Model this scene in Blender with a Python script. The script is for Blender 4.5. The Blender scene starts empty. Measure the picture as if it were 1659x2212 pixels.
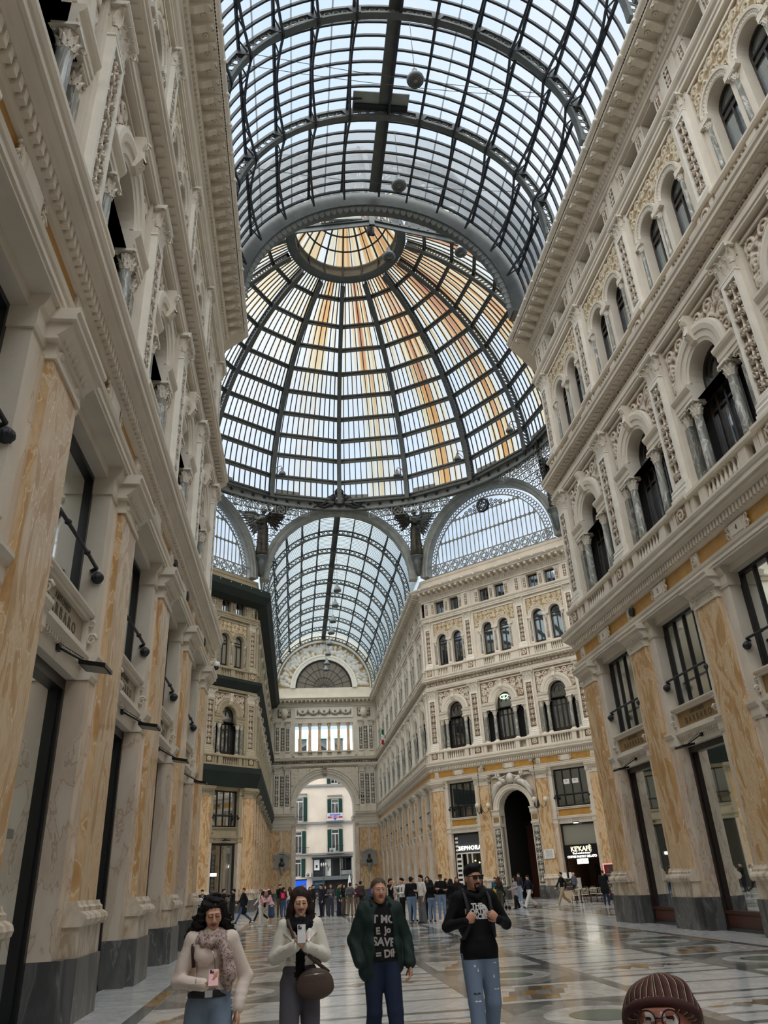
import bpy, math, random
import numpy as np
from mathutils import Matrix, Vector
random.seed(7); rng = np.random.default_rng(7)
SC = bpy.context.scene; COL = SC.collection
PI = math.pi; R = math.radians

# ------------------------------------------------------------------ materials
MATS = {}
def newmat(name):
    m = bpy.data.materials.new(name); m.use_nodes = True; MATS[name] = m
    nt = m.node_tree; b = nt.nodes['Principled BSDF']
    return m, nt, b
def srgb(r, g, b):
    f = lambda c: (c/255/12.92) if c/255 <= .04045 else ((c/255+.055)/1.055)**2.4
    return (f(r), f(g), f(b), 1)
def plain(name, rgb, rough=.6, metal=0, spec=.5, bump=0, bscale=30, vary=0, vscale=3):
    m, nt, b = newmat(name); L = nt.links
    b.inputs['Base Color'].default_value = srgb(*rgb); b.inputs['Roughness'].default_value = rough
    b.inputs['Metallic'].default_value = metal; b.inputs['Specular IOR Level'].default_value = spec
    if vary or bump:
        g = nt.nodes.new('ShaderNodeNewGeometry')
        n = nt.nodes.new('ShaderNodeTexNoise'); n.inputs['Scale'].default_value = vscale; n.inputs['Detail'].default_value = 6
        L.new(g.outputs['Position'], n.inputs['Vector'])
        if vary:
            c = nt.nodes.new('ShaderNodeValToRGB'); a = srgb(*rgb)
            c.color_ramp.elements[0].position = .3; c.color_ramp.elements[1].position = .7
            c.color_ramp.elements[0].color = (*[x*(1-vary) for x in a[:3]], 1); c.color_ramp.elements[1].color = (*[min(1, x*(1+vary*.5)) for x in a[:3]], 1)
            L.new(n.outputs['Fac'], c.inputs['Fac']); L.new(c.outputs['Color'], b.inputs['Base Color'])
        if bump:
            n2 = nt.nodes.new('ShaderNodeTexNoise'); n2.inputs['Scale'].default_value = bscale; n2.inputs['Detail'].default_value = 4
            L.new(g.outputs['Position'], n2.inputs['Vector'])
            bp = nt.nodes.new('ShaderNodeBump'); bp.inputs['Strength'].default_value = bump; bp.inputs['Distance'].default_value = .02
            L.new(n2.outputs['Fac'], bp.inputs['Height']); L.new(bp.outputs['Normal'], b.inputs['Normal'])
    return m
def marble(name, stops, scale=1.2, warp=2.0, stretch=(1, 1, .35), rough=.3, ring=3.0, spec=.4):
    m, nt, b = newmat(name); L = nt.links; N = nt.nodes.new
    g = N('ShaderNodeNewGeometry'); mp = N('ShaderNodeMapping'); mp.inputs['Scale'].default_value = stretch
    L.new(g.outputs['Position'], mp.inputs['Vector'])
    n = N('ShaderNodeTexNoise'); n.inputs['Scale'].default_value = scale; n.inputs['Detail'].default_value = 5; n.inputs['Distortion'].default_value = warp
    L.new(mp.outputs['Vector'], n.inputs['Vector'])
    mu = N('ShaderNodeMath'); mu.operation = 'MULTIPLY'; mu.inputs[1].default_value = ring*2*PI
    L.new(n.outputs['Fac'], mu.inputs[0])
    si = N('ShaderNodeMath'); si.operation = 'SINE'; L.new(mu.outputs[0], si.inputs[0])
    n2 = N('ShaderNodeTexNoise'); n2.inputs['Scale'].default_value = scale*6; n2.inputs['Detail'].default_value = 6
    L.new(mp.outputs['Vector'], n2.inputs['Vector'])
    ma = N('ShaderNodeMath'); ma.operation = 'MULTIPLY_ADD'; ma.inputs[1].default_value = .28; L.new(si.outputs[0], ma.inputs[0]); L.new(n2.outputs['Fac'], ma.inputs[2])
    c = N('ShaderNodeValToRGB'); L.new(ma.outputs[0], c.inputs['Fac'])
    e = c.color_ramp.elements
    e[0].position, e[0].color = stops[0][0], srgb(*stops[0][1]); e[1].position, e[1].color = stops[-1][0], srgb(*stops[-1][1])
    for p, col in stops[1:-1]: q = e.new(p); q.color = srgb(*col)
    L.new(c.outputs['Color'], b.inputs['Base Color']); b.inputs['Roughness'].default_value = rough; b.inputs['Specular IOR Level'].default_value = spec
    return m
plain('cream', (219, 209, 193), .62, vary=.1, vscale=1.1, bump=.15, bscale=40)
plain('cream_white', (232, 226, 214), .5, vary=.08)
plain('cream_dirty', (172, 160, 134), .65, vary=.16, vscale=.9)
marble('orange', [(.12, (182, 142, 96)), (.42, (202, 164, 116)), (.5, (228, 211, 186)), (.57, (204, 168, 122)), (.85, (218, 193, 158))], scale=.9, warp=1.8, ring=4.5, rough=.28)
marble('beige', [(.2, (205, 186, 165)), (.45, (214, 197, 177)), (.5, (186, 158, 132)), (.56, (216, 200, 181)), (.8, (222, 207, 188))], scale=.8, warp=2.5, ring=2)
marble('grey_stone', [(.2, (72, 72, 72)), (.5, (95, 95, 94)), (.56, (128, 127, 124)), (.62, (88, 88, 88)), (.85, (104, 103, 101))], scale=.7, warp=1.5, rough=.35)
marble('grey_marble', [(.2, (118, 118, 110)), (.45, (148, 147, 138)), (.55, (196, 192, 180)), (.62, (132, 132, 124)), (.85, (110, 111, 104))], scale=1.2, warp=2.5, ring=3)
marble('torus', [(.2, (176, 158, 136)), (.5, (205, 190, 170)), (.8, (216, 204, 186))], scale=1.5, rough=.25)
plain('ochre', (186, 138, 62), .45, vary=.2, vscale=2.5)
plain('ochre_dark', (150, 120, 74), .5, vary=.15, vscale=2)
plain('ochre_grey', (164, 150, 126), .5, vary=.12, vscale=2)
plain('wood', (40, 31, 28), .3)
plain('wood_red', (74, 40, 28), .35)
plain('black_frame', (20, 21, 23), .35)
plain('iron', (86, 90, 88), .5, metal=.3, vary=.2)
plain('iron_dark', (40, 44, 48), .55, metal=.2)
plain('iron_grey', (142, 145, 140), .55, metal=.1, vary=.25, vscale=1.5)
plain('bronze', (62, 58, 50), .45, metal=.5, vary=.25, vscale=4)
plain('dark_room', (24, 21, 19), .9)
plain('dark_void', (10, 9, 9), .95)
plain('net', (30, 40, 37), .9, vary=.25, vscale=.6)
plain('white', (238, 238, 236), .5)
plain('off_white', (222, 218, 208), .6)
plain('far_wall', (232, 216, 196), .8, vary=.12, vscale=.5)
plain('stone_grey', (150, 148, 142), .7, vary=.1)
plain('shutter', (22, 66, 54), .5)
plain('chrome', (200, 200, 200), .15, metal=1)
plain('engraved', (88, 78, 60), .6)
plain('red', (176, 26, 30), .4)
plain('cartouche', (214, 202, 184), .6)
plain('lampgrey', (120, 124, 124), .4, metal=.4)
plain('steel_back', (58, 62, 64), .7)
# floor stones
marble('fl_white', [(.2, (196, 197, 196)), (.45, (216, 216, 214)), (.55, (200, 201, 200)), (.8, (222, 222, 219))], scale=.9, stretch=(1, 1, 1), rough=.13, spec=.6)
marble('fl_pale', [(.2, (184, 183, 178)), (.5, (204, 203, 197)), (.8, (214, 212, 206))], scale=1.3, stretch=(1, 1, 1), rough=.13, spec=.6)
marble('fl_dark', [(.2, (84, 87, 90)), (.5, (100, 103, 105)), (.8, (118, 119, 118))], scale=1.5, stretch=(1, 1, 1), rough=.13, spec=.6)
marble('fl_grey', [(.2, (128, 128, 126)), (.5, (146, 145, 141)), (.8, (160, 158, 152))], scale=1.5, stretch=(1, 1, 1), rough=.13, spec=.6)
marble('fl_yellow', [(.2, (140, 104, 52)), (.5, (164, 128, 74)), (.8, (178, 146, 96))], scale=2, stretch=(1, 1, 1), rough=.13, spec=.6)
marble('fl_brown', [(.2, (92, 78, 62)), (.8, (120, 104, 84))], scale=2, stretch=(1, 1, 1), rough=.13, spec=.6)
marble('fl_green', [(.2, (78, 98, 86)), (.5, (96, 116, 102)), (.8, (110, 128, 114))], scale=3, stretch=(1, 1, 1), rough=.16, spec=.6)

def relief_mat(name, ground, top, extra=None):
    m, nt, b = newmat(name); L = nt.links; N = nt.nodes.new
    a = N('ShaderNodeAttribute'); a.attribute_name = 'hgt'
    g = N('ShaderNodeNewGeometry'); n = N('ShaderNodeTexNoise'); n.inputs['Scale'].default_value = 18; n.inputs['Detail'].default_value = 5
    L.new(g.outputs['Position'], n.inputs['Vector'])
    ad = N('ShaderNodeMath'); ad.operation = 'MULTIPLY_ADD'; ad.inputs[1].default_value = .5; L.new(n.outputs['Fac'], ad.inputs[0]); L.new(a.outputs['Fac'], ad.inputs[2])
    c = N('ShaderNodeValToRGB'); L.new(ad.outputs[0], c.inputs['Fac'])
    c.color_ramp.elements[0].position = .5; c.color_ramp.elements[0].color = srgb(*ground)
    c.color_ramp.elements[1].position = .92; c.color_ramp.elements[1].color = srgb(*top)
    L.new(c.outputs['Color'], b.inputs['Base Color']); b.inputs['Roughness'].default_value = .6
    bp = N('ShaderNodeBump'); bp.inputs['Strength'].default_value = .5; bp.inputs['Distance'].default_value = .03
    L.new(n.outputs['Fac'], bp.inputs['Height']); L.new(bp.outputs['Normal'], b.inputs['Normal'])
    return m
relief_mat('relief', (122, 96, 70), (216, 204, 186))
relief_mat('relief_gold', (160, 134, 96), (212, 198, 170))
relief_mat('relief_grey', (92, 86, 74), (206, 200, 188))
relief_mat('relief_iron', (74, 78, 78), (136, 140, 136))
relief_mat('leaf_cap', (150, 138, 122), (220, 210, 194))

def glass_pane(name, tint, gloss=.12, rough=.02, see=1.0, solid=None):
    m, nt, b = newmat(name); L = nt.links; N = nt.nodes.new; nt.nodes.remove(b); out = nt.nodes['Material Output']
    t = N('ShaderNodeBsdfTransparent'); t.inputs['Color'].default_value = (*tint, 1)
    g = N('ShaderNodeBsdfGlossy'); g.inputs['Roughness'].default_value = rough; g.inputs['Color'].default_value = (.9, .95, .95, 1)
    fr = N('ShaderNodeFresnel'); fr.inputs['IOR'].default_value = 1.5
    ma = N('ShaderNodeMath'); ma.operation = 'ADD'; ma.inputs[1].default_value = gloss; ma.use_clamp = True; L.new(fr.outputs[0], ma.inputs[0])
    base = t
    if solid:
        d = N('ShaderNodeBsdfDiffuse'); d.inputs['Color'].default_value = srgb(*solid[0])
        mx = N('ShaderNodeMixShader'); mx.inputs['Fac'].default_value = solid[1]; L.new(t.outputs[0], mx.inputs[1]); L.new(d.outputs[0], mx.inputs[2]); base = mx
    mix = N('ShaderNodeMixShader'); L.new(ma.outputs[0], mix.inputs[0]); L.new(base.outputs[0], mix.inputs[1]); L.new(g.outputs[0], mix.inputs[2]); L.new(mix.outputs[0], out.inputs[0])
    return m
glass_pane('glass_shop', (.72, .72, .7), .06)
glass_pane('glass_mirror', (.62, .58, .54), .3, .015)
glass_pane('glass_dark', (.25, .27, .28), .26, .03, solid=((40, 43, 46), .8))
glass_pane('glass_frost_reflect', (.3, .33, .33), .24, .05, solid=((118, 128, 126), .85))  # frosted look; the pale grey also paints in light reflected by the panes
glass_pane('glass_curtain', (.3, .3, .3), .05, .15, solid=((150, 148, 136), .9))

def roof_glass(name, tint, dirt_col, dirt, streak=None, seed=0.0):
    """thin skylight glass: mostly see-through, part milky with dirt; optional rust runs that follow the pane (local uv)."""
    m, nt, b = newmat(name); L = nt.links; N = nt.nodes.new; nt.nodes.remove(b); out = nt.nodes['Material Output']
    t = N('ShaderNodeBsdfTransparent'); tr = N('ShaderNodeBsdfTranslucent'); df = N('ShaderNodeBsdfDiffuse')
    g = N('ShaderNodeNewGeometry'); n = N('ShaderNodeTexNoise'); n.inputs['Scale'].default_value = .35; n.inputs['Detail'].default_value = 3
    L.new(g.outputs['Position'], n.inputs['Vector'])
    rp = N('ShaderNodeMapRange'); rp.inputs['From Min'].default_value = .3; rp.inputs['From Max'].default_value = .7; rp.inputs['To Min'].default_value = dirt[0]; rp.inputs['To Max'].default_value = dirt[1]
    L.new(n.outputs['Fac'], rp.inputs['Value'])
    t.inputs['Color'].default_value = (*tint, 1); tr.inputs['Color'].default_value = srgb(*dirt_col); df.inputs['Color'].default_value = srgb(*dirt_col)
    if streak:
        at = N('ShaderNodeAttribute'); at.attribute_name = 'hgt'
        c = N('ShaderNodeValToRGB'); L.new(at.outputs['Fac'], c.inputs['Fac']); e = c.color_ramp.elements
        e[0].position = 0; e[0].color = (*tint, 1); e[1].position = 1; e[1].color = srgb(196, 104, 26)
        q = e.new(.35); q.color = srgb(252, 226, 176); q = e.new(.65); q.color = srgb(240, 170, 74)
        L.new(c.outputs['Color'], t.inputs['Color'])
    m1 = N('ShaderNodeMixShader'); m1.inputs['Fac'].default_value = .5; L.new(tr.outputs[0], m1.inputs[1]); L.new(df.outputs[0], m1.inputs[2])
    mx = N('ShaderNodeMixShader'); L.new(rp.outputs[0], mx.inputs[0]); L.new(t.outputs[0], mx.inputs[1]); L.new(m1.outputs[0], mx.inputs[2]); L.new(mx.outputs[0], out.inputs[0])
    return m
roof_glass('vault_glass', (.93, .95, .97), (190, 196, 200), (.04, .16))
roof_glass('vault_glass_dirty', (.8, .82, .82), (172, 176, 178), (.5, .85))
roof_glass('far_glass', (.97, 1, .98), (236, 242, 232), (.25, .5))
roof_glass('dome_glass', (.97, .98, .99), (240, 243, 244), (.12, .26), streak=True)
roof_glass('lunette_glass', (.93, .95, .98), (190, 200, 210), (.1, .3))

def emit(name, rgb, s):
    m, nt, b = newmat(name); b.inputs['Base Color'].default_value = srgb(*rgb)
    b.inputs['Emission Color'].default_value = srgb(*rgb); b.inputs['Emission Strength'].default_value = s
    return m
emit('lit_white', (255, 250, 240), 3.0); emit('lit_warm', (255, 214, 150), 5.0); emit('lit_sign', (250, 240, 190), 1.6); emit('lit_pink', (255, 120, 120), 1.6)
emit('lit_green', (120, 230, 120), 1.5); emit('lit_bulb', (255, 236, 205), 9.0); emit('lit_blue', (20, 80, 200), .7)
emit('globe', (216, 208, 190), .0)

# ------------------------------------------------------------------ mesh builder
class MB:
    def __init__(s): s.v = []; s.f = []; s.m = []; s.sm = []; s.h = {}
    def add(s, vs, fs, mat, smooth=False, h=None):
        b = len(s.v); s.v.extend(tuple(map(float, p)) for p in vs)
        for f in fs: s.f.append(tuple(b+i for i in f)); s.m.append(mat); s.sm.append(smooth)
        if h is not None:
            for i, x in enumerate(h): s.h[b+i] = float(x)
        return s
    def join(s, o, M=None):
        b = len(s.v)
        s.v.extend([tuple(M @ Vector(p)) for p in o.v] if M is not None else o.v)
        s.f.extend(tuple(b+i for i in f) for f in o.f); s.m.extend(o.m); s.sm.extend(o.sm)
        for k, x in o.h.items(): s.h[b+k] = x
        return s
    def box(s, x0, x1, y0, y1, z0, z1, mat):
        if x0 > x1: x0, x1 = x1, x0
        if y0 > y1: y0, y1 = y1, y0
        v = [(x0,y0,z0),(x1,y0,z0),(x1,y1,z0),(x0,y1,z0),(x0,y0,z1),(x1,y0,z1),(x1,y1,z1),(x0,y1,z1)]
        return s.add(v, [(0,3,2,1),(4,5,6,7),(0,1,5,4),(1,2,6,5),(2,3,7,6),(3,0,4,7)], mat)
    def quad(s, a, b, c, d, mat): return s.add([a,b,c,d], [(0,1,2,3)], mat)
    def taper(s, x, y, z0, z1, w0, d0, w1, d1, mat):
        """block with a bottom w0 x d0 and a top w1 x d1, its back on y"""
        v = [(x-w0/2,y,z0),(x+w0/2,y,z0),(x+w0/2,y+d0,z0),(x-w0/2,y+d0,z0),(x-w1/2,y,z1),(x+w1/2,y,z1),(x+w1/2,y+d1,z1),(x-w1/2,y+d1,z1)]
        return s.add(v, [(0,3,2,1),(4,5,6,7),(0,1,5,4),(1,2,6,5),(2,3,7,6),(3,0,4,7)], mat)
    def prof(s, pr, x0, x1, mat, caps=True):
        n = len(pr); v = [(x0,y,z) for y,z in pr]+[(x1,y,z) for y,z in pr]
        f = [(i,(i+1)%n,n+(i+1)%n,n+i) for i in range(n)]
        if caps: f += [tuple(range(n-1,-1,-1)), tuple(range(n,2*n))]
        return s.add(v, f, mat)
    def lathe(s, cx, cy, pr, mat, seg=12, smooth=True, a0=0, a1=2*PI, sq=False):
        full = abs(a1-a0-2*PI) < 1e-6; k = seg if full else seg+1; v = []
        for r, z in pr:
            for i in range(k):
                a = a0+(a1-a0)*i/seg; c, q = math.cos(a), math.sin(a)
                if sq: t = 1/max(abs(c), abs(q)); c *= t; q *= t
                v.append((cx+r*c, cy+r*q, z))
        f = []
        for j in range(len(pr)-1):
            for i in range(seg):
                i2 = (i+1) % k if full else i+1
                f.append((j*k+i, j*k+i2, (j+1)*k+i2, (j+1)*k+i))
        if full and pr[0] != pr[-1]:
            if pr[0][0] > 1e-5: f.append(tuple(range(k-1,-1,-1)))
            if pr[-1][0] > 1e-5: f.append(tuple(range((len(pr)-1)*k, len(pr)*k)))
        return s.add(v, f, mat, smooth)
    def tube(s, pts, r, mat, seg=6, smooth=True, caps=True):
        pts = [Vector(p) for p in pts]; n = len(pts); v = []; rr = r if isinstance(r, (list, tuple)) else [r]*n
        u = None
        for i, p in enumerate(pts):
            d = (pts[min(i+1,n-1)]-pts[max(i-1,0)]).normalized()
            if u is None: u = d.orthogonal().normalized()
            u = (u-d*u.dot(d)); u = u.normalized() if u.length > 1e-6 else d.orthogonal().normalized()
            w = d.cross(u)
            for k in range(seg): a = 2*PI*k/seg; v.append(p+(u*math.cos(a)+w*math.sin(a))*rr[i])
        f = [(i*seg+k, i*seg+(k+1)%seg, (i+1)*seg+(k+1)%seg, (i+1)*seg+k) for i in range(n-1) for k in range(seg)]
        if caps: f += [tuple(range(seg-1,-1,-1)), tuple(range((n-1)*seg, n*seg))]
        return s.add(v, f, mat, smooth)
    def bar(s, a, b, w, h, mat, up=(0,0,1)):
        """rectangular bar a->b, w across, h along up"""
        a, b, up = Vector(a), Vector(b), Vector(up); d = (b-a).normalized()
        x = d.cross(up); x = x.normalized() if x.length > 1e-6 else d.orthogonal().normalized(); y = x.cross(d)
        v = [p+x*(i*w/2)+y*(j*h/2) for p in (a, b) for i, j in ((-1,-1),(1,-1),(1,1),(-1,1))]
        return s.add(v, [(0,1,2,3),(7,6,5,4),(0,4,5,1),(1,5,6,2),(2,6,7,3),(3,7,4,0)], mat)
    def archring(s, cx, cz, pr, mat, a0=0, a1=PI, n=16, caps=True, smooth=False):
        """closed section pr of (radius, y) swept about (cx, cz) in the x-z plane"""
        k = len(pr); v = []
        for i in range(n+1):
            a = a0+(a1-a0)*i/n
            for r, y in pr: v.append((cx+r*math.cos(a), y, cz+r*math.sin(a)))
        f = [(i*k+j, (i+1)*k+j, (i+1)*k+(j+1)%k, i*k+(j+1)%k) for i in range(n) for j in range(k)]
        if caps: f += [tuple(range(k)), tuple(range((n+1)*k-1, n*k-1, -1))]
        return s.add(v, f, mat, smooth)
    def archwall(s, u0, u1, z0, z1, ops, y, depth, mat, rmat=None, n=12):
        """wall front at y with openings (cx, half, zbottom, zspring, arched) and reveals running back by depth"""
        rmat = rmat or mat; x = u0
        def q(a, b, c, d): s.quad((a[0],y,a[1]),(b[0],y,b[1]),(c[0],y,c[1]),(d[0],y,d[1]), mat)
        for cx, hw, zb, zs, ar in sorted(ops):
            q((x,z0),(cx-hw,z0),(cx-hw,z1),(x,z1))
            if zb > z0: q((cx-hw,z0),(cx+hw,z0),(cx+hw,zb),(cx-hw,zb))
            pts = [(cx-hw*math.cos(PI*i/n), zs+hw*math.sin(PI*i/n)) for i in range(n+1)] if ar else [(cx-hw,zs),(cx+hw,zs)]
            for a, b in zip(pts, pts[1:]): q(a, b, (b[0],z1), (a[0],z1))
            loop = [(cx-hw,zb)]+pts+[(cx+hw,zb)]
            for a, b in zip(loop, loop[1:]+loop[:1]):
                s.quad((a[0],y,a[1]),(a[0],y-depth,a[1]),(b[0],y-depth,b[1]),(b[0],y,b[1]), rmat)
            x = cx+hw
        q((x,z0),(u1,z0),(u1,z1),(x,z1)); return s
    def grid(s, P, mat, h=None, smooth=True, closed_u=False):
        """P: array [nj][ni][3]"""
        P = np.asarray(P); nj, ni = P.shape[:2]; f = []
        for j in range(nj-1):
            for i in range(ni if closed_u else ni-1):
                i2 = (i+1) % ni; f.append((j*ni+i, j*ni+i2, (j+1)*ni+i2, (j+1)*ni+i))
        return s.add(P.reshape(-1,3), f, mat, smooth, None if h is None else np.asarray(h).ravel())
    def mesh(s, name):
        me = bpy.data.meshes.new(name); me.from_pydata(s.v, [], s.f)
        names = list(dict.fromkeys(s.m))
        for n in names: me.materials.append(MATS[n])
        ix = {n: i for i, n in enumerate(names)}
        me.polygons.foreach_set('material_index', [ix[n] for n in s.m]); me.polygons.foreach_set('use_smooth', s.sm)
        if s.h:
            at = me.attributes.new('hgt', 'FLOAT', 'POINT'); at.data.foreach_set('value', [s.h.get(i, 1.0) for i in range(len(s.v))])
        me.update(); return me

CACHE = {}
def shared(key, fn):
    """mesh data built once per key; copies share it"""
    if key not in CACHE:
        mb = MB(); fn(mb); CACHE[key] = mb.mesh(str(key if isinstance(key, str) else key[0]))
    return CACHE[key]
I4 = Matrix.Identity(4)
def put(name, me, M=I4, parent=None, label=None):
    if isinstance(me, MB): me = me.mesh(name)
    o = bpy.data.objects.new(name, me); COL.objects.link(o)
    if parent is not None: o.parent = parent
    o.matrix_basis = M.copy() if isinstance(M, Matrix) else Matrix.Translation(M)
    if label: o['label'] = label
    return o
def empty(name, M=I4, parent=None):
    o = bpy.data.objects.new(name, None); COL.objects.link(o); o.empty_display_size = .2
    if parent is not None: o.parent = parent
    o.matrix_basis = M.copy() if isinstance(M, Matrix) else Matrix.Translation(M)
    return o
def tag(o, label, cat, group=None):
    o['label'] = label; o['category'] = cat
    if group: o['group'] = group
    return o
def struct(o): o['kind'] = 'structure'; return o
def T(x, y, z): return Matrix.Translation((x, y, z))
def RZ(a): return Matrix.Rotation(a, 4, 'Z')

# ------------------------------------------------------------------ camera (solved from the vanishing lines)
XC, HC = 4.1704, 1.6815
def cam_axes(tilt, yaw, roll):
    f = Vector((math.sin(yaw)*math.cos(tilt), math.cos(yaw)*math.cos(tilt), math.sin(tilt))); r = Vector((math.cos(yaw), -math.sin(yaw), 0)); u = r.cross(f)
    return math.cos(roll)*r+math.sin(roll)*u, -math.sin(roll)*r+math.cos(roll)*u, f
CR, CU, CF = cam_axes(R(26.28053), R(7.37789), R(-2.91243))
cd = bpy.data.cameras.new('camera'); cam = bpy.data.objects.new('camera', cd); COL.objects.link(cam)
cd.sensor_fit = 'HORIZONTAL'; cd.sensor_width = 36; cd.lens = 36*1614.86/1659; cd.clip_start = .05; cd.clip_end = 500
cam.matrix_world = Matrix(((CR.x, CU.x, -CF.x, -XC), (CR.y, CU.y, -CF.y, 0), (CR.z, CU.z, -CF.z, HC), (0, 0, 0, 1)))
SC.camera = cam
# ------------------------------------------------------------------ ornament
def ornament(w, h, seed=0, pitch=.035, kind='candelabra'):
    """height field (0..1) of a carved panel, mirrored about its axis"""
    nx = max(7, int(w/pitch) | 1); nz = max(7, int(h/pitch)); r = np.random.default_rng(seed)
    X, Z = np.meshgrid(np.linspace(-w/2, w/2, nx), np.linspace(0, h, nz)); H = np.zeros_like(X); A = np.abs(X)
    def blob(cx, cz, rx, rz): return np.clip(1.15-np.hypot((A-cx)/rx, (Z-cz)/rz), 0, 1)
    def scroll(cx, cz, rad, d):
        dx, dz = (A-cx)*d, Z-cz; q = np.hypot(dx, dz); a = np.arctan2(dz, dx)
        return np.where(q < rad, np.clip(.55+.75*np.cos(2*PI*q/(rad*.62)-a), 0, 1)*np.clip((rad-q)/(rad*.18), 0, 1), 0)
    if kind == 'candelabra':
        step = w*.95; z = w*.35; k = 0
        H = np.maximum(H, np.clip(1-A/(w*.07), 0, 1)*.8)
        while z < h-w*.2:
            rad = w*.26*(.85+.3*r.random())
            H = np.maximum(H, scroll(w*.24, z, rad, 1 if k % 2 else -1)); H = np.maximum(H, blob(0, z+rad*.9, w*.16, w*.2)); H = np.maximum(H, blob(w*.3, z+rad*1.3, w*.12, w*.16)*.8)
            z += step*(.75+.3*r.random()); k += 1
    else:
        rows = max(1, round(h/.5)); ch = h/rows; n = max(1, round(w/(ch*1.05)))
        for i in range(n*rows):
            cx = -w/2+w*(i % n+.5)/n; cz = ch*(i//n+.5); sg = 1 if (i+i//n) % 2 else -1
            if n % 2 == 0 and cx > 0: sg = -sg
            dx, dz = (X-cx)*sg, Z-cz; q = np.hypot(dx, dz); a = np.arctan2(dz, dx); rad = min(ch*.5, w/n*.52)
            H = np.maximum(H, np.where(q < rad, np.clip(.55+.75*np.cos(2*PI*q/(rad*.6)-a), 0, 1)*np.clip((rad-q)/(rad*.15), 0, 1), 0))
        for i in range(int(w*h*26)+3):
            cx, cz, q = r.uniform(-w/2, w/2), r.uniform(0, h), r.uniform(.05, .12)*max(.6, h)
            H = np.maximum(H, np.clip(1.1-np.hypot((X-cx)/q, (Z-cz)/q), 0, 1)*.8)
    e = np.minimum.reduce([X+w/2, w/2-X, Z, h-Z]); H *= np.clip(e/(pitch*1.2), 0, 1)
    return X, Z, H
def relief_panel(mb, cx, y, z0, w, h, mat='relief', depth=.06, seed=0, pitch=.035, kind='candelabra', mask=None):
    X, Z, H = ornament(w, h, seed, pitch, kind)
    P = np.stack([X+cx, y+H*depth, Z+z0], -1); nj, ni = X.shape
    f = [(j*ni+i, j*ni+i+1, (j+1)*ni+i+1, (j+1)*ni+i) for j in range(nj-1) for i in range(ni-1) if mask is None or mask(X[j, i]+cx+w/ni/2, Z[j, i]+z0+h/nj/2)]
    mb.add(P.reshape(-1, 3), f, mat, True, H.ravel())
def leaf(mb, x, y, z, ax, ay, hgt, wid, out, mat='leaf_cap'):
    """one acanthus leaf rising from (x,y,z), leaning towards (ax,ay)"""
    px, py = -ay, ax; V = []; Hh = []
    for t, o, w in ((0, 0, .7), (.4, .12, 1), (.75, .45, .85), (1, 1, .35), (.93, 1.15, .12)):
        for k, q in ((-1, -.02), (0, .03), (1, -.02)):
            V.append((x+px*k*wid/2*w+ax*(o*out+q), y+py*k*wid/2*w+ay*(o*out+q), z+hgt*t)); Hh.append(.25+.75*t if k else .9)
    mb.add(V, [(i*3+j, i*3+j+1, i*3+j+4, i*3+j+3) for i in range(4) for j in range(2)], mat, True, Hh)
def volute(mb, x, y, z, r, dx, dy, mat='leaf_cap'):
    pts = []
    for i in range(11):
        a = i/10*1.6*2*PI; q = r*(1-.075*i); pts.append((x+dx*q*math.cos(a), y+dy*q*math.cos(a), z+q*math.sin(a)))
    mb.tube(pts, [r*.28*(1-.05*i) for i in range(11)], mat, 5)
def corinthian(mb, x, y, z, w, d, h, round_=False):
    """capital: bell, two tiers of leaves, corner scrolls and a flared slab"""
    if round_:
        mb.lathe(x, y, [(w*.42, z), (w*.46, z+h*.04), (w*.42, z+h*.08), (w*.42, z+h*.5), (w*.6, z+h*.86)], 'leaf_cap', 10)
        for k in range(8): a = k*PI/4; leaf(mb, x+w*.42*math.cos(a), y+w*.42*math.sin(a), z+h*.06, math.cos(a), math.sin(a), h*.42, w*.36, w*.2)
        for k in range(8): a = (k+.5)*PI/4; leaf(mb, x+w*.44*math.cos(a), y+w*.44*math.sin(a), z+h*.3, math.cos(a), math.sin(a), h*.42, w*.34, w*.22)
        for sx in (-1, 1):
            for sy in (-1, 1): volute(mb, x+sx*w*.62, y+sy*w*.62, z+h*.74, h*.13, sx*.7, sy*.7)
        mb.box(x-w*.72, x+w*.72, y-w*.72, y+w*.72, z+h*.87, z+h, 'cream_white')
    else:
        mb.box(x-w*.54, x+w*.54, y, y+d+.03, z, z+h*.06, 'cream_white'); mb.taper(x, y, z+h*.06, z+h*.88, w, d, w*1.1, d*1.2, 'leaf_cap')
        for k in (-1, 0, 1): leaf(mb, x+k*w*.33, y+d, z+h*.06, 0, 1, h*.45, w*.34, .11)
        for k in (-.5, .5): leaf(mb, x+k*w*.36, y+d, z+h*.3, 0, 1, h*.45, w*.32, .15)
        for k in (-1, 1):
            leaf(mb, x+k*w*.5, y+d*.5, z+h*.06, k, 0, h*.45, d, .1); leaf(mb, x+k*w*.5, y+d, z+h*.3, k*.7, .7, h*.5, w*.3, .16)
            volute(mb, x+k*w*.6, y+d+.1, z+h*.74, h*.15, k*.8, .6)
        mb.prof([(y, z+h*.88), (y+d+.16, z+h*.88), (y+d+.2, z+h*.95), (y+d+.2, z+h), (y, z+h)], x-w*.68, x+w*.68, 'cream_white')
def baluster(mb, x, y, z, h, r=.075, mat='cream', seg=7):
    mb.lathe(x, y, [(r*1.0, z), (r*1.0, z+h*.07), (r*.62, z+h*.12), (r*1.05, z+h*.3), (r*.9, z+h*.42), (r*.5, z+h*.68), (r*.45, z+h*.8), (r*.8, z+h*.86), (r*.5, z+h*.9), (r*.95, z+h*.95), (r*.95, z+h)], mat, seg)
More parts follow.
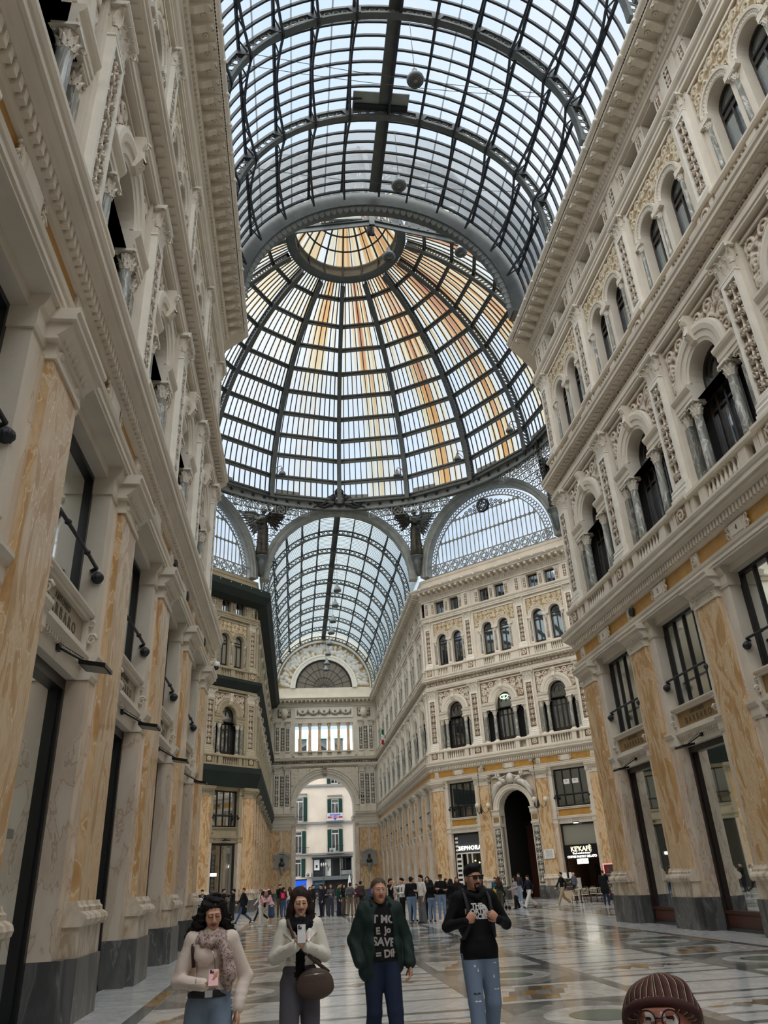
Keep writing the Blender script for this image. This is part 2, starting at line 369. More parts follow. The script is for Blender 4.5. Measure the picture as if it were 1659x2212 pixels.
def column_parts(parent, M, x, y, z, h, r, ch, sq=False):
    """marble column: shaft > base, capital"""
    def sh(mb):
        if sq: mb.box(-r, r, -r, r, .14, h-ch, 'grey_marble')
        else: mb.lathe(0, 0, [(r*1.04, .16), (r, .4), (r*.88, h-ch)], 'grey_marble', 12)
    o = put('column', shared(('column', h, r, sq), sh), M @ T(x, y, z), parent)
    def ba(mb): mb.box(-r*1.4, r*1.4, -r*1.4, r*1.4, 0, .07, 'cream_white'); mb.lathe(0, 0, [(r*1.36, .07), (r*1.4, .1), (r*1.3, .13), (r*1.1, .14), (r*1.15, .17)], 'cream_white', 12)
    put('base', shared(('base', r), ba), I4, o)
    put('capital', shared(('capital', r, ch), lambda mb: corinthian(mb, 0, 0, h-ch, r*2.1, 0, ch, True)), I4, o)

# ------------------------------------------------------------------ facade bays, local x along the wall, y out of it, z up
W2, YC, FY, YP = 7.95, 29.84, 68.22, 113.6
R2 = W2*math.sqrt(2); YO = (YC+FY)/2
def arch_poly(cx, hw, zb, zs, n=14): return [(cx-hw, zb)]+[(cx-hw*math.cos(PI*i/n), zs+hw*math.sin(PI*i/n)) for i in range(n+1)]+[(cx+hw, zb)]
def pane_mb(mb, poly, y, mat): mb.add([(p[0], y, p[1]) for p in poly], [tuple(range(len(poly)))], mat)
SECT = lambda r0, r1, y0, y1: [(r0, y0), (r1, y0), (r1, y1), (r0, y1)]
def arch_frame(mb, hw, zb, zs, y, t=.08, mat='wood'):
    mb.archring(0, zs, SECT(hw-t, hw+.02, y-.05, y+.05), mat, n=14)
    for k in (-1, 1): mb.box(k*hw-(t if k > 0 else -.0)-0, k*hw+(t if k < 0 else 0), y-.05, y+.05, zb, zs, mat)

def g_dado(mb, w):
    mb.box(-w/2-.15, w/2+.15, 0, .515, 0, .85, 'grey_stone')
def g_base(mb, w):
    mb.box(-w/2-.11, w/2+.11, 0, .48, .85, 1.27, 'torus')
    P = [(0,1.27),(.5,1.27),(.56,1.31),(.58,1.37),(.56,1.43),(.5,1.47),(.47,1.48),(.47,1.54),(.43,1.57),(.41,1.63),(0,1.63)]
    mb.prof(P, -w/2-.16, w/2+.16, 'torus')
def g_shaft(mb, w): mb.box(-w/2-.07, w/2+.07, 0, .26, .85, 8.5, 'beige'); mb.box(-w/2, w/2, .2, .38, 1.6, 8.46, 'orange')
def g_cap(mb, w):
    mb.box(-w/2-.04, w/2+.04, 0, .42, 8.44, 8.52, 'cream'); mb.box(-w/2-.01, w/2+.01, 0, .39, 8.52, 8.72, 'cream')
    for k in (-.36, .36): mb.lathe(0, 0, [(.0, 0)], 'cream', 3) if 0 else mb.add([(k*w+.08*math.cos(a*PI/4)*q, .39+e, 8.62+.08*math.sin(a*PI/4)*q) for q, e in ((1, 0), (.8, .05), (.3, .02)) for a in range(8)], [(j*8+a, j*8+(a+1) % 8, j*8+8+(a+1) % 8, j*8+8+a) for j in range(2) for a in range(8)], 'cream', True)
    mb.prof([(0,8.72),(.43,8.72),(.43,8.76),(.4,8.77),(.46,8.82),(.58,8.93),(.6,9.0),(0,9.0)], -w/2-.14, w/2+.14, 'cream')
    n = 8
    for i in range(n):
        x = -w/2+w*(i+.5)/n; mb.lathe(x, .47, [(.02, 8.78), (.055, 8.84), (.075, 8.93), (.06, 8.99)], 'cream', 6)
    mb.prof([(0,9.0),(.66,9.0),(.66,9.1),(.7,9.13),(.7,9.2),(0,9.2)], -w/2-.22, w/2+.22, 'cream')
def pilaster_ground(parent, M, u, w=1.2, label=None):
    Q = M @ T(u, 0, 0); o = put('pilaster', shared(('pilaster', w), lambda mb: g_shaft(mb, w)), Q, parent, label)
    put('dado', shared(('dado', w), lambda mb: g_dado(mb, w)), I4, o); put('base', shared(('pbase', w), lambda mb: g_base(mb, w)), I4, o); put('capital', shared(('pcapital', w), lambda mb: g_cap(mb, w)), I4, o)

def g_surround(mb, a, e, panel='ochre', door=True):
    """jambs, lintel and the upper jambs round one shop opening of half-width a, wall to half-width e"""
    for k in (-1, 1):
        x0, x1 = sorted((k*a, k*(e+.1)))
        mb.box(x0, x1, -.35, .36, 0, .85, 'grey_stone'); mb.box(x0, x1, -.35, .22, .85, 5.02, 'beige')
        mb.prof([(-.35,5.02),(.24,5.02),(.27,5.1),(.27,5.3),(.31,5.34),(.35,5.42),(.35,5.48),(-.35,5.48)], x0-.03, x1+.03, 'cream')
        mb.box(x0, x1, -.35, .2, 5.48, 9.2, 'cream'); mb.prof([(-.3,8.62),(.23,8.62),(.25,8.7),(.25,8.95),(.3,9.0),(.36,9.12),(.36,9.2),(-.3,9.2)], x0-.04, x1+.04, 'cream')
        volute(mb, k*(a-.06), .2, 5.72, .11, 0, .9, 'cream'); volute(mb, k*(a-.06), .17, 6.0, .07, 0, .9, 'cream')
    mb.prof([(-.35,5.02),(.02,5.02),(.05,5.12),(.05,5.28),(.12,5.33),(.2,5.4),(.2,5.46),(-.35,5.46)], -a, a, 'cream')
    for i in range(int(2*a/.13)): mb.box(-a+.13*i+.02, -a+.13*i+.09, .05, .12, 5.24, 5.32, 'cream')
    mb.box(-a, a, -.35, .02, 5.46, 6.16, 'cream')
    for x0, x1, z0, z1 in ((-a+.02,a-.02,5.48,5.56),(-a+.02,a-.02,6.04,6.12),(-a+.02,-a+.12,5.56,6.04),(a-.12,a-.02,5.56,6.04)): mb.box(x0, x1, .02, .13, z0, z1, 'cream')
    mb.prof([(-.35,6.12),(.16,6.12),(.2,6.16),(.2,6.2),(-.35,6.22)], -a, a, 'cream'); mb.quad((-a+.12,.03,5.56),(a-.12,.03,5.56),(a-.12,.03,6.04),(-a+.12,.03,6.04), panel)
    mb.box(-a, a, -.35, .1, 8.98, 9.2, 'cream')
WIN = [0]; DOOR = [0]
def win_name(): WIN[0] += 1; return 'window_%d' % WIN[0]
def door_name(): DOOR[0] += 1; return 'door_%d' % DOOR[0]
def mezz_window(M, a, pane='glass_frost_reflect', nm=3, rail=True, boss=True, mull=None):
    z0, z1 = 6.2, 8.98
    def fr(mb):
        for x in (-a, a): mb.box(x-.0 if x < 0 else x-.1, x+.1 if x < 0 else x, -.3, -.14, z0, z1, 'black_frame')
        mb.box(-a, a, -.3, -.14, z1-.1, z1, 'black_frame'); mb.box(-a, a, -.3, -.14, z0, z0+.08, 'black_frame')
        for x in (mull or [-a+2*a*i/nm for i in range(1, nm)]): mb.box(x-.035, x+.035, -.28, -.16, z0, z1, 'black_frame')
    w = struct(put(win_name(), shared(('mezzframe', a, nm, str(mull)), fr), M))
    put('pane', shared(('mezzpane', a, pane), lambda mb: mb.quad((-a,-.22,z0),(a,-.22,z0),(a,-.22,z1),(-a,-.22,z1), pane)), I4, w)
    if rail:
        r = put('railing', shared(('mezzrail', a), lambda mb: (mb.tube([(-a+.02,.02,7.02),(-a+.02,.12,7.08),(-a*.5,.13,7.08),(0,.13,7.08),(a-.02,.12,7.08),(a-.02,.02,7.02)], .035, 'iron_dark'), mb.tube([(-a+.05,-.1,6.3),(a-.05,-.1,6.3)], .02, 'iron_dark'), [mb.lathe(x, .13, [(0, 7.02), (.05, 7.05), (.06, 7.08), (.05, 7.11), (0, 7.14)], 'iron_dark', 8) for x in (-a*.45, a*.45)])), I4, w)
        if boss:
            def bs(mb):
                mb.lathe(0, 0, [(.02, -.17), (.1, -.14), (.14, -.05), (.15, .03), (.1, .1), (.05, .14)], 'iron_dark', 9)
                for i in range(9): q = i*2*PI/9; mb.lathe(.11*math.cos(q), .11*math.sin(q), [(.01, -.1), (.05, -.04), (.05, .03), (.01, .08)], 'iron_dark', 5)
            for x in (-a+.02, a-.02): put('boss', shared('boss', bs), T(x, .16, 6.9) @ Matrix.Scale(.72, 4), r)
    return w

ENT1 = [(.0,9.2),(.42,9.2),(.42,9.28),(.45,9.28),(.45,9.4),(.48,9.42),(.5,9.5),(.36,9.51),(.36,10.0),(.42,10.02),(.46,10.1),(.46,10.3),(.56,10.34),(.6,10.42),(.7,10.44),(.7,10.5),(.76,10.5),(.76,10.64),(.79,10.66),(.82,10.74),(.82,10.8),(.0,10.82)]
ENT2 = [(.0,17.1),(.26,17.1),(.26,17.2),(.3,17.21),(.3,17.38),(.34,17.45),(.18,17.46),(.18,17.8),(.26,17.82),(.3,17.88),(.56,17.9),(.56,17.93),(.61,17.93),(.61,18.06),(.66,18.1),(.68,18.2),(.0,18.22)]
ENT3 = [(.0,23.6),(.2,23.6),(.2,23.74),(.24,23.76),(.24,23.88),(.32,23.94),(.36,24.02),(.36,24.1),(.1,24.14),(.0,24.2)]
ENT4 = [(.0,25.58),(.14,25.6),(.14,25.74),(.2,25.76),(.22,25.84),(.22,25.98),(.3,26.0),(.36,26.1),(.36,26.36),(1.08,26.4),(1.08,26.5),(1.12,26.5),(1.16,26.54),(1.24,26.6),(1.27,26.66),(1.27,26.74),(.2,26.8),(.0,26.82)]
PARA = [(-.5,26.8),(.06,26.8),(.06,26.95),(.0,27.0),(.0,27.7),(.06,27.72),(.1,27.85),(.1,27.95),(-.5,28.0)]
def run(mb, path, side, prof, mat, mats=None):
    """profile (off, z) carried along a plan path with mitred corners; side=+1: outside is left of travel"""
    n = len(path); dirs = [Vector((path[i+1][0]-path[i][0], path[i+1][1]-path[i][1])).normalized() for i in range(n-1)]
    nor = [Vector((-d.y, d.x))*side for d in dirs]; mit = []
    for i in range(n):
        if i == 0: mit.append(nor[0])
        elif i == n-1: mit.append(nor[-1])
        else: b = (nor[i-1]+nor[i]).normalized(); mit.append(b/b.dot(nor[i]))
    k = len(prof); V = [(path[i][0]+mit[i].x*o, path[i][1]+mit[i].y*o, z) for i in range(n) for o, z in prof]
    for j in range(k-1):
        mb.add([V[i*k+j] for i in range(n)]+[V[i*k+j+1] for i in range(n)], [(i, i+1, n+i+1, n+i) for i in range(n-1)], (mats or {}).get(j, mat))
    for e in (0, n-1): mb.add([V[e*k+j] for j in range(k)], [tuple(range(k))], mat)
def dentils(mb, u0, u1, step, w, y0, y1, z0, z1, mat='cream'):
    n = int((u1-u0)/step)
    for i in range(n): x = u0+(u1-u0)*(i+.5)/n; mb.box(x-w/2, x+w/2, y0, y1, z0, z1, mat)
def rim_heads(mb, u0, u1):
    n = max(1, round((u1-u0)/1.212))
    for i in range(n):
        x = u0+(u1-u0)*(i+.5)/n; mb.tube([(x, 1.14, 26.6), (x, 1.27, 26.58), (x, 1.33, 26.55)], [.09, .085, .04], 'cream_white', 7)
        for k in (-1, 1): mb.tube([(x+k*.05, 1.2, 26.64), (x+k*.09, 1.27, 26.66)], [.04, .02], 'cream_white', 5)
    for i in range(int((u1-u0)/.12)): x = u0+.12*(i+.5); mb.box(x-.04, x+.04, 1.08, 1.13, 26.5, 26.54, 'cream_white')
def modillions(mb, u0, u1, mat='cream', step=.606):
    n = max(1, round((u1-u0)/step))
    for i in range(n):
        x = u0+(u1-u0)*(i+.5)/n
        mb.prof([(.36,26.12),(.5,26.1),(.62,26.17),(.8,26.24),(.95,26.2),(1.02,26.26),(1.02,26.38),(.36,26.38)], x-.12, x+.12, mat)
        leaf(mb, x, .98, 26.36, 0, 1, -.2, .2, .07)
        xx = x+step/2; mb.add([(xx+.11*q*math.cos(a*PI/4), .75+.11*q*math.sin(a*PI/4), 26.375-e) for q, e in ((1, 0), (.75, .04), (.2, .02)) for a in range(8)], [(j*8+a, j*8+(a+1) % 8, j*8+8+(a+1) % 8, j*8+8+a) for j in range(2) for a in range(8)], 'leaf_cap', True, [.1]*8+[.9]*8+[.5]*8)

# ---- upper storeys of one bay (width B)
def l1_wall(mb, B):
    a = B/2-.6; h = B/2
    mb.archwall(-h, h, 10.8, 14.45, [(0, a-.06, 11.75, 14.45, False)], 0, .5, 'cream'); mb.archwall(-h, h, 14.45, 17.12, [(0, .8, 14.45, 15.05, True)], 0, .5, 'cream')
    for k in (-1, 1):
        x0, x1 = sorted((k*.8, k*(a+.02)))
        mb.prof([(-.5,14.45),(.12,14.45),(.12,14.58),(.15,14.6),(.15,14.76),(.22,14.84),(.26,14.92),(.26,15.0),(-.5,15.02)], x0, x1, 'cream')
        x0, x1 = sorted((k*(a+.02), k*(a+.12))); mb.box(x0, x1, 0, .1, 11.8, 16.98, 'cream')
    mb.box(-a-.12, a+.12, 0, .1, 16.88, 16.98, 'cream'); mb.box(-a-.1, a+.1, -.5, .12, 11.62, 11.78, 'cream')
def l1_arch(mb): mb.archring(0, 15.05, [(.8,-.1),(.8,.08),(.9,.1),(.92,.13),(1.12,.15),(1.14,.19),(1.3,.22),(1.42,.2),(1.45,.12),(1.45,0)], 'cream', n=20)
def l1_key(mb):
    mb.prof([(0,15.95),(.2,15.95),(.34,16.2),(.3,16.5),(.36,16.7),(.36,16.9),(0,16.9)], -.14, .14, 'leaf_cap'); volute(mb, 0, .34, 16.72, .13, 0, .9); volute(mb, 0, .27, 16.12, .09, 0, .9)
    leaf(mb, 0, .3, 16.6, 0, 1, -.4, .24, .1)
def l1_pil(mb):
    mb.box(-.58, .58, 0, .16, 12.0, 17.1, 'cream'); mb.prof([(0,11.75),(.42,11.75),(.42,11.95),(.36,12.0),(.38,12.08),(.34,12.16),(.36,12.24),(.3,12.32),(0,12.32)], -.46, .46, 'cream_white')
    for x0, x1, z0, z1 in ((-.375,-.27,12.3,16.22),(.27,.375,12.3,16.22),(-.27,.27,12.3,12.44),(-.27,.27,16.08,16.22)): mb.box(x0, x1, .1, .32, z0, z1, 'cream_white')
def l1_ped(mb):
    mb.box(-.62, .62, 0, .5, 10.8, 10.98, 'cream'); mb.box(-.5, .5, 0, .48, 10.98, 11.55, 'cream'); mb.box(-.62, .62, 0, .4, 10.98, 11.55, 'cream'); mb.prof([(0,11.55),(.56,11.55),(.6,11.62),(.6,11.7),(.5,11.75),(0,11.75)], -.6, .6, 'cream')
def l1_bal(mb, B):
    h = B/2-.6
    mb.box(-h, h, .28, .5, 10.8, 10.97, 'cream'); mb.prof([(0,11.55),(.5,11.55),(.54,11.6),(.54,11.7),(.46,11.76),(0,11.76)], -h, h, 'cream')
    for k in (-1, 1):
        x0, x1 = sorted((k*.9, k*1.28)); mb.box(x0, x1, .26, .46, 10.97, 11.56, 'cream')
        if h > 1.5: x0, x1 = sorted((k*(h-.2), k*(h+.02))); mb.box(x0, x1, .24, .44, 10.97, 11.56, 'cream')
    mb.box(-h, h, .0, .05, 10.8, 11.6, 'cream')
def l1_win(M, B, pane='glass_dark', wood='wood'):
    a = B/2-.66
    def fr(mb):
        y = -.42; arch_frame(mb, .8, 14.6, 15.05, y, .1, wood); mb.archring(0, 15.05, SECT(.45, .52, y-.03, y+.03), wood, n=12)
        mb.box(-a, a, y-.08, y+.06, 14.42, 14.62, wood)
        for x in (-.8, .8, -.03, -.42, .42): mb.box(x-.045, x+.045, y-.06, y+.06, 11.75, 14.5, wood)
        for k in (-1, 1): x0, x1 = sorted((k*.84, k*a)); mb.box(x0, x1, y-.05, y, 11.75, 14.45, 'dark_void'); x0, x1 = sorted((k*a, k*(a-.07))); mb.box(x0, x1, y-.05, y+.06, 11.75, 14.45, wood)
        mb.box(-.8, .8, y-.05, y+.05, 11.75, 12.15, wood); mb.box(-.8, .8, y-.04, y+.04, 13.9, 13.98, wood); mb.box(-.04, .04, y-.03, y+.03, 15.05, 15.5, wood)
    w = struct(put(win_name(), shared(('l1frame', B, wood), fr), M))
    put('pane', shared(('l1pane', pane), lambda mb: pane_mb(mb, arch_poly(0, .8, 11.75, 15.05), -.44, pane)), I4, w); return w
def l2_wall(mb, B):
    h = B/2; mb.archwall(-h, h, 18.2, 23.62, [(-.83, .53, 19.25, 21.7, True), (.83, .53, 19.25, 21.7, True)], 0, .45, 'cream'); a = h-.6
    for k in (-1, 1): x0, x1 = sorted((k*a, k*(a+.1))); mb.box(x0, x1, 0, .1, 19.2, 23.4, 'cream'); mb.box(*sorted((k*1.36, k*1.8)), 0, .13, 21.5, 21.72, 'cream')
    mb.box(-a, a, 0, .1, 23.3, 23.4, 'cream'); mb.box(-.3, .3, 0, .16, 21.52, 21.72, 'cream'); mb.box(-a, a, -.4, .1, 19.1, 19.26, 'cream')
def l2_arch(mb): mb.archring(0, 21.7, [(.53,-.08),(.53,.06),(.58,.09),(.7,.1),(.72,.14),(.8,.15),(.82,.0)], 'cream', n=16); [mb.lathe(.65*math.cos(i*PI/17), .1, [(.0,21.7+.65*math.sin(i*PI/17)-.03),(.035,21.7+.65*math.sin(i*PI/17)),(.0,21.7+.65*math.sin(i*PI/17)+.03)], 'cream', 4) for i in range(1, 17)]
def l2_pil(mb):
    mb.box(-.5, .5, 0, .1, 19.2, 23.6, 'cream'); mb.prof([(0,19.1),(.3,19.1),(.3,19.26),(.26,19.34),(.28,19.42),(.22,19.5),(0,19.5)], -.42, .42, 'cream_white')
    for x0, x1, z0, z1 in ((-.32,-.23,19.5,22.92),(.23,.32,19.5,22.92),(-.23,.23,19.5,19.62),(-.23,.23,22.8,22.92)): mb.box(x0, x1, .06, .22, z0, z1, 'cream_white')
def l2_ped(mb): mb.box(-.5, .5, 0, .36, 18.2, 18.34, 'cream'); mb.box(-.44, .44, 0, .34, 18.34, 18.95, 'cream'); mb.prof([(0,18.95),(.4,18.95),(.44,19.0),(.44,19.08),(.36,19.12),(0,19.12)], -.52, .52, 'cream')
def l2_bal(mb, B):
    h = B/2-.5; mb.box(-h, h, .14, .32, 18.2, 18.36, 'cream'); mb.prof([(0,18.95),(.34,18.95),(.38,19.0),(.38,19.08),(.3,19.13),(0,19.13)], -h, h, 'cream'); mb.box(-.22, .22, .12, .3, 18.36, 18.95, 'cream')
    for k in (-1, 1): x0, x1 = sorted((k*1.36, k*h)); mb.box(x0, x1, .1, .28, 18.36, 18.95, 'cream')
def l2_win(M, x, pane='glass_dark', wood='wood'):
    def fr(mb):
        y = -.36; arch_frame(mb, .53, 19.25, 21.7, y, .08, wood); mb.box(-.53, .53, y-.05, y+.05, 21.3, 21.42, wood); mb.box(-.035, .035, y-.05, y+.05, 19.25, 21.3, wood); mb.box(-.53, .53, y-.05, y+.05, 19.25, 19.55, wood); mb.box(-.53, .53, y-.04, y+.04, 21.6, 21.68, wood)
    w = struct(put(win_name(), shared(('l2frame', wood), fr), M @ T(x, 0, 0))); put('pane', shared(('l2pane', pane), lambda mb: pane_mb(mb, arch_poly(0, .53, 19.25, 21.7), -.38, pane)), I4, w)
def l3_wall(mb, B):
    h = B/2; mb.archwall(-h, h, 23.6, 25.72, [(-.83, .53, 24.26, 25.5, False), (.83, .53, 24.26, 25.5, False)], 0, .5, 'cream')
    for x in (-1.58, 0, 1.58): mb.box(x-.2, x+.2, 0, .05, 24.2, 25.3, 'cream'); mb.prof([(0,25.3),(.07,25.3),(.12,25.44),(.12,25.5),(0,25.5)], x-.24, x+.24, 'cream')
    for k in (-1, 1): mb.box(*sorted((k*(h-.02), k*(h-.5))), 0, .07, 24.2, 25.58, 'cream')
def l3_rel(mb, B):
    for i, x in enumerate((-1.58, 0, 1.58)): relief_panel(mb, x, .05, 24.32, .24, .92, 'relief', .04, 40+i, .05)
def l3_win(M, x, pane='glass_dark', wood='wood'):
    def fr(mb):
        y = -.4
        for q in (-.5, 0, .5): mb.box(q-.035, q+.035, y-.04, y+.04, 24.26, 25.5, wood)
        mb.box(-.53, .53, y-.04, y+.04, 24.26, 24.34, wood); mb.box(-.53, .53, y-.04, y+.04, 25.42, 25.5, wood)
    w = struct(put(win_name(), shared(('l3frame', wood), fr), M @ T(x, 0, 0))); put('pane', shared(('l3pane', pane), lambda mb: mb.quad((-.53,-.42,24.26),(.53,-.42,24.26),(.53,-.42,25.5),(-.53,-.42,25.5), pane)), I4, w)
def spandrel(mb, a, side, mat='relief', seed=3):
    cx = side*(a*.5+.02); msk = lambda x, z: math.hypot(x, z-15.05) > 1.47 and abs(x) < a-.02 and abs(x) > .17
    relief_panel(mb, cx, .02, 15.15, a-.02, 1.7, mat, .07, seed, .04, 'field', msk)
def l2_field(mb, a, mat='relief_gold', seed=5):
    msk = lambda x, z: math.hypot(abs(x)-.83, z-21.7) > .83 or z < 21.7
    relief_panel(mb, 0, .02, 21.95, 2*a-.04, 1.34, mat, .06, seed, .045, 'field', msk)
def fam(mb, *fs):
    for f in fs: f(mb)

def upper_bay(parent, M, u, B, seed=0, pane1='glass_dark', pane2='glass_dark', pane3='glass_dark', wood='wood', l1=True):
    """three upper storeys of one bay, every element its own part of the wall"""
    Q = M @ T(u, 0, 0); a = B/2-.6
    put('storey_wall', shared(('storey_wall', B), lambda mb: (l1_wall(mb, B), l2_wall(mb, B), l3_wall(mb, B))), Q, parent)
    put('arch_moulding', shared('arch_moulding', l1_arch), Q, parent); put('keystone', shared('keystone', l1_key), Q, parent)
    for s in (-1, 1): put('spandrel_relief', shared(('spandrel', a, s), lambda mb: spandrel(mb, a, s)), Q, parent)
    for x, sq in ((-a+.16, True), (-1.0, False), (1.0, False), (a-.16, True)): column_parts(parent, Q, x, -.12 if sq else -.02, 11.78, 2.67, .14 if sq else .15, .5, sq)
    b = put('balustrade', shared(('bal1', B), lambda mb: l1_bal(mb, B)), Q, parent)
    for i in range(8): put('baluster', shared('baluster1', lambda mb: baluster(mb, 0, .38, 10.97, .58)), T(-.78+i*.223, 0, 0), b)
    for x in (-.83, .83): put('arch_moulding', shared('arch_small', l2_arch), Q @ T(x, 0, 0), parent)
    put('field_relief', shared(('field2', a), lambda mb: l2_field(mb, a)), Q, parent)
    for x in (-1.52, 0, 1.52): column_parts(parent, Q, x, .02, 19.26, 2.26, .085, .3, False)
    b = put('balustrade', shared(('bal2', B), lambda mb: l2_bal(mb, B)), Q, parent)
    for k in (-1, 1):
        for i in range(6): put('baluster', shared('baluster2', lambda mb: baluster(mb, 0, .22, 18.36, .59, .07)), T(k*(.34+i*.185), 0, 0), b)
    put('attic_relief', shared(('l3rel', B), lambda mb: l3_rel(mb, B)), Q, parent)
    l1_win(Q, B, pane1, wood)
    for x in (-.83, .83): l2_win(Q, x, pane2, wood); l3_win(Q, x, pane3, wood)
def upper_pilaster(parent, M, u, seed=0):
    Q = M @ T(u, 0, 0); k = seed % 3
    p = put('pilaster', shared('pil1', l1_pil), Q, parent); put('relief', shared(('rel1', k), lambda mb: relief_panel(mb, 0, .2, 12.46, .54, 3.6, 'relief', .12, 10+k, .03)), I4, p)
    put('capital', shared('cap1', lambda mb: corinthian(mb, 0, 0, 16.22, .74, .3, .9)), I4, p)
    d = put('pedestal', shared('ped1', l1_ped), Q, parent); put('relief', shared('pedrel1', lambda mb: relief_panel(mb, 0, .48, 11.02, .66, .5, 'relief', .04, 20, .04, 'field')), I4, d)
    p = put('pilaster', shared('pil2', l2_pil), Q, parent); put('relief', shared(('rel2', k), lambda mb: relief_panel(mb, 0, .12, 19.64, .46, 3.14, 'relief', .1, 15+k, .03)), I4, p)
    put('capital', shared('cap2', lambda mb: corinthian(mb, 0, 0, 22.92, .62, .2, .7)), I4, p)
    d = put('pedestal', shared('ped2', l2_ped), Q, parent); put('relief', shared('pedrel2', lambda mb: relief_panel(mb, 0, .34, 18.38, .56, .54, 'relief', .04, 21, .04, 'field')), I4, d)
    put('attic_relief', shared('attrel', lambda mb: (mb.box(-.26, .26, 0, .1, 24.16, 25.58, 'cream'), relief_panel(mb, 0, .1, 24.34, .28, 1.05, 'relief', .05, 30, .04))), Q, parent)

# ---- a whole bay as one mesh, for the far arm seen at a glancing angle
def far_bay(mb, B, panel):
    a = B/2-1.05; e = B/2-.6; Tm = lambda x: T(x, 0, 0)
    g_surround(mb, a, e, panel)
    for f, x in ((l1_arch, 0), (l1_key, 0), (l2_arch, -.83), (l2_arch, .83)):
        q = MB(); f(q); mb.join(q, Tm(x))
    l1_wall(mb, B); l2_wall(mb, B); l3_wall(mb, B); l3_rel(mb, B); l1_bal(mb, B); l2_bal(mb, B)
    aa = B/2-.6
    for s in (-1, 1): relief_panel(mb, s*(aa*.5+.02), .02, 15.15, aa-.02, 1.7, 'relief', .06, 3, .12, 'field', lambda x, z: math.hypot(x, z-15.05) > 1.47)
    relief_panel(mb, 0, .02, 21.95, 2*aa-.04, 1.34, 'relief', .06, 5, .12, 'field', lambda x, z: math.hypot(abs(x)-.83, z-21.7) > .83)
    for x in (-aa+.16, -1.0, 1.0, aa-.16): mb.lathe(x, -.02, [(.2,11.78),(.2,11.9),(.15,11.95),(.14,13.95),(.26,14.45)], 'grey_marble', 6)
    for x in (-1.52, 0, 1.52): mb.lathe(x, .02, [(.12,19.26),(.085,19.35),(.08,21.2),(.16,21.52)], 'grey_marble', 6)
    for i in range(8): mb.lathe(-.78+i*.223, .38, [(.07,10.97),(.075,11.2),(.035,11.4),(.06,11.55)], 'cream', 5)
    for k in (-1, 1):
        for i in range(6): mb.lathe(k*(.34+i*.185), .22, [(.07,18.36),(.07,18.6),(.035,18.8),(.06,18.95)], 'cream', 5)
def far_pil(mb):
    g_dado(mb, 1.2); g_base(mb, 1.2); g_shaft(mb, 1.2); g_cap(mb, 1.2); l1_pil(mb); l2_pil(mb); l1_ped(mb); l2_ped(mb)
    relief_panel(mb, 0, .2, 12.46, .54, 3.6, 'relief', .1, 10, .09); relief_panel(mb, 0, .12, 19.64, .46, 3.14, 'relief', .1, 15, .09)
    corinthian(mb, 0, 0, 16.22, .74, .3, .9); corinthian(mb, 0, 0, 22.92, .62, .2, .7); mb.box(-.26, .26, 0, .1, 24.16, 25.58, 'cream')
# ------------------------------------------------------------------ walls
FR = {'R': T(W2,0,0) @ RZ(PI/2), 'L': T(-W2,0,0) @ RZ(-PI/2), 'DR': T(W2,FY,0) @ RZ(R(135)), 'DL': T(-W2,FY,0) @ RZ(R(-135)),
      'AR': T(W2,FY,0) @ RZ(PI/2), 'AL': T(-W2,FY,0) @ RZ(-PI/2), 'P': T(0,YP,0) @ RZ(PI)}
DG = 2*W2/math.sqrt(2)
def entablatures(parent, path, side, segs, panel='ochre'):
    """the four string courses of one wall, and what repeats along them on the segments the photo shows"""
    for nm, pr, fz in (('ground_entablature', ENT1, 7), ('first_cornice', ENT2, None), ('second_cornice', ENT3, None), ('roof_cornice', ENT4, None), ('parapet', PARA, None)):
        mb = MB(); run(mb, path, side, pr, 'cream', {fz: panel} if fz else {})
        for Mf, u0, u1, B in segs:
            q = MB()
            if nm == 'ground_entablature': dentils(q, u0, u1, .17, .1, .46, .56, 10.1, 10.31)
            if nm == 'first_cornice':
                dentils(q, u0, u1, .3, .16, .3, .5, 17.83, 17.89)
                n = max(1, round((u1-u0)/B)); b = (u1-u0)/n
                for i in range(n): relief_panel(q, u0+b*(i+.5), .18, 17.47, b, .33, 'relief', .07, 50+i % 3, .05, 'field')
            if nm == 'roof_cornice':
                dentils(q, u0, u1, .2, .11, .22, .31, 25.84, 25.98); modillions(q, u0, u1); rim_heads(q, u0, u1)
            mb.join(q, Mf)
        put(nm, mb, I4, parent)
def shell(mb, pts, z0, z1, mat='dark_void'):
    for a, b in zip(pts, pts[1:]): mb.quad((*a, z0), (*b, z0), (*b, z1), (*a, z1), mat)

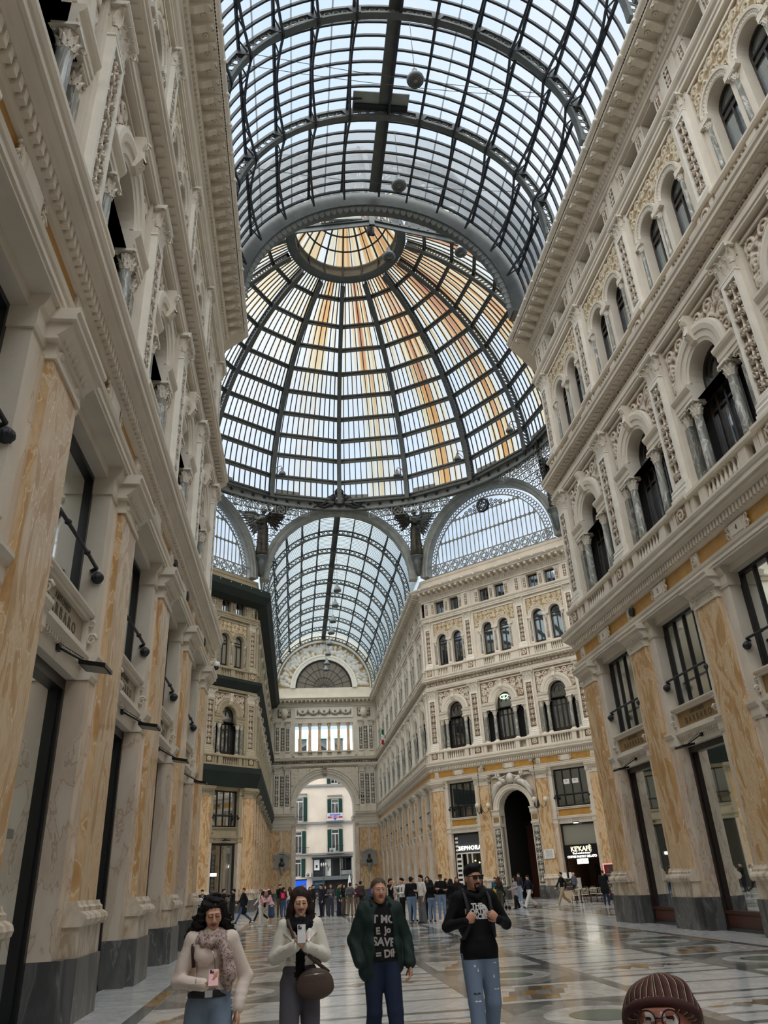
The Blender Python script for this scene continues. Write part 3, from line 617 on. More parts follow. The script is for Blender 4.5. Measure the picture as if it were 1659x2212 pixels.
PYS = {'right': [29.1, 24.25, 19.4, 14.55, 9.7, 4.85], 'left': [28.9, 24.04, 19.18, 14.32, 9.46, 4.6]}     # pilaster lines of the nave walls
def nave_wall(side):
    s = 1 if side == 'right' else -1; F = FR['R' if s > 0 else 'L']; PY = PYS[side]
    mb = MB(); x = s*W2
    mb.box(x, x+s*.5, -26, 4.25, 0, 27.9, 'cream'); mb.box(x-s*.02, x+s*.4, YC-.2, YC, 10.8, 27.9, 'cream')
    for i in range(6): mb.box(x-s*.3, x, -25+4.85*i, -23.8+4.85*i, 0, 9.2, 'orange'); mb.box(x-s*.02, x, -23.3+4.85*i, -20.7+4.85*i, .3, 8.9, 'steel_back')
    shell(mb, [(x+s*5, -26), (x+s*5, YC), (x, YC)], 0, 27.9); mb.quad((x, -26, 27.9), (x+s*5, -26, 27.9), (x+s*5, YC, 27.9), (x, YC, 27.9), 'dark_void')  # unseen back and roof, added to stop sky light leaking through the facade
    shell(mb, [(x, YC), (s*(W2+11.24), YC+11.24), (s*40, YC+11.24)], 0, 28, 'cream')
    w = struct(put('wall_'+side, mb))
    entablatures(w, [(x, -26), (x, YC), (s*(W2+11.24), YC+11.24), (s*40, YC+11.24)], s, [(F, s*y0, s*y1, 4.85) if s > 0 else (F, -y1, -y0, 4.85) for y0, y1 in ((4.85, YC-.02),)], 'ochre' if s > 0 else 'ochre')
    for i, y in enumerate(PY):
        pilaster_ground(w, F, s*y); upper_pilaster(w, F, s*y, i)
    for i in range(5):
        y = (PY[i]+PY[i+1])/2; u = s*y
        put('door_surround', shared(('surround', 4.85, s), lambda m: g_surround(m, 1.375, 1.825, 'ochre_grey' if s < 0 else 'ochre_dark')), F @ T(u, 0, 0), w)
        upper_bay(w, F, u, 4.85, i, 'glass_dark', 'glass_frost_reflect' if (s > 0 and i > 1) else 'glass_dark', 'glass_frost_reflect' if s > 0 else 'glass_dark')
        mezz_window(F @ T(u, 0, 0), 1.375, 'glass_curtain' if s > 0 and i < 2 else ('glass_frost_reflect' if s < 0 else 'glass_dark'), 4, mull=None if s > 0 else [.48])
    # cartouches on the frieze, small roundels between
    def car(m):
        m.box(-.36, .36, .36, .44, 9.55, 9.95, 'cartouche'); m.box(-.28, .28, .44, .46, 9.6, 9.9, 'cream')
        for k in (-1, 1):
            volute(m, k*.46, .42, 9.66, .12, k*.9, .1, 'cartouche'); volute(m, k*.46, .42, 9.86, .1, k*.9, .1, 'cartouche'); leaf(m, k*.4, .4, 9.6, k*.6, .3, .34, .2, .08, 'cartouche')
    def rnd(m):
        m.box(-.2, .2, .36, .41, 9.54, 9.97, 'cream'); m.add([(.15*q*math.cos(a*PI/6), .41+e, 9.755+.15*q*math.sin(a*PI/6)) for q, e in ((1, 0), (.85, .05), (.6, .02), (.2, .05)) for a in range(12)], [(j*12+a, j*12+(a+1) % 12, j*12+12+(a+1) % 12, j*12+12+a) for j in range(3) for a in range(12)], 'cartouche', True)
    for i in range(5): put('cartouche', shared('cartouche', car), F @ T(s*(PY[i]+PY[i+1])/2, 0, 0), w)
    for i in range(6): put('roundel', shared('roundel', rnd), F @ T(s*PY[i], 0, 0), w)
    return w
WALL_R = nave_wall('right'); WALL_L = nave_wall('left')

DS = [.5, 5.0, 10.4, 15.1]
def diag_wall(side):
    s = 1 if side == 'right' else -1; F = FR['DR' if s > 0 else 'DL']; sg = -1 if s > 0 else 1     # u = sg * distance from the far nave corner
    cx, cy = s*W2, FY; ox, oy = s*(W2+11.24), FY-11.24
    mb = MB(); n = F.to_3x3() @ Vector((0, 1, 0)); k = 5
    shell(mb, [(s*40, oy), (ox, oy)], 0, 28, 'cream')
    shell(mb, [(ox-n.x*k, oy-n.y*k), (cx-n.x*k+s*2, cy-n.y*k), (cx+s*5, YP), (cx, YP)], 0, 27.9)  # unseen backing with a flat top, added to block stray sky light
    mb.add([(ox, oy, 27.9), (cx, cy, 27.9), (cx, YP, 27.9), (cx+s*5, YP, 27.9), (ox-n.x*k, oy-n.y*k, 27.9)], [(0,1,2,3,4)], 'dark_void')
    w = struct(put('wall_far_'+side, mb))
    path = [(s*40, oy), (ox, oy), (cx, cy), (cx, YP)]
    D = 15.9; d0, d1 = sorted((sg*.02, sg*(D-.02))); FA = FR['AR' if s > 0 else 'AL']
    a0, a1 = sorted((s*.02, s*(YP-FY)))
    entablatures(w, path, s, [(F, d0, d1, 5.3), (FA, a0, a1, 4.85)], 'ochre')
    vis = (0, 1, 2) if s > 0 else (0, 1)
    for i, q in enumerate(DS):
        if s > 0 or i < 3: pilaster_ground(w, F, sg*q, 1.05); upper_pilaster(w, F, sg*q, i)
    for i in vis:
        u = sg*(DS[i]+DS[i+1])/2; B = DS[i+1]-DS[i]; a = B/2-.9
        if s > 0 and i == 1: pass
        else:
            put('door_surround', shared(('surroundD', B, s), lambda m: g_surround(m, a, B/2-.5, 'ochre' if s > 0 else 'cream')), F @ T(u, 0, 0), w)
            mezz_window(F @ T(u, 0, 0), a, 'glass_dark', 4)
        upper_bay(w, F, u, B, i, 'glass_dark', 'glass_dark' if s > 0 else 'glass_curtain')
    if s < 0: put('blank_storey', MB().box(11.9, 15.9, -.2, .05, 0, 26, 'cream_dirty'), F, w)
    for i in vis: put('cartouche', CACHE['cartouche'], F @ T(sg*(DS[i]+DS[i+1])/2, 0, 0), w)
    for q in DS: put('roundel', CACHE['roundel'], F @ T(sg*q, 0, 0), w)
    # the arm beyond: nine bays
    for i in range(9):
        y = 4.85*i+.75; put('pilaster', shared('far_pilaster', far_pil), FA @ T(s*y, 0, 0), w)
        b = s*(y+2.425); put('bay', shared(('far_bay', s), lambda m: far_bay(m, 4.85, 'ochre')), FA @ T(b, 0, 0), w)
        Q = FA @ T(b, 0, 0)
        mezz_window(Q, 1.375, 'glass_dark', 3, rail=True, boss=False); l1_win(Q, 4.85)
        for x in (-.83, .83): l2_win(Q, x); l3_win(Q, x)
    put('pilaster', CACHE['far_pilaster'], FA @ T(s*(YP-FY-.75), 0, 0), w)
    return w
WALL_FR = diag_wall('right'); WALL_FL = diag_wall('left')
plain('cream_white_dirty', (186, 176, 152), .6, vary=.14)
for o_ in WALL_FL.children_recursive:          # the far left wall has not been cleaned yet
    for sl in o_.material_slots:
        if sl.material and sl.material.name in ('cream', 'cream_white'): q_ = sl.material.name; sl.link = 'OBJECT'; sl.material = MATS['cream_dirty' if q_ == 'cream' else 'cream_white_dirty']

# ------------------------------------------------------------------ end pavilion with the big arch
def pavilion():
    mb = MB(); w = struct(empty('wall_end'))
    def p(nm, m): return put(nm, m, FR['P'], w)
    ah, zs = 4.1, 11.7
    # piers and arch wall (local x = -world x)
    m = MB(); m.archwall(-W2, W2, 0, 17.1, [(0, ah, 0, zs, True)], 0, 3.5, 'cream', n=28); p('arch_wall', m)
    m = MB(); m.archring(0, zs, [(ah,-.1),(ah,.12),(ah+.16,.14),(ah+.2,.22),(ah+.5,.24),(ah+.54,.32),(ah+.72,.34),(ah+.76,.0)], 'cream', n=28); p('arch_moulding', m)
    m = MB()
    for k in (-1, 1): x0, x1 = sorted((k*ah, k*(ah+.6))); m.prof([(-3.4,9.7),(.3,9.7),(.34,9.85),(.34,10.0),(.48,10.1),(.52,10.3),(-3.4,10.3)], *sorted((k*(ah-.25), k*(ah+.6))), 'cream'); m.box(x0, x1, 0, .2, .0, 9.7, 'beige'); m.box(x0, x1, 0, .14, 10.3, zs, 'cream')
    p('impost', m)
    m = MB(); m.prof([(0,15.6),(.4,15.6),(.55,16.0),(.5,16.5),(.6,17.0),(0,17.0)], -.3, .3, 'leaf_cap'); volute(m, 0, .5, 16.7, .22, 0, .9); p('keystone', m)
    for k in (-1, 1):
        msk = lambda x, z: math.hypot(x, z-zs) > ah+.85
        m = MB(); relief_panel(m, k*(ah*.5+.45), .02, zs+.2, ah+.8, 5.0, 'relief', .12, 60+k, .11, 'field', msk); p('spandrel_relief', m)
        for j, x in enumerate((5.35, 6.85)):
            m = MB(); X = k*x; m.box(X-.42, X+.42, 0, .3, 10.85, 11.5, 'cream'); m.box(X-.38, X+.38, 0, .22, 11.5, 16.1, 'cream_white'); relief_panel(m, X, .22, 11.75, .52, 4.2, 'relief_grey', .1, 70+j, .07); corinthian(m, X, 0, 16.15, .74, .25, .9)
            m.box(X-.4, X+.4, 0, .24, 18.3, 18.9, 'cream'); m.box(X-.33, X+.33, 0, .18, 19.1, 22.7, 'cream_white'); relief_panel(m, X, .18, 19.3, .46, 3.3, 'relief_grey', .1, 74+j, .07); corinthian(m, X, 0, 22.75, .64, .2, .75)
            p('pilaster', m)
        m = MB(); relief_panel(m, k*6.1, .05, 11.9, .5, 4.0, 'relief_grey', .14, 80, .06); p('trophy_relief', m); m = MB(); relief_panel(m, k*6.1, .05, 19.4, .5, 3.2, 'relief_grey', .14, 81, .06); p('trophy_relief', m)
        m = MB(); m.box(*sorted((k*4.75, k*7.6)), 0, .28, .9, 9.0, 'orange'); m.box(*sorted((k*4.65, k*7.7)), 0, .36, 0, .9, 'grey_stone'); m.box(k*6.1-.12, k*6.1+.12, .2, .33, .9, 9.0, 'beige')
        m.prof([(0,8.6),(.32,8.6),(.4,8.8),(.4,8.95),(.5,9.1),(.5,9.2),(0,9.2)], *sorted((k*4.7, k*7.7)), 'cream'); p('pier_facing', m)
        m = MB(); m.lathe(k*5.9, .05, [(.3,23.95),(.55,24.3),(.6,24.9),(.4,25.3)], 'leaf_cap', 10); relief_panel(m, k*5.9, .1, 24.1, 1.9, 1.2, 'relief_grey', .25, 84, .1, 'field'); p('shield_relief', m)
    # storey with the open loggia
    m = MB(); m.archwall(-W2, W2, 17.1, 26.0, [(0, 4.3, 19.15, 23.2, False)], 0, 2.6, 'cream'); p('loggia_wall', m)
    for i in range(6):
        x = -3.55+i*1.42; q = put('column', shared('loggia_col', lambda mm: mm.lathe(0, 0, [(.3,19.2),(.3,19.35),(.22,19.45),(.19,22.6)], 'orange', 10)), FR['P'] @ T(x, -.45, 0), w); put('capital', shared('loggia_cap', lambda mm: corinthian(mm, 0, 0, 22.55, .4, 0, .62, True)), I4, q)
    m = MB(); m.box(-4.4, 4.4, -.1, .3, 18.3, 18.5, 'cream'); m.box(-4.4, 4.4, -.7, .36, 19.0, 19.16, 'cream')
    for i in range(7): x = -4.26+i*1.42; m.box(x-.4, x+.4, 0, .28, 18.5, 19.0, 'cream')
    b = p('balustrade', m)
    for i in range(6):
        for j in (-1, 0, 1): put('baluster', shared('bal_p', lambda mm: baluster(mm, 0, .1, 18.5, .5, .08)), T(-3.55+i*1.42+j*.18, 0, 0), b)
    m = MB(); m.box(-4.3, 4.3, 0, .12, 23.95, 25.5, 'cream_white')
    for i in range(5):
        x = -3.2+i*1.6
        m.tube([(x-.7*math.cos(t*PI/10), .24, 24.95-.5*math.sin(t*PI/10)) for t in range(11)], [.06+.1*math.sin(t*PI/10) for t in range(11)], 'leaf_cap', 6); m.lathe(x, .14, [(.0,24.7),(.16,24.8),(.16,25.0),(.0,25.1)], 'leaf_cap', 7)
        for k in (-.78, .78): m.lathe(x+k, .16, [(.02,24.3),(.09,24.6),(.07,25.1),(.02,25.2)], 'leaf_cap', 6)
    p('garland_frieze', m)
    for nm, pr in (('ground_entablature', ENT1), ('first_cornice', ENT2), ('roof_cornice', ENT4)):
        m = MB()
        for x0, x1 in (((-W2, -ah-.1), (ah+.1, W2)) if nm == 'ground_entablature' else ((-W2, W2),)):
            m.prof(pr, x0, x1, 'cream')
        if nm == 'first_cornice': relief_panel(m, 0, .18, 17.47, 15.6, .33, 'relief_grey', .08, 90, .08, 'field')
        if nm == 'roof_cornice': modillions(m, -W2, W2)
        p(nm, m)
    # lunette above: painted relief ring round a half-round window
    m = MB(); m.box(-W2, W2, -.6, .1, 26.7, 28.4, 'cream'); m.archring(0, 28.4, SECT(7.0, 7.9, -.4, .3), 'cream_white', n=32); m.archring(0, 28.4, SECT(7.9, 8.6, -.4, -.2), 'cream', n=32); m.archring(0, 28.4, [(4.3,-.5),(4.3,.3),(4.7,.36),(4.8,.42),(5.05,.42),(5.1,.0)], 'cream_white', n=28); p('lunette_wall', m)
    m = MB(); na, nr = 120, 14; A, Q = np.meshgrid(np.linspace(0, PI, na), np.linspace(5.05, 7.02, nr)); g = np.random.default_rng(5); H = np.zeros_like(A)
    for _ in range(330):
        a, r, s1 = g.uniform(0.05, PI-.05), g.uniform(5.2, 6.8), g.uniform(.15, .45); H = np.maximum(H, np.clip(1.1-np.hypot((A-a)*Q/s1/.8, (Q-r)/s1/1.3), 0, 1))
    m.grid(np.stack([Q*np.cos(A), H*.3, 28.4+Q*np.sin(A)], -1), 'relief_mural', H); p('mural_relief', m)
    win = struct(put(win_name(), MB().archring(0, 28.4, SECT(4.1, 4.32, -.3, .05), 'wood', n=28).join(fan_bars(4.2)), FR['P'])); m = MB(); m.add([(4.2*math.cos(i*PI/28), -.2, 28.4+4.2*math.sin(i*PI/28)) for i in range(29)], [tuple(range(29))], 'glass_brown'); put('pane', m, I4, win)
    return w
def fan_bars(r):
    m = MB()
    for i in range(1, 12): a = i*PI/12; m.bar((.5*math.cos(a), -.12, 28.4+.5*math.sin(a)), (r*math.cos(a), -.12, 28.4+r*math.sin(a)), .05, .05, 'iron_dark', (0, 1, 0))
    for q in (.5, 1.6, 2.9): m.archring(0, 28.4, SECT(q-.03, q+.03, -.15, -.09), 'iron_dark', n=20)
    m.bar((-r, -.12, 28.42), (r, -.12, 28.42), .1, .1, 'iron_dark', (0, 0, 1)); return m
relief_mat('relief_mural', (178, 152, 106), (214, 212, 206))
glass_pane('glass_brown', (.3, .28, .25), .05, .1, solid=((128, 112, 92), .9))
WALL_E = pavilion()
# closing wall behind the camera and the ends of the cross arms
m = MB(); m.box(-W2-.5, W2+.5, -26.4, -26, 0, 36, 'cream'); struct(put('wall_back', m))
for s, nm in ((-1, 'left'), (1, 'right')): m = MB(); m.box(s*40, s*40.4, YC+11.24, FY-11.24, 0, 36, 'cream'); struct(put('wall_cross_'+nm, m))

# ------------------------------------------------------------------ floor
def floor():
    m = MB(); Z = [0.0]
    def poly(pts, mat, lv): m.add([(x, y, .0008*lv) for x, y in pts], [tuple(range(len(pts)))], mat)
    def rect(x0, y0, x1, y1, mat, lv): poly([(x0,y0),(x1,y0),(x1,y1),(x0,y1)], mat, lv)
    def disc(x, y, r, mat, lv, n=40): poly([(x+r*math.cos(2*PI*i/n), y+r*math.sin(2*PI*i/n)) for i in range(n)], mat, lv)
    rect(-W2, -26, W2, YP+4, 'fl_white', 0)
    q = [(W2, YC-.6), (W2+12, YC+11.2), (40, YC+11.2), (40, FY-11.2), (W2+12, FY-11.2), (W2, FY+.6)]; poly(q, 'fl_white', 0); poly([(-x, y) for x, y in q[::-1]], 'fl_white', 0); [rect(k*W2, FY+.6, k*(W2+.6), YP, 'fl_white', 0) for k in (-1, 1)]
    per, y0 = 4.85, 1.55
    for k in range(23):
        y = y0+per*k
        if y > YP: break
        oct_ = YC+2 < y < FY-2
        for cx in ([-5.3, -.17, 4.96] if not oct_ else [-15.5, -10.4, -5.3, -.17, 4.96, 10.1, 15.2]):
            # bordered square with the disc, then the lozenge between discs
            rect(cx-1.12, y-1.35, cx+1.12, y+1.35, 'fl_grey', 1); poly([(cx-1.12,y-1.35),(cx-.2,y-1.35),(cx-1.12,y-.35)], 'fl_dark', 2); poly([(cx+1.12,y+1.35),(cx+.2,y+1.35),(cx+1.12,y+.35)], 'fl_dark', 2)
            poly([(cx+1.12,y-1.35),(cx+.2,y-1.35),(cx+1.12,y-.35)], 'fl_dark', 2); poly([(cx-1.12,y+1.35),(cx-.2,y+1.35),(cx-1.12,y+.35)], 'fl_dark', 2)
            disc(cx, y, .78, 'fl_pale', 3); disc(cx, y, .45, 'fl_brown', 4); disc(cx, y, .42, 'fl_green', 5)
            yl = y+per/2; rect(cx-1.12, yl-1.0, cx+1.12, yl+1.0, 'fl_pale', 1); q = MB()
            for i in range(4):
                for j in range(3):
                    a = [(cx-.5+.25*(i+j)*.9-.1, yl-.75+.5*j), (cx-.5+.25*(i+j+1)*.9-.1, yl-.75+.5*j), (cx-.5+.25*(i+j+2)*.9-.2, yl-.25+.5*j), (cx-.5+.25*(i+j+1)*.9-.2, yl-.25+.5*j)]
                    poly([(min(max(px-.32, cx-1.0), cx+1.0), py) for px, py in a], ('fl_yellow', 'fl_brown', 'fl_grey')[(i*2+j) % 3], 2)
            rect(cx-1.12, y-1.47, cx+1.12, y-1.35, 'fl_dark', 2); rect(cx-1.12, y+1.35, cx+1.12, y+1.47, 'fl_dark', 2)
        for cx in ([-2.73, 2.4] if not oct_ else [-12.95, -7.85, -2.73, 2.4, 7.5, 12.6]):
            rect(cx-1.4, y-1.28, cx+1.4, y-1.1, 'fl_dark', 1); rect(cx-1.4, y+1.1, cx+1.4, y+1.28, 'fl_dark', 1)
            rect(cx-1.4, y-.62, cx+1.4, y-.5, 'fl_grey', 1); rect(cx-1.4, y+.5, cx+1.4, y+.62, 'fl_grey', 1)
            for i in range(7):
                xa = cx-1.15+i*.33; hgt = .45*(1-abs(i-3)/3.6)
                poly([(xa, y), (xa+.165, y+hgt), (xa+.33, y), (xa+.165, y-hgt)], ('fl_yellow', 'fl_grey', 'fl_brown')[i % 3], 2); poly([(xa+.165, y+hgt), (xa+.495, y+hgt*.8), (xa+.33, y)], ('fl_brown', 'fl_yellow')[i % 2], 1.5)
            rect(cx-1.4, y+per/2-.07, cx+1.4, y+per/2+.07, 'fl_grey', 1)
        for bx in ([-6.55, -4.1, -1.38, 1.03, 3.75, 6.25] if not oct_ else [-14, -9, -6.55, -4.1, -1.38, 1.03, 3.75, 6.25, 9, 14]):
            rect(bx-.12, y-per/2, bx+.12, y+per/2, 'fl_dark', 2.5); rect(bx-.12, y-1.0, bx+.12, y+1.1, 'fl_yellow' if abs(bx) > 6 else 'fl_grey', 2.8)
    return struct(put('floor', m))
floor()

# ------------------------------------------------------------------ light and sky
w = bpy.data.worlds.new('sky'); SC.world = w; w.use_nodes = True; nt = w.node_tree; bg = nt.nodes['Background']; L = nt.links; N = nt.nodes.new
tc = N('ShaderNodeTexCoord'); n = N('ShaderNodeTexNoise'); n.inputs['Scale'].default_value = 2.2; n.inputs['Detail'].default_value = 6; L.new(tc.outputs['Generated'], n.inputs['Vector'])
c = N('ShaderNodeValToRGB'); L.new(n.outputs['Fac'], c.inputs['Fac']); c.color_ramp.elements[0].position = .35; c.color_ramp.elements[1].position = .65
c.color_ramp.elements[0].color = (.55, .76, 1.0, 1); c.color_ramp.elements[1].color = (.9, .95, 1.0, 1)
L.new(c.outputs['Color'], bg.inputs['Color']); bg.inputs['Strength'].default_value = 1.12
sd = bpy.data.lights.new('sun', 'SUN'); sun = bpy.data.objects.new('sun', sd); COL.objects.link(sun); sd.energy = 6.3; sd.angle = R(100); sd.color = (1, .98, .95); sun.rotation_euler = (R(28), R(-14), 0); sun.location = (0, 20, 70)
vs = SC.view_settings; vs.view_transform = 'Standard'; vs.look = 'None'; vs.gamma = 1; vs.use_curve_mapping = False; vs.exposure = 0.0
cy = SC.cycles; cy.max_bounces = 6; cy.diffuse_bounces = 4; cy.glossy_bounces = 3; cy.transmission_bounces = 3; cy.transparent_max_bounces = 12; cy.use_denoising = True; cy.caustics_reflective = False; cy.caustics_refractive = False; cy.sample_clamp_indirect = 4
# ------------------------------------------------------------------ iron and glass
VZ, VR = 28.45, 7.75
def ap(r, deg, y): a = R(deg); return (r*math.sin(a), y, VZ+r*math.cos(a))
PUR = [-75, -60, -43.5, -28.5, -14, 14, 28.5, 43.5, 60, 75]
def truss(mb, detail=True, seg=40):
    """segmental truss in the plane y=0: two chords with a pierced web between"""
    for r0, r1, w in ((VR-.12, VR, .22), (VR-.62, VR-.5, .3)): mb.archring(0, VZ, SECT(r0, r1, -w/2, w/2), 'iron', R(-3), R(183), seg)
    if detail:
        n = 58
        for i in range(n):
            a = R(-2)+R(184)*(i+.5)/n; c, s = math.cos(a), math.sin(a); q = VR-.31
            pts = [(c*(q+.17*math.cos(t*PI/4))-s*.17*math.sin(t*PI/4), 0, VZ+s*(q+.17*math.cos(t*PI/4))+c*.17*math.sin(t*PI/4)) for t in range(9)]
            mb.tube(pts, .035, 'iron_grey', 4, False, False)
        for d in PUR:
            a = R(d); M_ = Matrix.Rotation(a, 4, 'Y'); q = MB(); q.add([(-.3,-.11,VR-.1),(.3,-.11,VR-.1),(.16,-.18,VR-.62),(-.16,-.18,VR-.62),(-.3,.11,VR-.1),(.3,.11,VR-.1),(.16,.18,VR-.62),(-.16,.18,VR-.62)], [(0,1,2,3),(7,6,5,4),(0,4,5,1),(1,5,6,2),(2,6,7,3),(3,7,4,0)], 'iron_dark')
            mb.join(q, T(0,0,VZ) @ M_)
    else:
        n = 44
        for i in range(n):
            a, b = R(184*i/n-2), R(184*(i+1)/n-2); p = lambda r, t: (r*math.cos(t), 0, VZ+r*math.sin(t))
            mb.bar(p(VR-.56, a), p(VR-.06, b), .06, .05, 'iron_dark', (0, 1, 0)); mb.bar(p(VR-.06, a), p(VR-.56, b), .06, .05, 'iron_dark', (0, 1, 0))
def purlin(mb, L, depth=.5, n=10, mat='iron_dark'):
    """fish-bellied lattice between two trusses, along y, hanging below z=0"""
    low = lambda t: -.12-depth*(abs(t-.5)*2)**1.6
    mb.bar((0,0,0), (0,L,0), .12, .1, mat); P = [(0, L*i/n, low(i/n)) for i in range(n+1)]
    for a, b in zip(P, P[1:]): mb.bar(a, b, .1, .07, mat)
    for i in range(n): mb.bar((0, L*i/n, 0) if i % 2 else P[i], P[i+1] if i % 2 else (0, L*(i+1)/n, 0), .05, .05, mat)
def vault(name, y0, trusses, y1, glass, hoop_step, dirty_from=None, detail=True, first=None):
    w = struct(empty(name))
    for y in trusses: put('truss', shared(('truss', detail), lambda m: truss(m, detail)), T(0, y, 0), w)
    ys = sorted(set([y0]+list(trusses)+[y1]))
    for a, b in zip(ys, ys[1:]):
        if first and a < first: continue
        for d in PUR:
            if abs(d) < 75 or detail: put('purlin', shared(('purlin', round(b-a, 2), detail), lambda m: purlin(m, b-a) if detail else purlin(m, b-a, .3, 6)), T(0, a, VZ) @ Matrix.Rotation(R(d), 4, 'Y') @ T(0, 0, VR-.05), w)
        n = max(2, round((b-a)/hoop_step))
        if detail:
            for i in range(1, n+1):
                y = a+(b-a)*i/n
                if i < n or b == y1: put('glazing_bar', shared('hoop', lambda m: m.archring(0, VZ, SECT(VR-.06, VR+.06, -.045, .045), 'iron_dark', R(-3), R(183), 40)), T(0, y, 0), w)
        else:
            m = MB()
            for i in range(1, n):
                y = a+(b-a)*i/n; m.archring(0, VZ, SECT(VR, VR+.03, y-.025, y+.025), 'iron', 0, PI, 28, False)
            put('louvre', m, I4, w)
    m = MB(); m.bar((-.05, max(y0, first or y0), VZ+VR-.1), (-.05, y1, VZ+VR-.1), .55, .14, 'iron'); m.bar((.2, max(y0, first or y0), VZ+VR-.35), (.2, y1, VZ+VR-.35), .1, .4, 'iron_dark'); put('catwalk', m, I4, w)
    if detail:
        m = MB()
        for d in (-67, -52, -36, -21, 21, 36, 52, 67): m.bar(ap(VR+.04, d, first), ap(VR+.04, d, y1), .07, .02, 'vault_glass_dirty', ap(1, d, 0))
        put('pane_joint', m, I4, w)
    cuts = [y0, dirty_from, y1] if dirty_from else [y0, y1]
    for k, (a, b) in enumerate(zip(cuts, cuts[1:])):
        m = MB(); A = np.linspace(-93, 93, 63); P = np.array([[ap(VR+.08, d, y) for d in A] for y in np.linspace(a, b, 2)]); m.grid(P, glass if k == 0 else 'vault_glass_dirty', None, False); put('glazing', m, I4, w)
    return w
nv = vault('ceiling_nave', -26, [4.85, 9.7, 14.55, 19.4, 24.25], 29.1, 'vault_glass', .606, 25.6, True, 9.7)
m = MB(); m.bar((-1.6, 23.75, VZ+VR-.12), (1.15, 23.75, VZ+VR-.12), .95, .06, 'iron_grey'); m.bar((-1.55, 24.0, VZ+VR-.22), (1.1, 24.0, VZ+VR-.22), .3, .1, 'iron_dark'); put('hatch', m, I4, nv)
fv = vault('ceiling_far_nave', FY+.3, [FY+4.85*i+.75 for i in range(1, 10)], YP-.3, 'far_glass', .36, None, False)
# cross arms: plain glass barrels
for s, nm in ((-1, 'left'), (1, 'right')):
    m = MB(); A = np.linspace(-93, 93, 33); P = np.array([[(x, YO+(VR+.1)*math.sin(R(d)), VZ+(VR+.1)*math.cos(R(d))) for d in A] for x in (s*19.5, s*40)]); m.grid(P, 'far_glass', None, False)
    for i in range(5):
        x = s*(19.6+4.85*i); q = MB(); q.archring(0, VZ, SECT(VR-.5, VR, -.1, .1), 'iron_dark', n=24); m.join(q, T(x, YO, 0) @ RZ(PI/2))
    struct(put('ceiling_cross_'+nm, m))

# ---- octagon: eight great arches, lunettes, spandrels, star band, dome
DOME = struct(empty('ceiling_dome', T(0, YO, 0)))
RIN = W2*(1+math.sqrt(2))
def face(az): return T(RIN*math.sin(R(az)), RIN*math.cos(R(az)), 0) @ RZ(PI-R(az))   # local y points to the centre
def great_arch(m, ro, ri):
    m.archring(0, 28.4, [(ri,-.45),(ri,.35),(ri+.12,.42),(ro-.4,.42),(ro-.3,.5),(ro,.5),(ro,-.45)], 'iron_grey', R(-2), R(182), 44)
def arch_leafage(m, r):
    for i in range(60):
        a = PI*(i+.5)/60; q = MB(); leaf(q, 0, 0, 0, 0, 1, .28, .34, .16, 'relief_iron'); m.join(q, T(r*math.cos(a), -.35, 28.4+r*math.sin(a)) @ Matrix.Rotation(PI/2-a+PI, 4, 'Y'))
NEAR = put('great_arch', MB(), face(180), DOME)
mm = MB(); great_arch(mm, 7.9, 6.98); arch_leafage(mm, 7.0); mm.archring(0, 28.4, SECT(7.0, 7.06, -.4, .3), 'iron_dark', R(-2), R(182), 44); mm.m = ['iron' if q == 'iron_grey' else q for q in mm.m]; NEAR.data = mm.mesh('great_arch')
for az in (0, 45, -45, 90, -90): put('great_arch', shared('great_arch_far', lambda m: great_arch(m, 7.6, 6.85)), face(az), DOME)
def scroll_ring(m, x, z, r, y=0, mat='iron_grey', t=.035, hub=True):
    m.tube([(x+r*math.cos(i*PI/6), y, z+r*math.sin(i*PI/6)) for i in range(13)], t, mat, 4, False, False)
    if hub:
        for i in range(4): a = i*PI/2+.4; m.tube([(x+r*.9*math.cos(a+j*.35)*(1-j*.2), y, z+r*.9*math.sin(a+j*.35)*(1-j*.2)) for j in range(5)], t*.8, mat, 3, False, False)
        m.lathe(x, y, [(.0, z-t*2), (t*2, z), (.0, z+t*2)], mat, 5)
def star6(m, x, z, r, y, mat='iron_grey', t=.045):
    for k in (0, 1):
        P = [(x+r*math.sin(2*PI*i/3+k*PI), y, z+r*math.cos(2*PI*i/3+k*PI)) for i in range(3)]
        for i in range(3): m.tube([P[i], P[(i+1) % 3]], t, mat, 4, False, False)
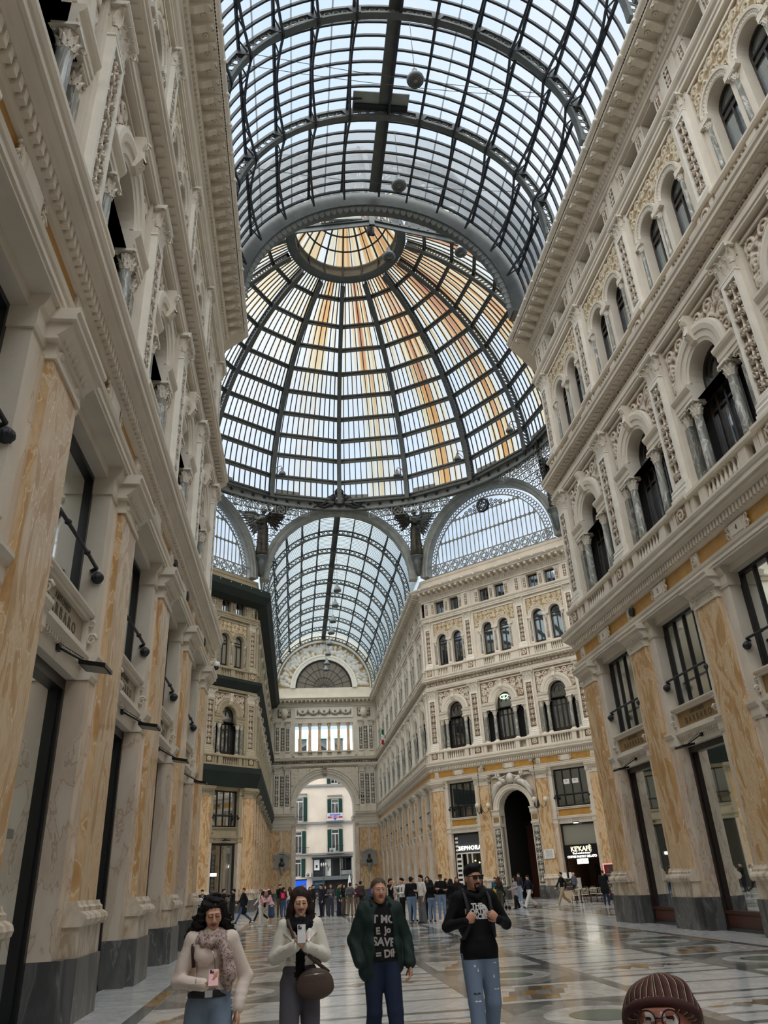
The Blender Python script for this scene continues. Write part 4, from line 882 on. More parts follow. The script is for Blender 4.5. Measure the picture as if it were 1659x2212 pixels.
def lunette(az):
    """half-round glazed screen in one diagonal arch"""
    o = struct(put(win_name(), MB(), T(0, YO, 0) @ face(az))); r, z0 = 6.85, 28.4; inr = 6.05; m = MB()
    m.archring(0, z0, SECT(inr-.06, inr+.04, -.06, .06), 'iron_grey', n=40); m.bar((-r, 0, z0-.35), (r, 0, z0-.35), .1, .12, 'iron_grey'); m.bar((-r, 0, z0+.75), (r, 0, z0+.75), .08, .09, 'iron_grey')
    n = 26; xs = [-inr+2*inr*i/n for i in range(1, n)]; hz = lambda x: math.sqrt(max(0, inr*inr-x*x))
    for x in xs: m.bar((x, 0, z0+.75), (x, 0, z0+min(hz(x), 5.0)), .07, .07, 'iron_grey', (0, 1, 0))
    for zz in (2.75, 4.75):
        w_ = math.sqrt(inr*inr-zz*zz); m.bar((-w_, 0, z0+zz), (w_, 0, z0+zz), .1, .09, 'iron_grey')
        for x in xs:
            if abs(x) < w_:
                for k in (-1, 1): m.add([(x-.2, 0, z0+zz), (x+.2, 0, z0+zz), (x+.05, 0, z0+zz+k*.2), (x-.05, 0, z0+zz+k*.2)], [(0,1,2,3)], 'iron_grey')
    o.data = m.mesh('frame'); g = np.random.default_rng(3)
    m = MB()
    for i in range(56): a = PI*(i+.5)/56; scroll_ring(m, (r-.4)*math.cos(a), z0+(r-.4)*math.sin(a), .17, 0, 'iron_grey', .04, False); m.lathe((r-.68)*math.cos(a), 0, [(0, z0+(r-.68)*math.sin(a)-.08), (.08, z0+(r-.68)*math.sin(a)), (0, z0+(r-.68)*math.sin(a)+.08)], 'iron_grey', 4)
    for x in np.arange(-3.3, 3.4, .48):
        zz = 5.05+(.18 if int(round(x/.48)) % 2 else .0)
        if math.hypot(x, zz+.35) < inr: scroll_ring(m, x, z0+zz, .2, 0, 'iron_dark', .035)
        if math.hypot(x, zz+.75) < inr: scroll_ring(m, x, z0+zz+.45, .16, 0, 'iron_dark', .03)
    put('scroll_border', m, I4, o); m = MB()
    for i in range(12):
        x = -6.0+i*1.09; scroll_ring(m, x, z0+.2, .44, 0, 'iron_grey', .05, False); star6(m, x, z0+.2, .4, 0)
        for k in (-1, 1): m.bar((x+k*.54, 0, z0-.3), (x+k*.54, 0, z0+.75), .05, .05, 'iron_grey', (0, 1, 0))
    put('star_frieze', m, I4, o)
    m = MB(); scroll_ring(m, 0, z0+5.2, .62, .12, 'iron_dark', .13, False); star6(m, 0, z0+5.2, .52, .12, 'iron_dark', .06); put('star_emblem', m, I4, o)
    m = MB(); m.add([(r*math.cos(i*PI/28), -.1, z0-.4+r*math.sin(i*PI/28)*1.05) for i in range(29)], [tuple(range(29))], 'lunette_glass'); put('pane', m, I4, o)
lunette(45); lunette(-45)
# ring at the foot of the dome
RR, RZ0 = 17.9, 35.2
def ringwall(m, r, z0, z1, t, mat, n=80): m.lathe(0, 0, [(r, z0), (r-t, z0), (r-t, z1), (r, z1), (r, z0)], mat, n, False, R(-55), R(235))
m = MB(); ringwall(m, RR+.3, RZ0, RZ0+1.05, .3, 'iron_grey'); ringwall(m, RR+.3, RZ0-.05, RZ0+.05, .42, 'iron'); ringwall(m, RR+.3, RZ0+1.0, RZ0+1.12, .45, 'iron'); put('star_band', m, I4, DOME)
def star5(m):
    P = [(q*math.sin(i*PI/5), 0, q*math.cos(i*PI/5)) for i in range(10) for q in [.27 if i % 2 == 0 else .11]]
    m.add([(0, .1, 0)]+[(p[0], .03, p[2]) for p in P]+[(p[0], -.05, p[2]) for p in P], [(0, 1+i, 1+(i+1) % 10) for i in range(10)]+[(1+i, 11+i, 11+(i+1) % 10, 1+(i+1) % 10) for i in range(10)], 'iron_dark')
for i in range(44):
    az = -80.6+i*3.75
    if abs(az) > 4: put('star', shared('star5', star5), T(RR*math.sin(R(az)), RR*math.cos(R(az)), RZ0+.52) @ RZ(PI-R(az)), DOME)
def panel(m):
    for a, b in (((-.56,0,-.9),(-.56,0,0)), ((.56,0,-.9),(.56,0,0)), ((-.56,0,-.9),(.56,0,-.9))): m.bar(a, b, .05, .05, 'iron_grey', (0, 1, 0))
    scroll_ring(m, 0, -.45, .4, 0, 'iron_grey', .05)
for i in range(44):
    az = -82.5+i*3.75
    if min(abs(az-q) for q in (0, 45, -45, 90, -90)) > 7.6: put('scroll_panel', shared('scroll_panel', panel), T(RR*math.sin(R(az)), RR*math.cos(R(az)), RZ0-.02) @ RZ(PI-R(az)), DOME)
def pendentive(a0, a1):
    """pierced ironwork between two arches and the ring"""
    def arc(az, k, t):       # t: 0 crown -> 1 springing, k: which half
        th = PI/2*(1-t); x, z = 7.6*math.cos(th)*k, 28.4+7.6*math.sin(th); return face(az) @ Vector((x, .2, z))
    m = MB(); nt_ = 14; rows = []
    for j in range(nt_+1):
        t = (j/nt_)**.9*.97+.02; p, q = arc(a0, -1, t), arc(a1, 1, t); n = max(2, int((q-p).length/.62)); rows.append([p.lerp(q, i/n) for i in range(n+1)])
    for row in rows[1:]:
        m.tube(row, .05, 'iron', 4, False, False)
    for j in range(nt_):
        A, B = rows[j], rows[j+1]; dz = (A[0]-B[0]).length
        if len(A) < 3: continue
        for i in range(len(A)-1):
            c = (A[i]+A[i+1])/2*.5+(B[min(int((i+.5)/(len(A)-1)*(len(B)-1)), len(B)-1)]+B[min(int((i+.5)/(len(A)-1)*(len(B)-1))+1, len(B)-1)])/2*.5
            e1 = (A[-1]-A[0]).normalized(); e2 = Vector((0, 0, 1)); rr_ = min(.27, abs(A[0].z-B[0].z)*.5)
            if rr_ < .1: continue
            m.tube([c+e1*rr_*math.cos(t*PI/4)+e2*rr_*math.sin(t*PI/4) for t in range(9)], .035, 'iron', 4, False, False)
            for t in range(3): a = t*2*PI/3+i; m.tube([c, c+e1*rr_*.5*math.cos(a)+e2*rr_*.5*math.sin(a), c+e1*rr_*math.cos(a+.8)+e2*rr_*math.sin(a+.8)], .028, 'iron', 3, False, False)
    # solid foot where the arches meet
    foot = [rows[-4][0], rows[-4][-1], rows[-1][-1], rows[-1][0]]; m.add(foot, [(0,1,2,3)], 'iron_grey')
    put('spandrel_grille', m, I4, DOME)
for a0, a1 in ((0, 45), (-45, 0), (45, 90), (-90, -45)): pendentive(a0, a1)

# dome proper
DA, DB, DZ = 17.9, 18.9, 35.5
def drad(z): return DA*math.sqrt(max(0, 1-((z-DZ)/DB)**2))
ZR = [36.2, 38.2, 40.45, 42.45, 44.5, 46.45, 48.3, 50.0, 51.45, 52.8]; ZTOP = 53.5
def rib(m):
    zs = [35.6]+[35.6+(ZTOP-35.6)*math.sin(i/18*PI/2) for i in range(1, 19)]
    O = [Vector((0, drad(z)+.1, z)) for z in zs]; nrm = [Vector((0, drad(z)/DA**2, (z-DZ)/DB**2)).normalized() for z in zs]
    for off, w_, h_ in ((0, .3, .12), (-.75, .42, .12)):
        P = [o+n_*off for o, n_ in zip(O, nrm)]; V = []
        for p, n_ in zip(P, nrm): V += [p+Vector((-w_/2, 0, 0))+n_*h_/2, p+Vector((w_/2, 0, 0))+n_*h_/2, p+Vector((w_/2, 0, 0))-n_*h_/2, p+Vector((-w_/2, 0, 0))-n_*h_/2]
        m.add(V, [(4*i+k, 4*i+(k+1) % 4, 4*i+4+(k+1) % 4, 4*i+4+k) for i in range(len(P)-1) for k in range(4)], 'iron')
    for i in range(len(O)-1):
        for k in range(4):
            t0, t1 = k/4, (k+1)/4; a = O[i].lerp(O[i+1], t0); b = O[i].lerp(O[i+1], t1); na, nb = nrm[i].lerp(nrm[i+1], t0), nrm[i].lerp(nrm[i+1], t1)
            m.bar(a, b-nb*.75, .06, .12, 'iron', (1, 0, 0)); m.bar(a-na*.75, b, .06, .12, 'iron', (1, 0, 0))
for i in range(16): put('rib', shared('dome_rib', rib), RZ(-R(22.5*i)), DOME)
for k, z in enumerate(ZR):
    m = MB(); r = drad(z)-.12; P = [(r*math.sin(R(22.5*i)), r*math.cos(R(22.5*i)), z) for i in range(16)]
    for i in range(16): m.bar(P[i], P[(i+1) % 16], .3, .16, 'iron'); m.bar(Vector(P[i])-Vector((0, 0, .22)), Vector(P[(i+1) % 16])-Vector((0, 0, .22)), .1, .3, 'iron')
    put('ring', m, I4, DOME)
def sector_pts(n, zs, off=0):
    """rows of points across one flat-sided dome sector, from azimuth 0 to 22.5"""
    A = [np.array((0, drad(z)+off, z)) for z in zs]; B = [np.array(((drad(z)+off)*math.sin(R(22.5)), (drad(z)+off)*math.cos(R(22.5)), z)) for z in zs]
    return np.array([[a+(b-a)*i/n for i in range(n+1)] for a, b in zip(A, B)])
ZP = sorted(ZR+[(a+b)/2 for a, b in zip(ZR, ZR[1:])]+[ZTOP])
LOWER, UPPER = [z for z in ZP if z <= 48.4], [z for z in ZP if z >= 48.2]
def bars(m):
    for zs, n in ((LOWER, 12), (UPPER, 8)):
        P = sector_pts(n, zs, .02)
        for i in range(1, n):
            for j in range(len(zs)-1): m.bar(P[j][i], P[j+1][i], .085, .09, 'iron_dark', (0, .7, .7))
for i in range(16): put('glazing_bars', shared('dome_bars', bars), RZ(-R(22.5*i)), DOME)
for s_ in range(16):
    m = MB(); g = np.random.default_rng(100+s_); az = (22.5*s_+11.25+180) % 360-180       # rust runs: heaviest on the east flank of the dome
    base = 1.0 if 20 < az < 115 else (.6 if -5 < az <= 20 else (.2 if -30 < az <= -5 else .08))
    for zs, n in ((LOWER, 12), (UPPER, 8)):
        k = 3; P = sector_pts(n*k, zs, .1); st = np.zeros((len(zs), n*k+1)); c0 = int(n*k*(.62 if az > 0 else .5)); cols = g.random(n*k+1)
        for i in range(n*k+1):
            near = max(0, 1-abs(i-c0)/(n*k*.28)); top = np.clip((np.array(zs)-40)/12, 0, 1)
            hit = cols[i] < .35+.4*near
            st[:, i] = (near*.75*base*(1 if hit else .4)+top**2*base*(.7 if hit else .2)+(.3*top**3 if hit else 0))*(.75+.5*g.random())
        m.grid(P, 'dome_glass', np.clip(st, 0, 1), False)
    put('glazing', m, RZ(-R(22.5*s_)), DOME)
# skirting plates above the star band
for i in range(32):
    if i % 2: continue
    a = R(11.25*i+5.6); m = shared('plate', lambda q: q.box(-1.15, 1.15, -.08, .08, 0, .55, 'iron_grey')); put('plate', m, T(17.75*math.sin(a), 17.75*math.cos(a), 36.25) @ RZ(-a), DOME)
# eye of the dome with its little glass cone
m = MB(); m.lathe(0, 0, [(5.35, 53.2), (4.55, 53.2), (4.5, 53.5), (4.62, 53.6), (4.62, 54.2), (4.5, 54.3), (4.5, 54.5), (5.2, 54.5), (5.35, 53.2)], 'iron', 64)
for i in range(16): a = R(22.5*i); m.box(-.08, .08, -.1, .1, 53.5, 54.4, 'iron_dark') if 0 else m.bar((4.55*math.sin(a), 4.55*math.cos(a), 53.4), (4.55*math.sin(a), 4.55*math.cos(a), 54.5), .16, .16, 'iron_dark', (math.cos(a), -math.sin(a), 0))
put('oculus_ring', m, I4, DOME)
m = MB(); CZ = [54.5, 55.7, 56.8, 57.8, 58.7]; cr = lambda z: 4.6*math.sqrt(max(0, (59.2-z)/4.7))**1.25
for i in range(32):
    a = R(11.25*i)
    for z0, z1 in zip(CZ, CZ[1:]): m.bar((cr(z0)*math.sin(a), cr(z0)*math.cos(a), z0), (cr(z1)*math.sin(a), cr(z1)*math.cos(a), z1), .14 if i % 2 == 0 else .07, .12, 'iron_dark', (math.sin(a), math.cos(a), .5))
for z in CZ[1:]: m.lathe(0, 0, [(cr(z)+.05, z-.06), (cr(z)-.06, z-.06), (cr(z)-.06, z+.06), (cr(z)+.05, z+.06), (cr(z)+.05, z-.06)], 'iron_dark', 32)
put('lantern_frame', m, I4, DOME)
m = MB(); g = np.random.default_rng(4); n = 96; st = np.clip(g.random(n)*1.1-.1, 0, 1); P = [[((cr(z)+.04)*math.sin(2*PI*i/n), (cr(z)+.04)*math.cos(2*PI*i/n), z) for i in range(n)] for z in CZ]; m.grid(P, 'dome_glass', np.array([st*(.7+.3*g.random()) for z in CZ]), False, True); put('lantern_glass', m, I4, DOME)
# shield and swags over the crown of the far arch
m = MB(); y = 17.62; sh = [(-.5,.75),(-.62,.2),(-.5,-.35),(0,-.75),(.5,-.35),(.62,.2),(.5,.75)]
m.add([(p[0], y, 36.1+p[1]) for p in sh]+[(p[0]*.8, y-.18, 36.1+p[1]*.85) for p in sh], [tuple(range(7, 14))]+[(i, (i+1) % 7, 7+(i+1) % 7, 7+i) for i in range(7)], 'iron_dark')
for k in (-1, 1):
    m.tube([(k*(.5+.26*i), y, 36.25-.07*i+.3*math.sin(i*1.0)) for i in range(9)], [.3-.025*i for i in range(9)], 'iron_dark', 6); m.tube([(k*(.6+.2*i), y, 35.6-.02*i+.12*math.sin(i)) for i in range(11)], [.2-.015*i for i in range(11)], 'iron_dark', 5)
    m.tube([(k*.55, y, 36.8), (k*.8, y, 36.6), (k*.75, y, 36.2)], [.1, .16, .1], 'iron_dark', 5)
m.lathe(0, y, [(.5, 36.85), (.42, 36.98), (.5, 37.1), (.36, 37.3), (.2, 37.5), (.1, 37.7), (0, 37.75)], 'iron_dark', 9)
e = put('shield_emblem', m, I4, DOME); m = MB(); m.box(-.07, .07, y-.24, y-.16, 35.65, 36.7, 'off_white'); m.box(-.3, .3, y-.24, y-.16, 36.15, 36.32, 'off_white'); put('cross', m, I4, e)
plain('statue', (206, 200, 190), .5, vary=.12, vscale=5)
plain('cafe_wall', (92, 62, 40), .8)
plain('cafe_base', (196, 176, 150), .6)
plain('pastry', (206, 160, 110), .6)
plain('chalk', (70, 66, 68), .6)
plain('rattan', (210, 200, 178), .6)
plain('wood_chair', (62, 38, 28), .5)
plain('cushion', (206, 196, 178), .7)
plain('flag_green', (20, 120, 70), .7)
plain('flag_red', (190, 40, 45), .7)
plain('banner_grey', (206, 204, 206), .7)
plain('blue_ink', (60, 60, 190), .6)
plain('red_ink', (170, 40, 60), .6)
plain('teal', (26, 62, 78), .6)
plain('awning', (150, 196, 176), .7)
# ------------------------------------------------------------------ lettering
def text_mb(body, size, mat, extrude=.004, bold=0.0, spacing=1.0, align='CENTER', shear=0.0):
    c = bpy.data.curves.new('t', 'FONT'); c.body = body; c.size = size; c.extrude = extrude; c.offset = bold; c.space_character = spacing; c.align_x = align; c.align_y = 'CENTER'; c.shear = shear; c.resolution_u = 3
    o = bpy.data.objects.new('t', c); COL.objects.link(o); bpy.context.view_layer.update()
    me = bpy.data.meshes.new_from_object(o.evaluated_get(bpy.context.evaluated_depsgraph_get())); bpy.data.objects.remove(o); bpy.data.curves.remove(c)
    m = MB(); m.add([tuple(v.co) for v in me.vertices], [tuple(p.vertices) for p in me.polygons], mat); bpy.data.meshes.remove(me); return m
TXT = Matrix(((-1,0,0,0),(0,0,1,0),(0,1,0,0),(0,0,0,1)))       # text plane -> wall plane (reads from in front)
def wtext(name, body, size, mat, M, parent, u, out, z, **k):
    return put(name, text_mb(body, size, mat, **k), M @ T(u, out, z) @ TXT, parent)
ORD = ['nearest the octagon', 'second from the octagon', 'third from the octagon', 'fourth from the octagon', 'fifth from the octagon']

# ------------------------------------------------------------------ shops of the nave
for side, s, F, W in (('right', 1, FR['R'], WALL_R), ('left', -1, FR['L'], WALL_L)):
    PY = PYS[side]; m = MB(); xo = s*W2; back = s*(10.6 if s > 0 else 9.6); mat = 'dark_room' if s > 0 else 'shop_pale'
    if s < 0: plain('shop_pale', (178, 164, 150), .5)
    mat = 'dark_room' if s > 0 else 'shop_pale'
    m.quad((back, 4.2, 0), (back, YC-.3, 0), (back, YC-.3, 5.5), (back, 4.2, 5.5), mat); m.quad((xo+s*.3, 4.2, 5.5), (back, 4.2, 5.5), (back, YC-.3, 5.5), (xo+s*.3, YC-.3, 5.5), mat)
    m.box(xo+s*.3, back, 4.2, YC-.3, .004, .012 if s < 0 else .44, 'fl_grey' if s < 0 else 'wood')
    for y in (4.3, YC-.35): m.quad((xo+s*.3, y, 0), (back, y, 0), (back, y, 5.5), (xo+s*.3, y, 5.5), mat)
    if s > 0:
        for y in PY[1:5]: m.box(10.0, 10.5, y-.9, y-.3, .44, 5.4, 'wood_red')
    else:
        for y in PY[1:5]: m.box(-9.5, -9.3, y-1.3, y-.2, .02, 5.2, 'off_white')
    put('shop_room', m, I4, W)
    for i in range(5):
        u = s*(PY[i]+PY[i+1])/2; Q = F @ T(u, 0, 0); a = 1.375; fm = 'wood' if s > 0 else 'black_frame'
        def fr(m, fm=fm, s=s):
            for k in (-1, 1): m.box(*sorted((k*a, k*(a-.11))), -.34, -.14, .02, 5.02, fm); m.box(*sorted((k*(a-.11), k*(a-.16))), -.3, -.2, .02, 4.9, fm)
            m.box(-a, a, -.34, -.14, 4.84, 5.02, fm); m.box(-a, a, -.36, -.12, 0, .08, fm)
        d = struct(put(door_name(), shared(('shopframe', s), fr), Q))
        put('pane', shared(('shoppane', s), lambda m, s=s: m.quad((-a+.1,-.26,.08),(a-.1,-.26,.08),(a-.1,-.26,4.86),(-a+.1,-.26,4.86), 'glass_shop' if s > 0 else 'glass_mirror')), I4, d)
        if s > 0: put('kick_panel', shared('kick', lambda m: (m.box(-a+.1, a-.1, -.32, -.16, .08, .46, 'wood_red'), m.box(-a+.2, a-.2, -.16, -.14, .16, .38, 'wood_red'), m.box(-a+.1, a-.1, -.34, -.12, .42, .5, 'wood_red'))), I4, d)
        else: put('handle', shared('shop_handle', lambda m: m.box(-.1, .35, -.3, -.18, 2.46, 2.58, 'lampgrey')), I4, d)
        # engraved name plate over the opening
        if i < 4:
            g = put('shop_sign', shared(('sign_plate', s), lambda m, s=s: m.box(-a+.13, a-.13, .026, .045, 5.57, 6.03, 'ochre_dark' if s > 0 else 'ochre_grey')), Q)
            tag(g, ('%s marble name plate reading ANTONIO BARBARO on the %s wall, %s' % ('ochre' if s > 0 else 'greyish', side, ORD[i])), 'sign', 'BARBARO name plates over the shops')
            for key, body, size, z, sp in (('t1', 'ANTONIO', .15, 5.94, 1.3), ('t2', 'BARBARO', .27, 5.73, 1.55)):
                if key not in CACHE: CACHE[key] = text_mb(body, size, 'engraved', .004, .004, sp).mesh('lettering')
                put('lettering', CACHE[key], T(0, .05, z) @ TXT, g)
            # floodlight under it
            f = empty('floodlight', Q @ T(.0, .0, 5.2))
            tag(f, 'black floodlight on an arm below the %s name plate, %s wall, %s' % ('ochre' if s > 0 else 'grey', side, ORD[i]), 'lamp', 'floodlights over the shop doors')
            def arm(m): m.box(-.06, .06, .06, .1, -.06, .06, 'iron_dark'); m.tube([(0, .08, 0), (0, .3, -.12), (0, .62, -.3)], .02, 'iron_dark', 5); m.tube([(.1, .06, .1), (.12, .2, -.02), (.05, .5, -.2)], .008, 'iron_dark', 4)
            def head(m): v = [(-.26,.48,-.27),(.26,.48,-.27),(.26,.88,-.33),(-.26,.88,-.33)]; m.add(v+[(p[0]*.94, p[1], p[2]-.06) for p in v], [(0,1,2,3),(0,4,5,1),(1,5,6,2),(2,6,7,3),(3,7,4,0)], 'black_frame')
            put('arm', shared('fl_arm', arm), I4, f); h = put('housing', shared('fl_head', head), I4, f); put('lens', shared('fl_lens', lambda m: m.quad((-.23,.5,-.335),(-.23,.86,-.392),(.23,.86,-.392),(.23,.5,-.335), 'lampgrey')), I4, h)
# ground behind the shop fronts so that no sky shows under them
struct(put('floor_shops', MB().box(-13.2, -W2-.02, -26, YC-.1, -.05, -.004, 'fl_grey').box(W2+.02, 13.2, -26, YC-.1, -.05, -.004, 'fl_grey')))
# numerals on three cartouches of the right wall
for i, n in ((0, '6'), (1, '5'), (2, '4')): wtext('numeral', n, .22, 'engraved', FR['R'], WALL_R, (PYS['right'][i]+PYS['right'][i+1])/2, .465, 9.75)

# bulbs in the left shop windows
for j, (y, z0, n, c) in enumerate(((13.2, 1.74, 3, 'nearest left shop window'), (13.0, .8, 3, 'low in the nearest left shop window'), (18.1, 2.25, 3, 'second left shop window'))):
    b = tag(empty('display_lamp', T(-8.42, y, z0)), 'strip of three glowing bulbs on a display panel, %s' % c, 'lamp', 'glowing bulbs in the left shop windows')
    put('panel', MB().box(-.12, -.06, -.12, .12, -.4, .55, 'shop_pale'), I4, b)
    for k in range(n): put('bulb', shared('bulb', lambda m: m.lathe(0, 0, [(0, -.045), (.035, -.025), (.045, 0), (.035, .03), (0, .045)], 'lit_bulb', 8)), T(0, 0, -.13*k), b)
    for k in range(3): put('socket', shared('sock', lambda m: m.lathe(0, 0, [(.05, -.02), (.06, 0), (.05, .02)], 'chrome', 8)), T(0, 0, .15+.13*k), b)

# ------------------------------------------------------------------ right diagonal wall: portal, shops
F = FR['DR']; U = lambda s_: -s_
c0 = (DS[1]+DS[2])/2; Q = F @ T(U(c0), 0, 0); ow = (DS[2]-DS[1])/2-.62; W = WALL_FR
m = MB(); m.archwall(-ow, ow, 0, 9.2, [(0, 1.42, 0, 6.45, True)], .02, .6, 'beige', 'cream'); put('portal_wall', m, Q, W)
m = MB(); m.archring(0, 6.45, [(1.42,-.2),(1.42,.26),(1.5,.3),(1.52,.36),(1.7,.38),(1.74,.42),(1.86,.42),(1.9,.0)], 'cream', n=20)
for k in (-1, 1):
    m.prof([(-.5,6.0),(.32,6.0),(.36,6.1),(.36,6.3),(.48,6.42),(.48,6.48),(-.5,6.5)], *sorted((k*1.38, k*ow)), 'cream'); m.prof([(-.5,5.2),(.3,5.2),(.36,5.3),(.36,5.42),(-.5,5.44)], *sorted((k*1.38, k*ow)), 'cream'); m.box(*sorted((k*1.42, k*ow)), -.3, .28, 5.44, 6.0, 'cream'); m.box(*sorted((k*1.5, k*(ow-.08))), .28, .3, 5.52, 5.92, 'ochre_dark')
    m.box(*sorted((k*1.42, k*ow)), -.3, .25, .9, 5.2, 'cream'); m.box(*sorted((k*1.4, k*(ow+.02))), -.3, .34, 0, .9, 'grey_stone')
put('portal', m, Q, W)
for k in (-1, 1): m = MB(); relief_panel(m, k*(1.42+ow)/2, .25, 1.0, ow-1.55, 4.1, 'relief_grey', .12, 33, .05); put('portal_relief', m, Q, W)
m = MB(); relief_panel(m, 0, 0, 0, 2.4, .5, 'relief_grey', .06, 34, .05, 'field')
m = MB(); m.box(-1.5, 1.5, -7, -.6, -.02, .0, 'fl_grey'); shell(m, [(-1.6,-.4),(-1.6,-7),(1.6,-7),(1.6,-.4)], 0, 8.2, 'dark_room'); m.quad((-1.6,-.4,8.2),(1.6,-.4,8.2),(1.6,-7,8.2),(-1.6,-7,8.2), 'dark_room'); m.box(-1.3, -.75, -6.9, -6.6, .1, 5.0, 'wood_red'); m.box(-.3, .25, -5.2, -5.0, .1, 5.4, 'wood'); m.box(.5, 1.5, -4.2, -4.0, .0, 5.6, 'wood_red'); m.box(-1.6, 1.6, -4.2, -3.9, 5.3, 5.7, 'wood'); m.box(.6, .78, -3.9, -3.75, .1, 5.3, 'wood'); put('passage', m, Q, W)
def sculpture(m):
    """reclining winged figures either side of a central shield, white marble"""
    m.lathe(0, .35, [(.0, 8.35), (.3, 8.45), (.36, 8.75), (.28, 9.05), (.0, 9.2)], 'statue', 12)
    for k in (-1, 1):
        m.tube([(k*.45, .4, 8.5), (k*.7, .48, 8.62), (k*.95, .5, 8.8)], [.16, .2, .15], 'statue', 8); m.lathe(k*1.02, .5, [(0, 8.86), (.1, 8.92), (.13, 9.03), (.09, 9.14), (0, 9.18)], 'statue', 8)
        m.tube([(k*.75, .45, 8.5), (k*1.1, .5, 8.35), (k*1.45, .45, 8.0), (k*1.7, .4, 7.5), (k*1.85, .35, 7.1)], [.2, .22, .18, .14, .07], 'statue', 8); m.tube([(k*.9, .5, 8.4), (k*1.4, .5, 8.3), (k*1.7, .42, 7.9), (k*1.95, .36, 7.6)], [.12, .16, .12, .06], 'statue', 7)
        m.tube([(k*.95, .5, 8.78), (k*1.25, .55, 8.95), (k*1.2, .55, 9.25)], [.07, .06, .04], 'statue', 6); m.tube([(k*.9, .55, 8.75), (k*.6, .6, 8.85), (k*.35, .55, 8.95)], [.07, .06, .04], 'statue', 6)
        for i in range(7): m.tube([(k*.9, .3, 8.8), (k*(1.05+.09*i), .25, 9.15-.03*i), (k*(1.2+.14*i), .2, 9.62-.13*i)], [.07, .06, .02], 'statue', 5)
        for i in range(5): leaf(m, k*(.3+.2*i), .3, 8.25-.05*i, k*.5, .6, .3, .22, .15)
m = MB(); sculpture(m); put('sculpture_group', m, Q, W)

# marble tablet beside the portal
B_ = F @ T(U(10.36), .5, 0); t = tag(put('wall_tablet', MB().box(-.42, .42, -.08, -.02, 2.68, 3.32, 'white'), B_), 'white marble tablet with small lettering on the pillar right of the portal', 'plaque')
for i in range(7): wtext('lettering', 'ILIXOMENTI ARTE'[(i % 3):], .075, 'engraved', I4, t, 0, -.018, 3.24-.078*i, spacing=1.0, extrude=.002)

def shopfront(i, wood='black_frame', glass='glass_shop'):
    u = U((DS[i]+DS[i+1])/2); a = (DS[i+1]-DS[i])/2-.9; q = F @ T(u, 0, 0)
    m = MB(); [m.box(*sorted((k*a, k*(a-.1))), -.34, -.16, 0, 5.02, wood) for k in (-1, 1)]; m.box(-a, a, -.34, -.16, 4.9, 5.02, wood); d = struct(put(door_name(), m, q)); return d, q, a
# cosmetics shop with striped pillars and a glowing name
d, q, a = shopfront(0)
m = MB(); shell(m, [(-a,-.4),(-a,-3.5),(a,-3.5),(a,-.4)], 0, 5.0, 'dark_room'); m.quad((-a,-.4,5),(a,-.4,5),(a,-3.5,5),(-a,-3.5,5), 'steel_back'); m.box(-a, a, -3.5, -.4, -.01, .01, 'fl_grey'); m.box(-a+.1, a-.1, -3.4, -3.3, .6, 2.6, 'wood_red'); put('shop_room', m, I4, d)
m = MB(); m.box(-a+.1, a-.1, -.3, -.2, 3.5, 4.9, 'steel_back'); m.box(-a+.1, a-.1, -.28, -.16, 3.42, 3.52, 'off_white')
for x in (a-.1, a-.62, .0+.18, -.3, -a+.16): m.box(x-.05, x+.05, -.3, -.16, .0, 3.45, 'off_white')
put('door_frame', m, I4, d)
m = MB()
for k in range(9): m.box(a-.14, a-.56, -.24, -.2, .25+.34*k, .25+.34*k+.17, 'white'); m.box(a-.14, a-.56, -.24, -.2, .25+.34*k+.17, .25+.34*k+.34, 'dark_void')
for k in range(4): m.box(a-.1, a-.36, -.19, -.17, 3.66+.3*k, 3.66+.3*k+.15, 'white')
put('striped_panel', m, I4, d); put('pane', MB().quad((-a+.15,-.22,.05),(a-.6,-.22,.05),(a-.6,-.22,3.42),(-a+.15,-.22,3.42), 'glass_shop'), I4, d)
g = tag(put('shop_sign', text_mb('SEPHORA', .44, 'lit_white', .03, .006, 1.25), q @ T(-.18, -.12, 3.84) @ TXT), 'glowing white shop name over the door left of the portal', 'sign')
for x, z in ((.35, 2.9), (-.05, 2.75), (-.55, 2.95)): tag(put('pendant_light', MB().lathe(0, 0, [(0, -.07), (.06, -.04), (.07, 0), (.04, .05), (0, .06)], 'lit_warm', 8).tube([(0, 0, .05), (0, 0, 1.9)], .008, 'iron_dark', 4), q @ T(x, -1.6, z)), 'small glowing pendant bulb inside the striped cosmetics shop, %s' % {.35: 'near its striped column', -.05: 'hanging lowest', -.55: 'near the portal side'}[x], 'lamp', 'pendant bulbs in the cosmetics shop')
# coffee shop
d, q, a = shopfront(2, 'wood')
m = MB(); shell(m, [(-a,-.4),(-a,-4),(a,-4),(a,-.4)], 0, 5.0, 'cafe_wall'); m.quad((-a,-.4,5),(a,-.4,5),(a,-4,5),(-a,-4,5), 'dark_room'); m.box(-a, a, -4, -.4, -.01, .01, 'fl_grey'); m.box(-a+.2, -.1, -3.9, -3.7, .0, 2.2, 'wood_red'); m.box(.2, .8, -3.9, -3.8, .3, 2.2, 'wood')
for k in range(3): m.box(-a+.25, -.2, -3.7, -3.4, 1.2+.4*k, 1.23+.4*k, 'wood')
put('shop_room', m, I4, d); put('pane', MB().quad((-a+.1,-.26,3.5),(a-.1,-.26,3.5),(a-.1,-.26,4.9),(-a+.1,-.26,4.9), 'glass_curtain'), I4, d)
g = tag(put('shop_sign', MB().box(-a+.06, a-.06, -.2, -.08, 2.55, 3.52, 'dark_void'), q), 'black signboard with gold and white coffee shop lettering right of the portal', 'sign')
